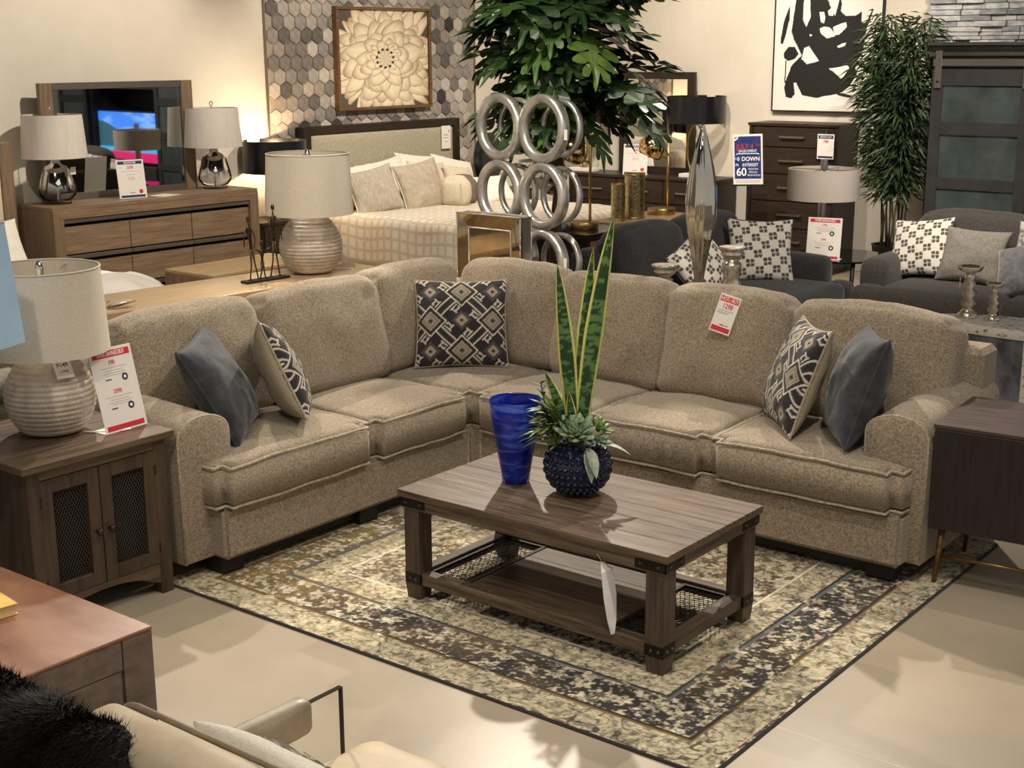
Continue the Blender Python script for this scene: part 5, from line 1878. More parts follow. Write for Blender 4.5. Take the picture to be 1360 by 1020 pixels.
tag(o, 'flat white paper leaflet lying on the oak dresser beside the price sign', 'paper')

# ================================================================== king bed against the hexagon panel
kb = thing('king_bed', 'king bed with linen headboard and pale quilt against the hexagon tiles', 'bed', (0, 0, 0))
HY0, HY1 = 3.40, 5.79
M['linen_hb'] = mott('heathered_linen', S(150, 142, 122), S(190, 181, 158), 70, 0.95, bump=0.3, stretch=(1, 3, 0.8), bscale=400, spec=0.1)
ob('headboard_post', G().box(-4.92, -4.80, HY0, HY0 + 0.10, 0, 1.475, 0.004), M['darkwood_z'], kb)
ob('headboard_post', G().box(-4.92, -4.80, HY1 - 0.10, HY1, 0, 1.475, 0.004), M['darkwood_z'], kb)
ob('headboard_rail', G().box(-4.92, -4.80, HY0 + 0.10, HY1 - 0.10, 1.395, 1.475, 0.004), M['darkwood'], kb)
ob('headboard_panel', soft(0.07, HY1 - HY0 - 0.205, 0.98, 0.03, (0.02, 0, 0), (6, 24, 14)), M['linen_hb'], kb, loc=(-4.84, (HY0 + HY1) / 2, 0.905), smooth=True)
tg = ob('paper_tag', G().box(0, 0.002, -0.075, 0.075, -0.125, 0.125), M['card'], kb, loc=(-4.775, 5.52, 1.275))
ob('fine_print', G().box(0, 0.0005, -0.04, 0.03, 0.02, 0.03).box(0, 0.0005, -0.05, 0.04, -0.01, -0.002).box(0, 0.0005, -0.03, 0.03, -0.05, -0.042).box(0, 0.0005, 0.035, 0.055, 0.05, 0.08), M['inkg'], tg, loc=(0.0022, 0, 0))
ob('side_rail', G().box(-4.8, -2.45, 3.56, 3.62, 0.06, 0.20, 0.004), M['darkwood'], kb)
ob('side_rail', G().box(-4.8, -2.45, 5.58, 5.64, 0.06, 0.20, 0.004), M['darkwood'], kb)
ob('footboard', G().box(-2.44, -2.36, 3.45, 5.75, 0.05, 0.53, 0.006), M['darkwood'], kb)
ob('mattress', soft(2.25, 2.14, 0.30, 0.07), M['white_cloth'], kb, loc=(-3.62, 4.6, 0.46), smooth=True)
# quilt with woven grid, falling over the near side
M['quilt'] = None
def quiltmat():
    mt, nt, b = _new('woven_quilt')
    tc = nt.nodes.new('ShaderNodeTexCoord')
    w1 = nt.nodes.new('ShaderNodeTexWave')
    w1.bands_direction = 'X'
    w1.inputs['Scale'].default_value = 3.2
    w1.inputs['Distortion'].default_value = 0.6
    w2 = nt.nodes.new('ShaderNodeTexWave')
    w2.bands_direction = 'DIAGONAL'
    w2.inputs['Scale'].default_value = 5.5
    w2.inputs['Distortion'].default_value = 0.5
    mp = nt.nodes.new('ShaderNodeMapping')
    mp.inputs['Scale'].default_value = (0.0, 1.0, 1.0)
    nt.links.new(tc.outputs['Object'], mp.inputs['Vector'])
    nt.links.new(tc.outputs['Object'], w1.inputs['Vector'])
    nt.links.new(mp.outputs['Vector'], w2.inputs['Vector'])
    nz = nt.nodes.new('ShaderNodeTexNoise')
    nz.inputs['Scale'].default_value = 40
    nt.links.new(tc.outputs['Object'], nz.inputs['Vector'])
    mx = nt.nodes.new('ShaderNodeMath')
    mx.operation = 'MAXIMUM'
    nt.links.new(w1.outputs['Fac'], mx.inputs[0])
    nt.links.new(w2.outputs['Fac'], mx.inputs[1])
    ad = nt.nodes.new('ShaderNodeMath')
    ad.operation = 'MULTIPLY_ADD'
    nt.links.new(nz.outputs['Fac'], ad.inputs[0])
    ad.inputs[1].default_value = 0.25
    nt.links.new(mx.outputs[0], ad.inputs[2])
    rp = ramp(nt, ad.outputs[0], [(0.0, S(222, 213, 196)), (0.88, S(218, 208, 190)), (1.05, S(198, 187, 169))])
    nt.links.new(rp.outputs['Color'], b.inputs['Base Color'])
    b.inputs['Roughness'].default_value = 0.95
    bp = nt.nodes.new('ShaderNodeBump')
    bp.inputs['Strength'].default_value = 0.12
    bp.inputs['Distance'].default_value = 0.006
    nt.links.new(ad.outputs[0], bp.inputs['Height'])
    nt.links.new(bp.outputs['Normal'], b.inputs['Normal'])
    return mt
M['quilt'] = quiltmat()
def qs(p, U):
    if U[1] < -0.9:
        p.y += 0.02 * math.sin(p.x * 9) - 0.03 * (0.3 - p.z)
    return p
ob('quilt', soft(2.20, 2.24, 0.52, 0.09, (0, 0, 0.02), (24, 24, 12), 0.012, 3.5, 5, qs), M['quilt'], kb, loc=(-3.56, 4.6, 0.385), smooth=True)
PB = [
    ('white pillow at the near end of the king bed headboard', 0.70, 0.46, 0.17, 'white_cloth', (-4.60, 3.83, 0.86), (0.88, -0.1, 0.42), (-0.4, 0, 0.9)),
    ('white flanged pillow, second along the king bed headboard', 0.70, 0.48, 0.16, 'white_cloth', (-4.58, 4.33, 0.89), (0.88, -0.05, 0.42), (-0.4, -0.10, 0.9)),
    ('white pillow standing tallest against the king bed headboard', 0.74, 0.52, 0.17, 'white_cloth', (-4.58, 4.93, 0.89), (0.9, -0.05, 0.40), (-0.38, 0.14, 0.9)),
    ('white pillow by the far post of the king bed headboard', 0.66, 0.46, 0.17, 'white_cloth', (-4.52, 5.36, 0.86), (0.88, 0.05, 0.42), (-0.4, 0.2, 0.85)),
    ('greige striped pillow, first in the front row on the king bed', 0.56, 0.50, 0.17, 'greige', (-4.30, 3.86, 0.84), (0.86, -0.30, 0.38), (-0.36, -0.05, 0.9)),
    ('ivory linen pillow behind the taupe flanged one on the king bed', 0.56, 0.48, 0.16, 'ivory_cloth', (-4.36, 4.78, 0.85), (0.88, 0.0, 0.40), (-0.40, 0.1, 0.9)),
    ('taupe satin square pillow with pale flange on the king bed', 0.56, 0.54, 0.17, 'taupe_cloth', (-4.12, 4.36, 0.86), (0.88, -0.22, 0.36), (-0.35, -0.05, 0.92)),
    ('ivory linen pillow leaning near the far side of the king bed', 0.50, 0.42, 0.15, 'ivory_cloth', (-4.25, 5.15, 0.82), (0.86, 0.12, 0.42), (-0.4, 0.1, 0.9)),
    ('small white pillow lying at the far front of the king bed', 0.48, 0.36, 0.15, 'white_cloth', (-3.86, 5.22, 0.77), (0.72, -0.1, 0.66), (-0.6, 0.1, 0.75)),
]
M['greige'] = mott('greige_stripe', S(164, 154, 138), S(190, 180, 164), 16, 0.9, bump=0.3, stretch=(4, 1, 1), bscale=90)
for k, (lbl, ww, hh, tt, mk, c, n_, up_) in enumerate(PB):
    pillow('bed_pillow', lbl, ww, hh, tt, M[mk], frame(c, n_, up_), welt=(M['white_cloth'] if mk in ('taupe_cloth', 'greige') else None), group='pillows on the king bed', seed=10 + k * 1.3, n=26, wr=0.016)
# small round-ended bolster, half ivory half brown
bo = thing('bolster_pillow', 'small half ivory half brown bolster pillow at the front of the bed', 'pillow', (-3.92, 4.72, 0.79), math.radians(20))
bo['group'] = 'pillows on the king bed'
o = ob('ivory_half', soft(0.30, 0.22, 0.32, 0.10, (0.02, 0.02, 0.02), (10, 8, 10), 0.006, 6, 2), M['ivory_cloth'], bo, loc=(0, -0.10, 0), smooth=True)
o = ob('brown_half', soft(0.29, 0.20, 0.31, 0.09, (0.02, 0.02, 0.02), (10, 8, 10), 0.006, 6, 3), mott('brown_pleat', S(96, 82, 74), S(128, 112, 102), 18, 0.7, bump=0.5, stretch=(1, 6, 1)), bo, loc=(0, 0.11, -0.005), smooth=True)
ob('cord', G().tube([(0.1, -0.22, 0.12), (0.13, -0.24, 0.02), (0.13, -0.235, -0.10)], 0.004, 6), M['ivory_cloth'], bo)

# nightstands, black drum lamp, black disc lamp
def nightstand(label, loc):
    t = thing('nightstand', label, 'nightstand', loc, 0, 'espresso nightstands')
    ob('tabletop', G().box(-0.45, 0.0, 0, 0.74, 0.605, 0.64, 0.003), M['darkwood'], t)
    ob('body', G().box(-0.44, -0.022, 0.01, 0.73, 0.08, 0.605), M['darkwood_z'], t)
    for z0 in (0.10, 0.355):
        dw_ = ob('drawer', G().box(-0.022, -0.003, 0.03, 0.71, z0, z0 + 0.24, 0.003), M['darkwood'], t)
        ob('pull', G().box(-0.003, 0.022, 0.25, 0.49, z0 + 0.115, z0 + 0.13, 0.002), M['gold_b'], dw_)
    for (x, y) in ((-0.42, 0.03), (-0.42, 0.67), (-0.06, 0.03), (-0.06, 0.67)):
        ob('leg', G().box(x, x + 0.04, y, y + 0.04, 0, 0.08), M['darkwood_z'], t)
    return t
nightstand('dark espresso nightstand on the near side of the king bed', (-4.46, 2.50, 0))
nightstand('dark espresso nightstand on the far side of the king bed', (-4.46, 5.98, 0))
M['blackshade'] = plain('black_gloss_shade', S(24, 24, 28), 0.25, 0.0, 0.5)
bl = thing('table_lamp', 'black drum lamp with gold base on the near nightstand of the bed', 'lamp', (-4.66, 2.87, 0.64))
ob('base', G().lathe([(0.0, 0.0), (0.09, 0.0), (0.095, 0.01), (0.095, 0.15), (0.088, 0.165), (0.0, 0.166)], 32, cap=False), M['gold'], bl, auto=40)
ob('stem', G().tube([(0, 0, 0.165), (0, 0, 0.6)], 0.012, 10), M['gold_b'], bl)
ob('lamp_shade', G().lathe([(0.305, 0.44), (0.305, 0.745), (0.30, 0.745), (0.30, 0.44), (0.305, 0.44)], 48, cap=False), M['blackshade'], bl, auto=30)
ob('bulb', G().lathe([(0.0, 0.50), (0.03, 0.52), (0.035, 0.55), (0.02, 0.60), (0.0, 0.61)], 14, cap=False), glow('warm_bulb', (1.0, 0.74, 0.42), 12), bl, smooth=True)
def bulb(loc, e, col=(1.0, 0.70, 0.38), rad=0.03):
    l = bpy.data.lights.new('bulb', 'POINT')
    l.energy = e
    l.color = col
    l.shadow_soft_size = rad
    o = bpy.data.objects.new('bulb', l)
    COL.objects.link(o)
    o.location = loc
bulb((-4.66, 2.87, 1.27), 22)
dl = thing('disc_lamp', 'black round disc sculpture on a grey neck on the far nightstand', 'ornament', (-4.58, 6.02, 0.64))
ob('foot', G().box(-0.09, 0.09, -0.16, 0.16, 0, 0.03, 0.004), M['nickel'], dl)
ob('neck', G().box(-0.03, 0.03, -0.05, 0.05, 0.03, 0.12, 0.004), M['nickel'], dl)
ob('disc', G().lathe([(0.0, -0.06), (0.26, -0.055), (0.29, -0.03), (0.29, 0.03), (0.26, 0.055), (0.0, 0.06)], 48, Matrix.Translation((0, 0, 0.38)) @ Matrix.Rotation(math.radians(12), 4, 'Z') @ Matrix.Rotation(PI / 2, 4, 'Y'), cap=False), M['blackshade'], dl, auto=35)

# ================================================================== pictures
def flower_cols(U, V):
    R = np.hypot(U, V)
    out = np.empty(U.shape + (3,))
    out[:] = np.array(S(92, 84, 72)) * (0.75 + 0.5 * fbm(U * 2 + 4, V * 2, 5))[..., None]
    rnd_ = random.Random(21)
    cream, tip, line = np.array(S(233, 218, 188)), np.array(S(150, 112, 72)), np.array(S(96, 74, 50))
    for (r0, r1, n, wd) in ((0.45, 1.32, 30, 0.13), (0.40, 1.2, 22, 0.18), (0.30, 1.02, 17, 0.22), (0.20, 0.84, 13, 0.25), (0.14, 0.64, 11, 0.20), (0.12, 0.45, 11, 0.12), (0.10, 0.33, 13, 0.06)):
        order = list(range(n))
        rnd_.shuffle(order)
        for k in order:
            th = 2 * PI * (k + rnd_.uniform(-0.25, 0.25)) / n + r1 * 3
            L = r1 * rnd_.uniform(0.86, 1.08)
            w_ = wd * rnd_.uniform(0.8, 1.15)
            c, s_ = math.cos(th), math.sin(th)
            t = (U * c + V * s_ - r0) / (L - r0)
            q = (-U * s_ + V * c)
            q = q + 0.05 * np.sin(t * 3 + k) * L
            ww = w_ * np.clip(np.sin(PI * np.clip(t * 0.80 + 0.16, 0, 1)), 0, 1) ** 0.75
            inside = (t > 0) & (t < 1) & (np.abs(q) < ww)
            e = np.abs(q) / np.maximum(ww, 1e-4)
            sh = np.clip(1.06 - 0.42 * e ** 3 - 0.75 * np.clip(0.42 - t, 0, 1) / 0.42 * (0.35 + 0.6 * (r1 > 0.5)), 0.15, 1.1)
            col = cream * sh[..., None] * (1 - 0.10 * np.sin(q / np.maximum(ww, 1e-4) * 9)[..., None] * 0.4)
            k2 = (np.clip((t - 0.66) / 0.34, 0, 1) ** 1.5 * rnd_.uniform(0.25, 0.9))[..., None]
            col = col * (1 - k2) + tip * k2
            k3 = (np.clip((e - 0.88) / 0.12, 0, 1) * 0.75)[..., None]
            col = col * (1 - k3) + line * k3
            out[inside] = col[inside]
    core = (R < 0.20)
    kk = (0.5 + 0.5 * np.sin(np.arctan2(V, U) * 9 + R * 20))[..., None]
    cc = cream * 0.95 * (0.75 + 0.25 * kk)
    out[core] = cc[core]
    ring = (R > 0.165) & (R < 0.215) & (np.sin(np.arctan2(V, U) * 11) > 0.1)
    out[ring] = np.array(S(52, 40, 34))
    return out
def canvas(name, cols, w, h, n, mat):
    nx_, ny_ = n
    u_ = np.linspace(-1, 1, nx_)
    v_ = np.linspace(-1, 1, ny_)
    U, V = np.meshgrid(u_, v_)
    me = gridmesh(name, U * w / 2, V * h / 2, np.zeros_like(U))
    setcol(me, np.clip(cols(U, V), 0, 1).reshape(-1, 3))
    me.materials.append(mat)
    return me
M['print'] = vcol('canvas_print', 0.6, spec=0.25)
fa = thing('flower_picture', 'square framed sepia dahlia picture hanging on the hexagon panel', 'picture', (-4.93, 4.69, 2.13))
W_ = 1.44
cv = link('canvas', canvas('canvas', flower_cols, W_ - 0.09, 1.04 - 0.06, (220, 200), M['print']), None, fa)
cv.matrix_local = Matrix(((0, 0, 1, 0.045), (1, 0, 0, 0), (0, 1, 0, 0), (0, 0, 0, 1)))
M['walnutf'] = wood('walnut_frame', S(86, 62, 40), S(122, 92, 62), 1, 9, 0.45, 0.1)
for (a, b, c_, e) in ((-W_ / 2, W_ / 2, -0.52, -0.49), (-W_ / 2, W_ / 2, 0.49, 0.52), (-W_ / 2, -W_ / 2 + 0.035, -0.49, 0.49), (W_ / 2 - 0.035, W_ / 2, -0.49, 0.49)):
    ob('frame_side', G().box(0.0, 0.065, a, b, c_, e, 0.002), M['walnutf'], fa)
ob('back_board', G().box(0.0, 0.04, -W_ / 2 + 0.035, W_ / 2 - 0.035, -0.49, 0.49), M['darkwood'], fa)

def inpoly(U, V, pts):
    ins = np.zeros(U.shape, bool)
    n = len(pts)
    for i in range(n):
        x1, y1 = pts[i]
        x2, y2 = pts[(i + 1) % n]
        if y1 == y2:
            continue
        c = ((y1 > V) != (y2 > V)) & (U < (x2 - x1) * (V - y1) / (y2 - y1) + x1)
        ins ^= c
    return ins
def abstract_cols(U, V):
    # local grid in hundredths: x 0..860 across, y grows downwards from the top edge of the visible canvas
    X = (U + 1) / 2 * 860 + 70 + 9 * (fbm(U * 9, V * 9, 3) - 0.47)
    Y = 930 - (V + 1) / 2 * 1190 + 12 * (fbm(U * 9 + 5, V * 9, 8) - 0.47)
    blk = np.zeros(U.shape, bool)
    for pts in ([(240, 0), (300, -40), (300, 180), (330, 240), (360, 160), (350, -30), (500, -60), (510, 60), (560, 150), (590, 0), (620, -60), (600, 110), (640, 150), (720, 155), (765, 120), (768, 200), (800, 220), (850, 100), (856, 110), (815, 250), (795, 420),
                 (790, 470), (740, 510), (730, 560), (758, 600), (745, 650), (700, 720), (640, 770), (560, 795), (430, 820), (320, 800), (285, 740), (265, 695), (245, 700), (258, 790), (230, 825), (180, 815), (165, 740), (190, 640), (215, 560), (270, 500), (300, 470), (280, 430), (230, 340), (210, 270), (225, 120)],
                [(120, 330), (140, 200), (165, 120), (190, 60), (188, 180), (165, 290), (140, 375), (122, 370)],
                [(150, 450), (190, 395), (240, 400), (275, 460), (240, 500), (185, 515), (155, 490)],
                [(590, 780), (640, 775), (740, 800), (700, 815), (620, 800)],
                [(300, -260), (420, -230), (520, -180), (500, -40), (340, -20), (270, -120)]):
        blk |= inpoly(X, Y, pts)
    for pts in ([(200, 395), (210, 305), (250, 390)], [(320, 410), (360, 395), (445, 515), (350, 540), (300, 500)],
                [(440, 250), (470, 235), (520, 245), (560, 290), (575, 300), (560, 320), (500, 330), (450, 290)], [(545, 245), (600, 215), (650, 205), (655, 240), (600, 300), (565, 305)],
                [(430, 115), (470, 115), (480, 160), (470, 210), (445, 200)], [(500, 110), (520, 90), (555, 60), (545, 150), (510, 145)], [(495, 20), (520, -10), (560, 40), (540, 90)],
                [(585, 395), (620, 375), (658, 365), (650, 395), (600, 408)], [(525, 575), (580, 570), (680, 548), (690, 570), (650, 640), (630, 660), (560, 600)],
                [(355, 295), (382, 300), (365, 318)], [(300, 90), (340, 60), (352, 150), (330, 185), (300, 175)], [(600, 30), (650, 0), (780, -40), (810, 30), (770, 110), (700, 150), (640, 140)]):
        blk &= ~inpoly(X, Y, pts)
    drip = (np.abs(X - 172) < 5) & (Y > 510) & (Y < 700)
    blk |= drip
    blk |= np.hypot(X - 795, Y - 10) < 9
    out = np.empty(U.shape + (3,))
    out[:] = np.array(S(228, 222, 212))
    out[blk] = np.array(S(34, 32, 32))
    return out
aa = thing('abstract_picture', 'large white canvas with black brushwork hanging above the tall chest', 'picture', (-0.895, 6.895, 2.30))
AWd, AHt = 1.17, 1.44
cv = link('canvas', canvas('canvas', abstract_cols, AWd - 0.02, AHt - 0.02, (280, 340), M['print']), None, aa)
cv.matrix_local = Matrix(((1, 0, 0, 0), (0, 0, -1, -0.042), (0, 1, 0, 0), (0, 0, 0, 1)))
for (a, b, c_, e) in ((-AWd / 2, AWd / 2, -AHt / 2, -AHt / 2 + 0.014), (-AWd / 2, AWd / 2, AHt / 2 - 0.014, AHt / 2), (-AWd / 2, -AWd / 2 + 0.014, -AHt / 2, AHt / 2), (AWd / 2 - 0.014, AWd / 2, -AHt / 2, AHt / 2)):
    ob('frame_side', G().box(a, b, -0.05, 0.0, c_, e, 0.001), M['black'], aa)
ob('back_board', G().box(-AWd / 2 + 0.014, AWd / 2 - 0.014, -0.035, 0.0, -AHt / 2 + 0.014, AHt / 2 - 0.014), M['black'], aa)
# ================================================================== back wall: espresso dresser, mirror, lamps, tall chest
d2 = thing('dresser', 'espresso dresser with bar pulls against the back wall, below the black-shaded lamps', 'dresser', (-3.74, 6.42, 0))
D2W, D2H = 1.87, 0.88
ob('top', G().box(-0.015, D2W + 0.015, -0.015, 0.46, D2H - 0.03, D2H, 0.003), M['darkwood'], d2)
ob('body', G().box(0, D2W, 0.02, 0.455, 0.07, D2H - 0.03), M['darkwood_z'], d2)
for x in (0.0, D2W - 0.03):
    ob('stile', G().box(x, x + 0.03, 0.0, 0.02, 0.0, D2H - 0.03), M['darkwood_z'], d2)
for rz_ in range(3):
    for cx_ in range(3):
        x0 = 0.035 + cx_ * (D2W - 0.07) / 3
        x1 = 0.035 + (cx_ + 1) * (D2W - 0.07) / 3
        z1 = D2H - 0.04 - rz_ * 0.252
        dw_ = ob('drawer', G().box(x0 + 0.006, x1 - 0.006, 0.0, 0.02, z1 - 0.24, z1, 0.003), M['darkwood'], d2)
        xm = (x0 + x1) / 2
        ob('pull', G().box(xm - 0.13, xm + 0.13, -0.032, -0.022, z1 - 0.128, z1 - 0.112, 0.002).box(xm - 0.13, xm - 0.115, -0.024, 0.0, z1 - 0.128, z1 - 0.112).box(xm + 0.115, xm + 0.13, -0.024, 0.0, z1 - 0.128, z1 - 0.112), M['nickel'], dw_)
m2 = thing('dresser_mirror', 'upright espresso-framed mirror on the dresser between the black-shaded lamps', 'mirror', (-3.31, 6.80, D2H))
MW2, MH2 = 0.95, 1.09
ob('glass', G().box(0.05, MW2 - 0.05, 0.0, 0.012, 0.05, MH2 - 0.05), M['mirror'], m2)
for x in (0, MW2 - 0.085):
    ob('side_frame', G().box(x, x + 0.085, -0.025, 0.03, 0, MH2, 0.003), M['darkwood_z'], m2)
for z in (0, MH2 - 0.075):
    ob('rail', G().box(0.085, MW2 - 0.085, -0.025, 0.03, z, z + 0.075, 0.003), M['darkwood'], m2)
ob('back_board', G().box(0.02, MW2 - 0.02, 0.012, 0.03, 0, MH2 - 0.01), M['darkwood'], m2)
def loop_lamp(label, loc):
    t = thing('table_lamp', label, 'lamp', loc, 0, 'black-shaded gold loop lamps')
    ob('base', G().box(-0.16, 0.16, -0.07, 0.07, 0.0, 0.04, 0.004), M['card'], t)
    pts = []
    for k in range(21):
        a = PI * 1.5 + (2 * PI) * k / 20
        pts.append((0.10 * math.cos(a), 0, 0.30 + 0.26 * math.sin(a)))
    ob('loop', G().tube(pts[:-1], 0.011, 8, closed=True), M['gold_b'], t, smooth=True)
    ob('stem', G().tube([(0, 0, 0.55), (0, 0, 0.90)], 0.008, 8), M['gold_b'], t)
    ob('lamp_shade', G().lathe([(0.31, 0.57), (0.31, 0.85), (0.305, 0.85), (0.305, 0.57), (0.31, 0.57)], 48, cap=False), M['blackshade'], t, auto=30)
    ob('bulb', G().lathe([(0.0, 0.66), (0.03, 0.68), (0.035, 0.71), (0.02, 0.75), (0.0, 0.76)], 12, cap=False), bpy.data.materials['warm_bulb'], t, smooth=True)
    ob('pull_chain', G().tube([(0.08, -0.02, 0.62), (0.08, -0.02, 0.50)], 0.004, 6), M['gold'], t)
    bulb((loc[0], loc[1], loc[2] + 0.71), 30)
loop_lamp('black drum lamp on a gold loop, right of the mirror on the dresser', (-2.22, 6.60, D2H))
loop_lamp('black drum lamp on a gold loop, left of the mirror on the dresser', (-3.66, 6.60, D2H))
easel_sign('price_sign', 'white and navy price sign standing on the espresso dresser', 0.27, 0.33, (-2.93, 6.52, D2H), math.radians(-70), math.radians(9), 'BEDROOM', M['navy'], '2798', M['navy'], None, 0.08, 0.8)

chst = thing('tall_chest', 'tall espresso chest of five drawers under the abstract picture', 'chest', (-1.49, 6.42, 0))
CW, CH = 0.97, 1.485
ob('top', G().box(-0.012, CW + 0.012, -0.015, 0.44, CH - 0.028, CH, 0.003), M['darkwood'], chst)
ob('body', G().box(0, CW, 0.02, 0.435, 0.06, CH - 0.028), M['darkwood_z'], chst)
for x in (0.0, CW - 0.035):
    ob('stile', G().box(x, x + 0.035, -0.002, 0.02, 0.0, CH - 0.028, 0.002), M['darkwood_z'], chst)
z1 = CH - 0.04
for hgt in (0.20, 0.265, 0.265, 0.265, 0.265):
    dw_ = ob('drawer', G().box(0.042, CW - 0.042, 0.0, 0.02, z1 - hgt + 0.008, z1, 0.003), M['darkwood'], chst)
    zc = z1 - hgt * 0.46
    xm = CW / 2
    ob('pull', G().box(xm - 0.135, xm + 0.135, -0.034, -0.022, zc - 0.012, zc + 0.008, 0.002).box(xm - 0.135, xm - 0.115, -0.024, 0.0, zc - 0.012, zc + 0.008).box(xm + 0.115, xm + 0.135, -0.024, 0.0, zc - 0.012, zc + 0.008), M['nickel'], dw_)
    z1 -= hgt + 0.004
ob('plinth', G().box(0.035, CW - 0.035, 0.03, 0.42, 0, 0.06), M['darkwood'], chst)
hs = thing('price_sign', 'small white price sign hanging on a drawer pull of the tall chest', 'sign', (-0.63, 6.385, 1.275), 0, 'printed price signs')
c = ob('card', G().box(-0.088, 0.088, -0.12, 0.12, 0, 0.002), M['card'], hs)
c.matrix_local = Matrix(((1, 0, 0, 0), (0, 0, -1, 0), (0, 1, 0, 0), (0, 0, 0, 1)))
ob('header', G().box(-0.078, 0.078, 0.075, 0.108, 0.002, 0.0026), M['navy'], c)
ob('footer', G().box(-0.078, 0.078, -0.112, -0.092, 0.002, 0.0026), M['navy'], c)
text('lettering', 'BEDROOM', 0.026, M['inkw'], c, (0, 0.0915, 0.0028), sx=0.95)
text('lettering', '798', 0.04, M['inkr'], c, (0, 0.045, 0.0022), bold=0.001, sx=0.9)
ob('hook', G().tube([(0.0, -0.001, 0.12), (0.0, 0.008, 0.16), (0.0, 0.03, 0.185)], 0.003, 6), M['nickel'], hs)

# sale poster on a floor stand
ps = thing('poster_stand', 'blue and white sale poster on a slim stand in front of the tall chest', 'sign', (-1.215, 5.9, 0), math.radians(6))
ob('base', G().lathe([(0.0, 0.02), (0.14, 0.014), (0.15, 0.0), (0.0, 0.0)], 28, cap=False), M['black'], ps, smooth=True)
ob('pole', G().tube([(-0.0, 0.02, 0.015), (-0.0, 0.02, 0.93)], 0.010, 10), M['black'], ps)
po = ob('poster', G().box(-0.155, 0.155, -0.245, 0.245, -0.004, 0.0, 0.001), M['card'], ps)
po.matrix_local = Matrix.Translation((0, 0.0, 1.155)) @ Matrix.Rotation(math.radians(-3), 4, 'Y') @ Matrix(((1, 0, 0, 0), (0, 0, -1, 0), (0, 1, 0, 0), (0, 0, 0, 1)))
ob('printed_field', G().box(-0.138, 0.138, -0.185, 0.225, 0.0, 0.0008), mott('poster_blue', S(28, 44, 96), S(40, 62, 122), 12, 0.5), po)
ob('corner_ribbon', G().prism([(-0.138, 0.225), (-0.138, 0.185), (-0.125, 0.185), (-0.10, 0.205), (-0.095, 0.225)], 0.0008, 0.0012), M['inkw'], po)
ob('corner_ribbon', G().prism([(-0.138, 0.215), (-0.138, 0.200), (-0.118, 0.205), (-0.105, 0.220), (-0.115, 0.222)], 0.0012, 0.0016), M['inkr'], po)
text('lettering', 'JULY 4', 0.068, M['inkr'], po, (-0.028, 0.125, 0.001), bold=0.0005, sx=0.92)
text('lettering', 'TH', 0.032, M['inkr'], po, (0.105, 0.138, 0.001), bold=0.0004)
text('lettering', 'SALES EVENT', 0.036, M['inkw'], po, (0.0, 0.083, 0.001), bold=0.0002, sx=0.92)
ob('swoosh', G().prism([(-0.125, 0.045), (-0.11, 0.062), (0.11, 0.062), (0.125, 0.045), (0.10, 0.055), (-0.10, 0.055)], 0.0008, 0.0012), M['inkw'], po)
text('lettering', '0', 0.05, M['inkw'], po, (-0.098, 0.005, 0.001), bold=0.0008)
text('lettering', '$', 0.026, M['inkw'], po, (-0.125, 0.010, 0.001))
text('lettering', 'DOWN', 0.056, M['inkw'], po, (0.03, 0.005, 0.001), bold=0.0008)
text('lettering', '0%', 0.030, M['inkw'], po, (-0.112, -0.050, 0.001), bold=0.0004)
text('lettering', 'INTEREST', 0.042, M['inkw'], po, (0.025, -0.052, 0.001), bold=0.0005, sx=0.92)
text('lettering', '60', 0.108, M['inkw'], po, (-0.068, -0.122, 0.001), bold=0.002)
text('lettering', 'MONTHS', 0.026, M['inkw'], po, (0.055, -0.092, 0.001), sx=0.95)
text('lettering', 'SPECIAL', 0.026, M['inkw'], po, (0.055, -0.122, 0.001), sx=0.95)
text('lettering', 'FINANCING', 0.026, M['inkw'], po, (0.062, -0.152, 0.001), sx=0.95)
ob('fine_print', G().box(-0.13, 0.13, -0.206, -0.200, 0, 0.0006).box(-0.13, 0.12, -0.222, -0.216, 0, 0.0006), M['inkg'], po)
ob('foot_clip', G().box(-0.16, 0.16, -0.256, -0.240, -0.008, 0.006), M['black'], po)

# ================================================================== dark sliding-door wall unit with TV
wu = thing('wall_unit', 'charcoal entertainment wall unit with a glazed sliding barn door', 'wall unit', (0, 5.4, 0))
M['charpaint'] = mott('charcoal_paint', S(50, 49, 50), S(60, 59, 59), 8, 0.5, bump=0.05)
M['smoke'] = mott('smoked_glass', S(58, 66, 68), S(78, 86, 86), 3, 0.05, spec=0.6)
def pier_unit(xa, xb):
    p = [ob('carcass', G().box(xa, xb, 0.03, 0.55, 0.0, 2.17, 0.004), M['charpaint'], wu)]
    ob('cornice', G().prism([(0.0, 2.14), (0.0, 2.17), (-0.04, 2.215), (-0.055, 2.225), (-0.055, 2.25), (0.56, 2.25), (0.56, 2.14)], xa - 0.03, xb + 0.03, Matrix(((0, 0, 1, 0), (1, 0, 0, 0), (0, 1, 0, 0), (0, 0, 0, 1)))), M['charpaint'], wu)
pier_unit(0.775, 1.72)
pier_unit(3.45, 4.4)
ob('bridge', G().box(1.72, 3.45, 0.15, 0.5, 2.0, 2.2, 0.004), M['charpaint'], wu)
ob('bridge_shelf', G().box(1.72, 3.45, 0.10, 0.5, 1.70, 1.74, 0.004), M['charpaint'], wu)
ob('console', G().box(1.72, 3.45, 0.0, 0.55, 0.0, 0.62, 0.006), M['charpaint'], wu)
ob('back_panel', G().box(1.72, 3.45, 0.50, 0.54, 0.62, 2.0), M['black'], wu)
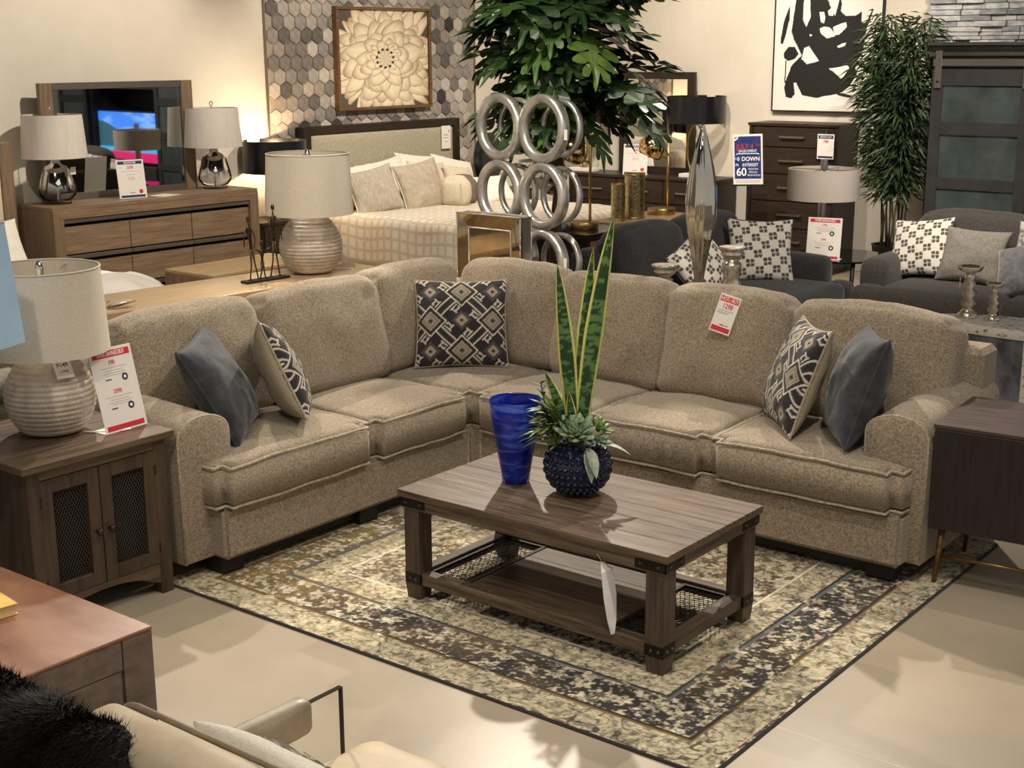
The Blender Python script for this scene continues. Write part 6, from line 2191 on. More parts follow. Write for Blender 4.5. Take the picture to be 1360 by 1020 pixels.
def barn_door(xa, xb):
    zs = [2.03, 1.895, 1.595, 1.485, 1.13, 1.03, 0.70, 0.60, 0.28, 0.14]
    g = G()
    g.box(xa, xa + 0.095, -0.02, 0.02, 0.14, 2.03, 0.003)
    g.box(xb - 0.095, xb, -0.02, 0.02, 0.14, 2.03, 0.003)
    for k in range(0, 10, 2):
        g.box(xa + 0.095, xb - 0.095, -0.02, 0.02, zs[k + 1], zs[k], 0.003)
    dd = ob('door', g, M['charpaint'], wu)
    for k in range(1, 9, 2):
        ob('pane', G().box(xa + 0.09, xb - 0.09, -0.004, 0.004, zs[k + 1] - 0.004, zs[k] + 0.004), M['smoke'], dd)
    for xh in (xa + 0.055, xb - 0.055):
        ob('hanger', G().box(xh - 0.028, xh + 0.028, -0.042, -0.020, 1.875, 2.185, 0.003), M['nickel'], dd)
        ob('hanger_bolt', G().lathe([(0.0, 0.01), (0.010, 0.006), (0.012, 0.0)], 10, Matrix.Translation((xh, -0.042, 1.93)) @ Matrix.Rotation(PI / 2, 4, 'X'), cap=False), M['iron'], dd)
barn_door(0.79, 1.64)
barn_door(3.52, 4.37)
ob('rail', G().box(0.79, 4.38, -0.018, -0.008, 2.055, 2.115, 0.003), M['nickel'], wu)
# television (seen only in the dresser mirror)
def tv_cols(U, V):
    out = np.empty(U.shape + (3,))
    t = (V + 1) / 2
    out[:] = np.array(S(58, 140, 222)) * (1 - t)[..., None] + np.array(S(60, 120, 226)) * t[..., None]
    cl = np.clip((fbm(U * 3, V * 4, 4) - 0.45) * 4, 0, 1)[..., None]
    out = out * (1 - 0.5 * cl) + np.array(S(150, 196, 244)) * 0.5 * cl
    sea = V < -0.35
    out[sea] = np.array(S(48, 160, 206))
    hill = (V < 0.45 - 0.75 * np.clip(1 - (U + 0.1), 0, 3) + 0.1 * fbm(U * 5, V, 2) + 0.0) & (V > -0.7)
    hill = (V < -0.35 + 0.95 * np.clip((U + 0.15), 0, 1) ** 0.6 + 0.1 * (fbm(U * 5, V * 0, 2) - 0.4)) & (V > -0.45) & (U > -0.15)
    out[hill] = np.array(S(44, 82, 96))
    bar = (V < -0.62)
    out[bar] = np.array(S(192, 24, 92))
    return out
tv = thing('television', 'flat television showing a blue coastal view in the charcoal wall unit', 'television', (2.585, 5.50, 1.02))
ob('bezel', G().box(-0.84, 0.84, 0.0, 0.05, -0.37, 0.37, 0.005), M['black'], tv)
scn = link('screen', canvas('screen', tv_cols, 1.64, 0.70, (90, 60), vcol('screen_glow', 0.2, emit=1.4)), None, tv)
scn.matrix_local = Matrix(((1, 0, 0, 0), (0, 0, -1, -0.002), (0, 1, 0, 0), (0, 0, 0, 1)))
ob('stand', G().box(-0.3, 0.3, -0.10, 0.04, -0.40, -0.385, 0.003), M['black'], tv)
# ================================================================== bamboo in a planter
M['bamboo'] = mott('bamboo_leaf', S(34, 50, 28), S(70, 90, 54), 6, 0.5)
M['cane'] = mott('bamboo_cane', S(62, 62, 42), S(94, 90, 62), 8, 0.5)
bb = thing('bamboo_plant', 'tall bushy bamboo in a black planter between the chest and the wall unit', 'plant', (0.36, 5.80, 0))
ob('planter', G().lathe([(0.0, 0.0), (0.15, 0.0), (0.19, 0.45), (0.20, 0.46), (0.18, 0.46), (0.17, 0.42), (0.0, 0.42)], 28, cap=False), M['black'], bb, auto=40)
rnd = random.Random(17)
stalks = []
for k in range(14):
    a = rnd.uniform(0, 2 * PI)
    r0 = rnd.uniform(0.02, 0.12)
    sp_ = rnd.uniform(0.5, 1.0)
    top = rnd.uniform(1.9, 2.52)
    pts = [Vector((r0 * math.cos(a), r0 * math.sin(a), 0.42))]
    for i in range(1, 7):
        t = i / 6
        q = r0 + sp_ * 0.18 * t ** 1.4
        pts.append(Vector((q * math.cos(a) + 0.02 * math.sin(i * 2 + k), q * math.sin(a) * 0.7, 0.42 + (top - 0.42) * t)))
    stalks.append(pts)
    ob('cane', G().tube(pts, [0.009 * (1 - 0.6 * i / 6) for i in range(7)], 6), M['cane'], bb, smooth=True)
vs, fs = [], []
for k in range(4900):
    pts = rnd.choice(stalks)
    t = 0.28 + 0.72 * rnd.random() ** 0.8
    i = min(5, int(t * 6))
    c = pts[i].lerp(pts[i + 1], t * 6 - i)
    az = rnd.uniform(0, 2 * PI)
    reach = rnd.uniform(0.0, 0.20) * (0.35 + 0.65 * min(1, t * 1.5))
    c = c + Vector((math.cos(az), math.sin(az) * 0.7, rnd.uniform(-0.3, 0.5))) * reach
    if c.y > 0.95 or (c.y > 0.12 and c.x > 0.0): continue
    if c.x > 0.30 and c.y > -0.5: continue
    dv = Vector((math.cos(az), math.sin(az), rnd.uniform(-0.9, 0.35))).normalized()
    L = rnd.uniform(0.09, 0.18)
    sd = dv.cross(Vector((rnd.uniform(-1, 1), rnd.uniform(-1, 1), 1))).normalized() * L * 0.085
    n0 = len(vs)
    vs += [c, c + dv * L * 0.4 + sd, c + dv * L + Vector((0, 0, -0.2 * L)), c + dv * L * 0.4 - sd]
    fs.append((n0, n0 + 1, n0 + 2, n0 + 3))
g = G()
g.v = [tuple(v) for v in vs]
g.f = fs
fo = ob('foliage', g, M['bamboo'], bb)
fo['kind'] = 'stuff'

# ================================================================== grey sofa on the right and charcoal loveseat
def simple_sofa(t, mat, W, depth, ncush, arm_w, seat_z=0.47, arm_z=0.64, back_z=0.98, seed=0):
    """faces local -y; x from 0 to W; back at y=depth"""
    ob('base', G().box(0.02, W - 0.02, 0.06, depth - 0.02, 0.08, 0.29, 0.015), mat, t)
    ob('back_frame', soft(W - 0.1, 0.18, 0.62, 0.05, (0, 0.01, 0.01), (16, 6, 10)), mat, t, loc=(W / 2, depth - 0.09, 0.52), smooth=True)
    for x in (arm_w / 2, W - arm_w / 2):
        ob('arm', soft(arm_w, depth - 0.22, arm_z - 0.08, 0.07, (0.005, 0, 0.015), (8, 12, 8)), mat, t, loc=(x, 0.20 + (depth - 0.22) / 2, 0.08 + (arm_z - 0.08) / 2), smooth=True)
    cw_ = (W - 2 * arm_w) / ncush
    for k in range(ncush):
        x0 = arm_w + k * cw_
        xa = x0 - (arm_w - 0.03 if k == 0 else 0)
        xb = x0 + cw_ + (arm_w - 0.03 if k == ncush - 1 else 0)
        ob('seat_cushion', soft(cw_ - 0.01, depth - 0.30, 0.19, 0.055, (0, 0.01, 0.025), (12, 12, 6), 0.004, 5, seed + k), mat, t, loc=(x0 + cw_ / 2, 0.0 + (depth - 0.30) / 2, seat_z - 0.10), smooth=True)
        if k in (0, ncush - 1):
            xe = arm_w / 2 + 0.015 if k == 0 else W - arm_w / 2 - 0.015
            ob('cushion_ear', soft(arm_w - 0.03 + 0.06, 0.19, 0.185, 0.055, (0, 0.01, 0.01), (6, 6, 6)), mat, t, loc=(xe + (0.03 if k == 0 else -0.03), 0.095, seat_z - 0.102), smooth=True)
        def sag(p, U):
            kk = max(0, U[2])
            p.z -= 0.05 * kk * abs(U[0]) ** 3
            return p
        o = ob('back_cushion', soft(cw_ + 0.02, 0.24, 0.54, 0.085, (0, 0.04, 0.02), (16, 8, 14), 0.012, 5, seed + k + 9, sag), mat, t, smooth=True)
        o.matrix_local = Matrix.Translation((x0 + cw_ / 2, depth - 0.27, seat_z + 0.24)) @ Matrix.Rotation(math.radians(-13), 4, 'X')
    for (x, y) in ((0.06, 0.1), (W - 0.06, 0.1), (0.06, depth - 0.08), (W - 0.06, depth - 0.08)):
        ob('foot', G().box(x - 0.04, x + 0.04, y - 0.04, y + 0.04, 0, 0.08), M['black'], t)
rs = thing('grey_sofa', 'grey woven sofa in front of the charcoal wall unit at the right', 'sofa', (0.975, 3.46, 0))
simple_sofa(rs, M['pebble'], 2.30, 1.15, 2, 0.21, seed=3)
ls = thing('loveseat', 'charcoal loveseat side-on beyond the right wing of the sectional', 'sofa', (0.955, 1.62, 0), PI / 2)
simple_sofa(ls, M['charcoal'], 2.12, 1.28, 2, 0.20, seed=13)

def checker(U, V):
    n = 8.2
    x = (U * 0.94 + V * 0.10 + 1) * n
    y = (V * 0.94 - U * 0.10 + 1) * n
    cx = np.floor(x / 2).astype(int)
    cy = np.floor(y / 2).astype(int)
    fx = np.abs((x % 1) - 0.5)
    fy = np.abs((y % 1) - 0.5)
    sq = ((cx + cy) % 2 == 0) & (np.maximum(fx, fy) < 0.42) & (fx + fy < 0.74)
    out = np.empty(U.shape + (3,))
    out[:] = np.array(S(226, 221, 210))
    sh = h2(np.floor(x).astype(np.int64), np.floor(y).astype(np.int64), 5)
    dk = np.array(S(84, 78, 72))[None, :] * (0.75 + 0.7 * sh[..., None])
    out[sq] = dk[sq]
    return out
checkmat = M['pil_print']
pillow('throw_pillow', 'white and grey checkered throw pillow at the left end of the grey sofa', 0.50, 0.48, 0.17, checkmat, frame((1.29, 4.10, 0.70), (-0.12, -0.86, 0.42), (-0.08, 0.42, 0.9)), checker, const(S(200, 195, 184)), 104, M['charcoal'], 'pillows on the grey sofa', 20.1)
pillow('throw_pillow', 'grey tweed throw pillow overlapping the checkered one on the grey sofa', 0.50, 0.44, 0.18, M['tweed'], frame((1.73, 4.02, 0.68), (0.0, -0.86, 0.42), (0.03, 0.42, 0.9)), None, None, 40, None, 'pillows on the grey sofa', 21.3, 0.02)
pillow('throw_pillow', 'silvery velvet throw pillow at the right edge on the grey sofa', 0.46, 0.42, 0.17, mott('silver_velvet', S(96, 98, 104), S(138, 138, 142), 20, 0.7, sheen=0.8), frame((2.18, 3.86, 0.64), (-0.25, -0.82, 0.5), (-0.2, 0.45, 0.85)), None, None, 40, None, 'pillows on the grey sofa', 22.1, 0.02)
pillow('throw_pillow', 'grey floral throw pillow behind the silvery velvet one, right edge', 0.46, 0.44, 0.16, mott('floral_grey', S(112, 110, 108), S(190, 186, 178), 22, 0.9, lo=0.45, hi=0.55), frame((2.24, 4.06, 0.76), (-0.05, -0.86, 0.42), (0, 0.42, 0.9)), None, None, 30, None, 'pillows on the grey sofa', 23.1)
pillow('throw_pillow', 'white and grey checkered throw pillow against the far arm of the loveseat', 0.52, 0.50, 0.17, checkmat, frame((0.36, 3.24, 0.70), (0.62, -0.70, 0.34), (-0.15, 0.22, 0.95)), checker, const(S(200, 195, 184)), 104, M['charcoal'], 'pillows on the loveseat', 24.3)
pillow('throw_pillow', 'white and grey checkered throw pillow tilted behind the silver leaf vase', 0.50, 0.48, 0.17, checkmat, frame((0.40, 2.30, 0.70), (0.84, -0.22, 0.42), (-0.45, -0.38, 0.78)), checker, const(S(200, 195, 184)), 104, M['charcoal'], 'pillows on the loveseat', 25.4)

# corner table with lamp and sign
cg = thing('corner_table', 'round black glass corner table between the loveseat and the grey sofa', 'table', (0.50, 4.32, 0))
ob('tabletop', G().lathe([(0.0, 0.535), (0.40, 0.535), (0.405, 0.5425), (0.40, 0.55), (0.0, 0.55)], 48, cap=False), plain('black_glass', S(16, 18, 18), 0.04, 0, 0.6), cg, auto=40)
ob('shelf', G().lathe([(0.0, 0.16), (0.34, 0.16), (0.34, 0.175), (0.0, 0.175)], 40, cap=False), M['black'], cg, auto=40)
for k in range(4):
    a = PI / 4 + k * PI / 2
    ob('leg', G().tube([(0.37 * math.cos(a), 0.37 * math.sin(a), 0.0), (0.33 * math.cos(a), 0.33 * math.sin(a), 0.2), (0.36 * math.cos(a), 0.36 * math.sin(a), 0.535)], 0.018, 10), M['iron'], cg, smooth=True)
dlp = thing('table_lamp', 'nickel column lamp with oatmeal drum shade on the round corner table', 'lamp', (0.345, 4.32, 0.55))
ob('base', G().lathe([(0.0, 0.0), (0.10, 0.0), (0.10, 0.015), (0.0, 0.016)], 28, cap=False), M['nickel'], dlp, auto=40)
ob('column', G().lathe([(0.034, 0.015), (0.034, 0.46), (0.012, 0.465), (0.012, 0.74)], 24), M['nickel'], dlp, auto=40)
ob('lamp_shade', G().lathe([(0.29, 0.45), (0.29, 0.70), (0.286, 0.70), (0.286, 0.45), (0.29, 0.45)], 48, cap=False), mott('oatmeal_shade', S(176, 166, 158), S(190, 180, 171), 150, 0.9), dlp, auto=30)
ob('spider', G().tube([(-0.286, 0, 0.69), (0.286, 0, 0.69)], 0.003, 6).tube([(0, -0.286, 0.69), (0, 0.286, 0.69)], 0.003, 6), M['nickel'], dlp)
ob('finial', G().lathe([(0.030, 0.69), (0.030, 0.775), (0.0, 0.776)], 16), M['nickel'], dlp, auto=40)
easel_sign('price_sign', 'red and white price sign on the round corner table below the drum lamp', 0.275, 0.335, (0.51, 4.02, 0.55), math.radians(-78), math.radians(8), 'SUPER SAVINGS SALE', M['red'], '1198', M['red'], '2098', 0.08, 0.72)

# ================================================================== mottled drum table with candlesticks
dtb = thing('drum_table', 'mottled silver grey drum table with pale top behind the right sofa arm', 'table', (2.98, 1.50, 0))
E_ = Matrix.Diagonal((1.45, 0.52, 1.0, 1.0))
M['mottle'] = mott('antiqued_mosaic', S(66, 72, 80), S(132, 138, 146), 9, 0.4, 0.2, bump=0.2, stretch=(1, 1, 0.6))
M['mottle_top'] = mott('pale_terrazzo', S(120, 116, 108), S(222, 217, 206), 26, 0.35, lo=0.36, hi=0.46)
ob('body', G().lathe([(0.0, 0.0), (0.35, 0.0), (0.36, 0.02), (0.36, 0.645), (0.0, 0.646)], 64, E_, cap=False), M['mottle'], dtb, auto=40)
ob('tabletop', G().lathe([(0.0, 0.647), (0.378, 0.647), (0.387, 0.66), (0.387, 0.69), (0.378, 0.70), (0.0, 0.70)], 64, E_, cap=False), M['mottle_top'], dtb, auto=40)
g = G()
for k in range(40):
    a = 2 * PI * k / 40
    x, y = 0.36 * 1.45 * math.cos(a), 0.36 * math.sin(a)
    g.box(x - 0.008, x + 0.008, y - 0.006, y + 0.006, 0.02, 0.655)
ro = ob('mosaic_rib', g, M['mottle_top'], dtb) if False else None
ob('edge_band', G().box(0.02, 0.06, -0.197, -0.182, 0.01, 0.645, 0.004), M['mottle_top'], dtb)
def candlestick(label, loc, s, group):
    t = thing('candlestick', label, 'candlestick', loc, 0.3, group)
    pr = [(0.0, 0.0), (0.055, 0.0), (0.058, 0.012), (0.035, 0.03), (0.024, 0.05), (0.044, 0.075), (0.024, 0.10), (0.042, 0.125), (0.022, 0.15), (0.036, 0.172), (0.020, 0.195), (0.030, 0.21), (0.018, 0.225)]
    ob('stem', G().lathe([(a * s, b * s) for a, b in pr], 20, cap=False), M['mercury'], t, smooth=True)
    n = 24
    ob('cup', G().lathe([(0.018 * s, 0.225 * s), (0.05 * s, 0.24 * s), (0.062 * s, 0.262 * s), (0.058 * s, 0.264 * s), (0.045 * s, 0.248 * s), (0.0, 0.246 * s)], n, cap=False, rip=lambda u_, z, rr: 0.003 * s * math.cos(2 * PI * u_ * 8) if rr > 0.04 * s else 0), M['mercury'], t, smooth=True)
    return t
M['mercury'] = mott('mercury_glass', S(176, 168, 148), S(232, 226, 210), 26, 0.18, 0.7, bump=0.15, bscale=30)
c1 = candlestick('tall beaded mercury glass candlestick on the drum table', (2.60, 1.53, 0.70), 1.12, 'candlesticks on the drum table')
ob('paper_tag', G().box(-0.002, 0.0, -0.02, 0.02, -0.03, 0.03), M['card'], c1, loc=(-0.05, 0.0, 0.20))
candlestick('short beaded mercury glass candlestick on the drum table', (2.745, 1.53, 0.70), 0.80, 'candlesticks on the drum table')

# ================================================================== sofa table behind the right wing: vase, candlesticks, rings, mirror
st = thing('sofa_table', 'narrow dark sofa table hidden behind the right wing of the sectional', 'console table', (0, 0, 0))
ob('tabletop', G().box(-0.40, 2.05, 0.10, 0.62, 0.725, 0.755, 0.003), M['darkwood'], st)
for (x, y) in ((-0.37, 0.13), (2.0, 0.13), (-0.37, 0.57), (2.0, 0.57)):
    ob('leg', G().box(x - 0.025, x + 0.025, y - 0.025, y + 0.025, 0, 0.725), M['darkwood_z'], st)
ob('apron', G().box(-0.36, 2.0, 0.12, 0.14, 0.64, 0.725).box(-0.36, 2.0, 0.56, 0.58, 0.64, 0.725), M['darkwood'], st)
# tall pointed silver vase with soft vertical dents
def dent(u_, z, rr):
    return rr * (0.045 * math.cos(2 * PI * (u_ * 9 + z * 0.12)) + 0.03 * math.cos(2 * PI * (u_ * 14 - z * 0.35) + 1) + 0.05 * noise.noise((math.cos(u_ * 2 * PI) * 2.2, math.sin(u_ * 2 * PI) * 2.2, z * 5))) if rr > 0.012 else 0
pr = [(0.0, 0.0), (0.055, 0.0), (0.056, 0.01), (0.025, 0.03), (0.018, 0.10), (0.026, 0.22), (0.045, 0.34), (0.066, 0.46), (0.080, 0.56), (0.084, 0.64), (0.078, 0.73), (0.062, 0.83), (0.040, 0.93), (0.018, 1.01), (0.008, 1.05), (0.0, 1.056)]
pr2 = []
for (ra, za), (rb_, zb_) in zip(pr, pr[1:]):
    for q in range(4):
        pr2.append((ra + (rb_ - ra) * q / 4, za + (zb_ - za) * q / 4))
pr2.append(pr[-1])
o = ob('silver_vase', G().lathe(pr2, 64, cap=False, rip=dent), mott('polished_silver', S(206, 200, 188), S(224, 219, 208), 5, 0.06, 1.0), smooth=True, loc=(1.51, 0.36, 0.7555))
tag(o, 'tall slender polished silver teardrop vase behind the right wing of the sectional', 'vase')
def turned(label, loc, h):
    t = thing('candlestick', label, 'candlestick', loc, 0, 'turned mercury glass candlesticks')
    s = h / 0.44
    pr = [(0.0, 0.0), (0.085, 0.0), (0.088, 0.02), (0.060, 0.05), (0.085, 0.09), (0.088, 0.13), (0.060, 0.20), (0.050, 0.25), (0.058, 0.27), (0.052, 0.285), (0.062, 0.30), (0.062, 0.32), (0.045, 0.33), (0.04, 0.345)]
    ob('stem', G().lathe([(a * (0.62 + 0.38 * s) * 0.86, b * s) for a, b in pr], 28, cap=False), M['mercury'], t, smooth=True)
    ob('cup', G().lathe([(a * 0.9, 0.345 * s + b) for a, b in ((0.04, 0.0), (0.065, 0.02), (0.07, 0.03), (0.058, 0.038), (0.078, 0.052), (0.085, 0.066), (0.07, 0.068), (0.0, 0.062))], 28, cap=False), M['mercury'], t, smooth=True)
turned('tall turned mercury glass candlestick right of the silver vase', (1.712, 0.36, 0.755), 0.44)
turned('short turned mercury glass candlestick left of the silver vase', (1.295, 0.35, 0.755), 0.27)
# ring sculpture: two columns of grooved silver rings, doubled in depth
rg = thing('ring_sculpture', 'silver sculpture of stacked interlocked rings behind the sofa corner', 'sculpture', (0.225, 0.42, 0.755), math.radians(-5))
M['silverleaf'] = mott('silver_leaf', S(176, 173, 166), S(226, 222, 213), 9, 0.28, 0.75, bump=0.1, bscale=60)
def ringprof(R, w_, dep):
    pts = []
    sec = [(R - w_ * 0.02, -dep * 0.7), (R - w_ * 0.10, -dep * 1.25), (R - w_ * 0.24, -dep * 1.5), (R - w_ * 0.38, -dep * 1.3), (R - w_ * 0.46, -dep * 0.8), (R - w_ * 0.54, -dep * 0.8), (R - w_ * 0.62, -dep * 1.05),
           (R - w_ * 0.76, -dep * 1.1), (R - w_ * 0.92, -dep * 0.7), (R - w_, -dep * 0.1), (R - w_ * 0.95, dep * 0.7), (R - w_ * 0.5, dep), (R, dep * 0.8), (R + 0.002, 0)]
    return sec
def ring(R, w_, dep):
    return G().lathe(ringprof(R, w_, dep) + [ringprof(R, w_, dep)[0]], 48, Matrix.Rotation(PI / 2, 4, 'X'), cap=False)
r_me = ring(0.200, 0.056, 0.030).mesh('ring', True)
r_me.materials.append(M['silverleaf'])
b_me = ring(0.172, 0.028, 0.018).mesh('ring', True)
b_me.materials.append(M['silverleaf'])
for row in range(3):
    for cx_ in (-0.177, 0.177):
        for (me_, yy, dx) in ((r_me, 0.0, 0), (b_me, 0.13, 0.03)):
            o = bpy.data.objects.new('ring', me_)
            COL.objects.link(o)
            o.parent = rg
            o.location = (cx_ + dx, yy, 0.202 + row * 0.398)
            o.scale = (0.90, 1, 1)
ob('spacer', G().box(-0.01, 0.01, -0.01, 0.14, 0.39, 0.41).box(-0.01, 0.01, -0.01, 0.14, 0.79, 0.81).box(-0.01, 0.01, -0.01, 0.14, 0.19, 0.21).box(-0.01, 0.01, -0.01, 0.14, 0.99, 1.01), M['silverleaf'], rg)
ob('paper_tag', G().box(-0.012, 0.012, -0.002, 0.0, -0.03, 0.03), M['card'], rg, loc=(0.372, -0.02, 0.97))
ob('paper_tag', G().box(-0.012, 0.012, -0.002, 0.0, -0.03, 0.03), M['card'], rg, loc=(0.372, -0.02, 0.22))
# square bevelled mirror box with beaded edges
mb = thing('mirror_box', 'square mirror-faced box with beaded silver edges before the ring sculpture', 'mirror', (-0.055, 0.145, 0.755), math.radians(-2))
M['antmirror'] = mott('antique_mirror', S(176, 166, 142), S(206, 196, 172), 4, 0.05, 1.0)
w_, h_, dp = 0.50, 0.50, 0.10
ob('glass', G().box(0.085, w_ - 0.085, 0.010, 0.014, 0.085, h_ - 0.085), M['antmirror'], mb)
for k, pts in enumerate(([(0, 0), (w_, 0), (w_ - 0.085, 0.085), (0.085, 0.085)], [(w_, 0), (w_, h_), (w_ - 0.085, h_ - 0.085), (w_ - 0.085, 0.085)],
                         [(w_, h_), (0, h_), (0.085, h_ - 0.085), (w_ - 0.085, h_ - 0.085)], [(0, h_), (0, 0), (0.085, 0.085), (0.085, h_ - 0.085)])):
    # sloping bevel: outer edge proud, inner edge recessed
    vs = [(pts[0][0], -0.004, pts[0][1]), (pts[1][0], -0.004, pts[1][1]), (pts[2][0], 0.012, pts[2][1]), (pts[3][0], 0.012, pts[3][1])]
    vs += [(x, 0.02, z) for (x, y, z) in vs]
    ob('bevel_strip', G().add(vs, [(0, 1, 2, 3), (7, 6, 5, 4), (0, 4, 5, 1), (1, 5, 6, 2), (2, 6, 7, 3), (3, 7, 4, 0)]), M['antmirror'], mb)
ob('box', G().box(0.0, w_, 0.02, dp, 0.0, h_), M['nickel'], mb)
g = G()
bead = G().lathe([(0.0, -0.006), (0.0045, -0.004), (0.006, 0.0), (0.0045, 0.004), (0.0, 0.006)], 6, cap=False)
n = int(w_ / 0.0125)
for k in range(n + 1):
    t = k * w_ / n
    for (x, z) in ((t, h_), (0, t), (w_, t)):
        for y in (-0.002, dp):
            g.add(bead.v, bead.f, Matrix.Translation((x, y, z)))
    for (x, z) in ((0.085 + t * 0.66, h_ - 0.085), (0.085, 0.085 + t * 0.66), (w_ - 0.085, 0.085 + t * 0.66)):
        g.add(bead.v, bead.f, Matrix.Translation((x, 0.010, z)))
be = ob('beading', g, M['nickel'], mb, smooth=True)
be['kind'] = 'stuff'

# ================================================================== black tables with gold lamps and cylinders
t1 = thing('side_table', 'black square side table under the gold globe lamp with the round base', 'table', (-2.27, 3.82, 0))
M['blackgloss'] = plain('black_lacquer', S(24, 23, 24), 0.15)
ob('tabletop', G().box(0, 0.60, 0, 0.75, 0.565, 0.60, 0.004), M['blackgloss'], t1)
ob('body', G().box(0.02, 0.58, 0.02, 0.73, 0.06, 0.565, 0.004), M['blackgloss'], t1)
ob('inset', G().box(0.58, 0.588, 0.08, 0.67, 0.12, 0.53), M['cherry'], t1)
ob('plinth', G().box(0.04, 0.56, 0.04, 0.71, 0, 0.06), M['black'], t1)
t2 = thing('side_table', 'brown topped side table carrying the gold cylinder vases', 'table', (-2.27, 4.68, 0))
ob('tabletop', G().box(0, 0.60, 0, 1.15, 0.565, 0.60, 0.004), mott('taupe_wood', S(120, 100, 78), S(146, 124, 100), 5, 0.4, stretch=(1, 8, 1)), t2)
ob('body', G().box(0.02, 0.58, 0.02, 1.13, 0.06, 0.565, 0.004), M['darkwood'], t2)
ob('plinth', G().box(0.04, 0.56, 0.04, 1.11, 0, 0.06), M['black'], t2)
def globe_lamp(label, loc, hp, zg, rg_, mat, matp, rz):
    t = thing('globe_lamp', label, 'lamp', loc, rz, 'globe pole lamps')
    ob('base', G().lathe([(0.0, 0.0), (0.135, 0.0), (0.14, 0.01), (0.14, 0.055), (0.135, 0.065), (0.0, 0.066)], 36, Matrix.Translation((-0.06, 0, 0)), cap=False), matp, t, auto=40)
    ob('pole', G().tube([(0.0, 0, 0.06), (0.0, 0, hp)], 0.013, 12), matp, t, smooth=True)
    ob('arm', G().tube([(0.0, 0, zg - 0.10), (-0.08, 0, zg - 0.07)], 0.012, 8), matp, t, smooth=True)
    # globe shade, open underneath
    pr = [(rg_ * 0.72, -rg_ * 0.69)] + [(rg_ * math.cos(a), rg_ * math.sin(a)) for a in [math.radians(-44 + 134 * i / 14) for i in range(15)]]
    pr[-1] = (0.0, rg_)
    ob('globe_shade', G().lathe(pr, 36, Matrix.Translation((-0.16, 0, zg)) @ Matrix.Rotation(math.radians(25), 4, 'Y'), cap=False), mat, t, smooth=True)
    return t
Rz = math.radians(40)
globe_lamp('gold globe pole lamp with round base on the black side table', (-1.93, 4.24, 0.60), 1.02, 0.70, 0.135, M['gold'], M['gold_b'], Rz)
globe_lamp('gold globe pole lamp beyond the gold cylinders on the brown side table', (-1.95, 5.62, 0.60), 0.74, 0.66, 0.135, M['gold'], M['gold_b'], Rz)
globe_lamp('large chrome globe lamp behind the ring sculpture', (-2.08, 4.02, 0.60), 0.66, 0.50, 0.20, M['chrome'], M['nickel'], Rz)
def gold_cyl(label, loc, r_, h):
    o = thing('gold_cylinder', label, 'vase', loc, 0, 'hammered gold cylinders')
    ob('body', G().lathe([(0.0, 0.0), (r_, 0.0), (r_, h), (r_ - 0.004, h), (r_ - 0.004, 0.01), (0.0, 0.01)], 40, cap=False, rip=lambda u_, z, rr: 0.0), mott('hammered_gold', S(142, 126, 88), S(196, 180, 138), 34, 0.25, 0.9, bump=0.6, bscale=46, dist=0.006) if 'hammered_gold' not in bpy.data.materials else bpy.data.materials['hammered_gold'], o, auto=40)
    g = G()
    for z in (0.012, h - 0.012):
        g.tube([((r_ + 0.001) * math.cos(2 * PI * i / 32), (r_ + 0.001) * math.sin(2 * PI * i / 32), z) for i in range(32)], 0.006, 6, closed=True)
    ob('rim', g, M['gold_b'], o, smooth=True)
gold_cyl('small hammered gold cylinder vase on the brown side table', (-2.06, 4.90, 0.60), 0.068, 0.36)
gold_cyl('large hammered gold cylinder vase on the brown side table', (-2.03, 5.14, 0.60), 0.10, 0.44)

# ================================================================== indoor tree
tr = thing('indoor_tree', 'indoor tree with big dark lobed leaves behind the sofa corner', 'tree', (0.06, 1.0, 0))
ob('planter', G().lathe([(0.0, 0.0), (0.19, 0.0), (0.23, 0.40), (0.215, 0.40), (0.2, 0.36), (0.0, 0.36)], 32, cap=False), M['black'], tr, auto=40)
M['bark'] = mott('bark', S(58, 44, 34), S(88, 70, 54), 14, 0.9, bump=0.5, stretch=(1, 1, 0.3))
ob('trunk', G().tube([(0.02, 0.0, 0.34), (0.0, 0.01, 1.0), (0.03, 0.0, 1.7), (0.02, 0.02, 2.3), (0.05, 0.0, 2.75)], [0.034, 0.03, 0.026, 0.02, 0.012], 12), M['bark'], tr, smooth=True)
ob('trunk', G().tube([(-0.04, 0.03, 0.34), (-0.05, 0.02, 1.0), (0.06, 0.03, 1.9), (0.12, 0.0, 2.5)], [0.024, 0.022, 0.018, 0.01], 10), M['bark'], tr, smooth=True)
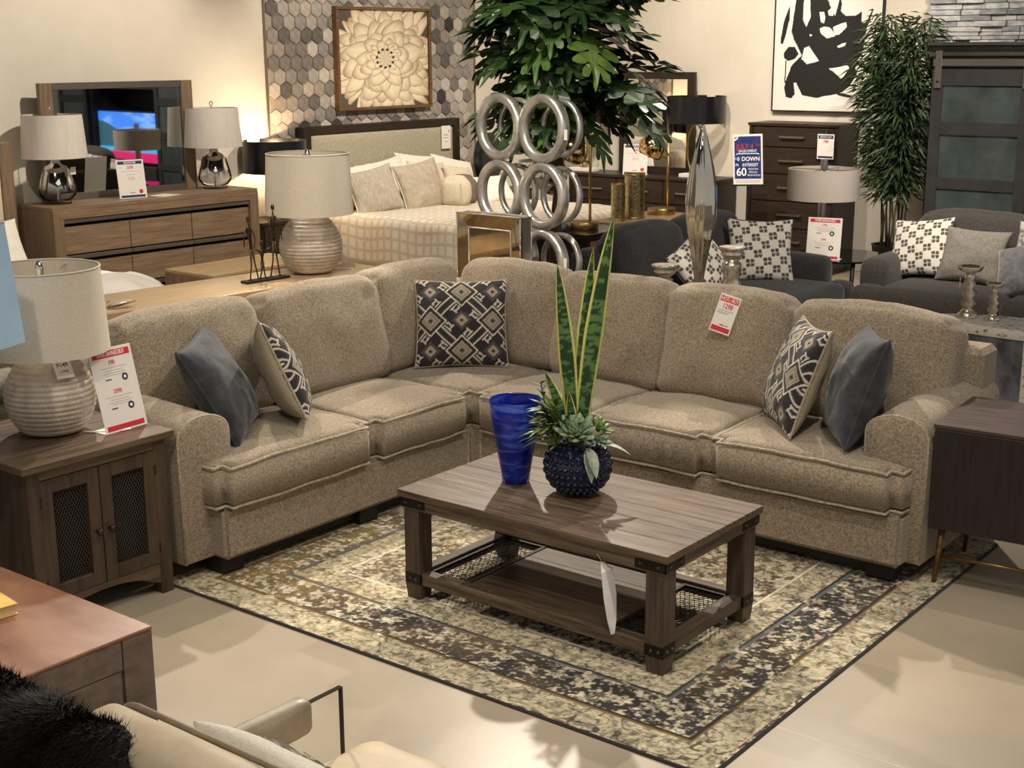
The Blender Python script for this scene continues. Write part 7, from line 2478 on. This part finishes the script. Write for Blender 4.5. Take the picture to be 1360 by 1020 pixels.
def lobed(seed):
    rn = random.Random(seed)
    # long pinnate-lobed leaf: stalk at the origin, tip at +y, length about 1
    half = [(0.008, -0.12), (0.010, 0.02)]
    for k in range(5):
        t = 0.06 + 0.165 * k
        reach = (0.27, 0.38, 0.40, 0.34, 0.22)[k] * rn.uniform(0.9, 1.1)
        fw = (0.10, 0.16, 0.22, 0.26, 0.26)[k]
        half += [(0.10 - 0.01 * k, t), (reach * 0.60, t + fw * 0.22), (reach * 0.95, t + fw * 0.62), (reach * 1.02, t + fw * 0.92),
                 (reach * 0.86, t + fw * 1.02), (reach * 0.50, t + fw * 0.72 + 0.055), (0.115 - 0.012 * k, t + 0.14)]
    half += [(0.05, 0.93), (0.03, 1.05), (0.0, 1.13)]
    outl = half + [(-x, y) for x, y in half[::-1][1:]]
    dz = lambda x, y: -0.26 * max(0, y) ** 2 + 0.16 * abs(x) - 0.30 * x * x + 0.02 * math.sin(y * 16)
    bm = bmesh.new()
    vv = [bm.verts.new((x, y, 0)) for x, y in outl]
    bm.faces.new(vv)
    for c in (0.0,):
        bmesh.ops.bisect_plane(bm, geom=bm.verts[:] + bm.edges[:] + bm.faces[:], plane_co=(c, 0, 0), plane_no=(1, 0, 0))
    for c in (0.25, 0.5, 0.75):
        bmesh.ops.bisect_plane(bm, geom=bm.verts[:] + bm.edges[:] + bm.faces[:], plane_co=(0, c, 0), plane_no=(0, 1, 0))
    bmesh.ops.triangulate(bm, faces=bm.faces[:])
    for v in bm.verts:
        v.co.z = dz(v.co.x, v.co.y)
    me = bpy.data.meshes.new('leaf')
    bm.to_mesh(me)
    bm.free()
    return me
leafmats = [mott('tree_leaf_%d' % k, S(a), S(b), 3, 0.38, spec=0.45) for k, (a, b) in enumerate([((30, 50, 26), (54, 80, 38)), ((46, 72, 32), (80, 110, 50)), ((84, 112, 52), (124, 150, 80))])]
LM = []
for k in range(6):
    me = lobed(k)
    me.materials.append(leafmats[(0, 0, 1, 0, 1, 2)[k]])
    LM.append(me)
rnd = random.Random(31)
cnt = 0
for k in range(165):
    # crown: leaves fan out from twigs around the two stems
    t = rnd.random()
    zc = 1.72 + 1.15 * t
    az = rnd.uniform(0, 2 * PI)
    rb = rnd.uniform(0.04, 0.32) * (0.55 + 0.6 * math.sin(PI * min(1, 0.25 + t * 0.7)))
    c = Vector((0.06 + rb * math.cos(az), rb * math.sin(az) * 0.85, zc + 0.12))
    el = rnd.uniform(-0.75, 0.35) + 0.5 * (t - 0.4)
    v_ = Vector((math.cos(az) * math.cos(el), math.sin(az) * math.cos(el), math.sin(el)))
    z = (Vector((rnd.uniform(-.35, .35), rnd.uniform(-.35, .35), 1)))
    z = (z - v_ * z.dot(v_)).normalized()
    mm = Matrix((v_.cross(z), v_, z)).transposed().to_4x4()
    mm.translation = c
    o = bpy.data.objects.new('leaf', LM[rnd.choices(range(6), (5, 5, 3, 5, 3, 1.6))[0]])
    COL.objects.link(o)
    o.parent = tr
    o.matrix_local = mm @ Matrix.Scale(rnd.uniform(0.34, 0.50), 4)
    cnt += 1
g = G()
for k in range(26):
    az = k * 2.4
    t = (k % 13) / 13
    z0 = 1.7 + 0.95 * t
    g.tube([(0.04, 0.01, z0), (0.04 + 0.16 * math.cos(az), 0.14 * math.sin(az), z0 + 0.08), (0.04 + 0.34 * math.cos(az), 0.30 * math.sin(az), z0 + 0.12)], [0.008, 0.006, 0.003], 6)
ob('twigs', g, M['bark'], tr, smooth=True)['kind'] = 'stuff'

# ------------------------------------------------------------------ lettering to plain meshes
bpy.context.view_layer.update()
dg = bpy.context.evaluated_depsgraph_get()
for o in [x for x in bpy.data.objects if x.type == 'FONT']:
    me = bpy.data.meshes.new_from_object(o.evaluated_get(dg))
    me.materials.clear()
    me.materials.append(o.data.materials[0])
    n = bpy.data.objects.new('lettering', me)
    COL.objects.link(n)
    n.parent = o.parent
    n.matrix_local = o.matrix_local.copy()
    bpy.data.objects.remove(o)
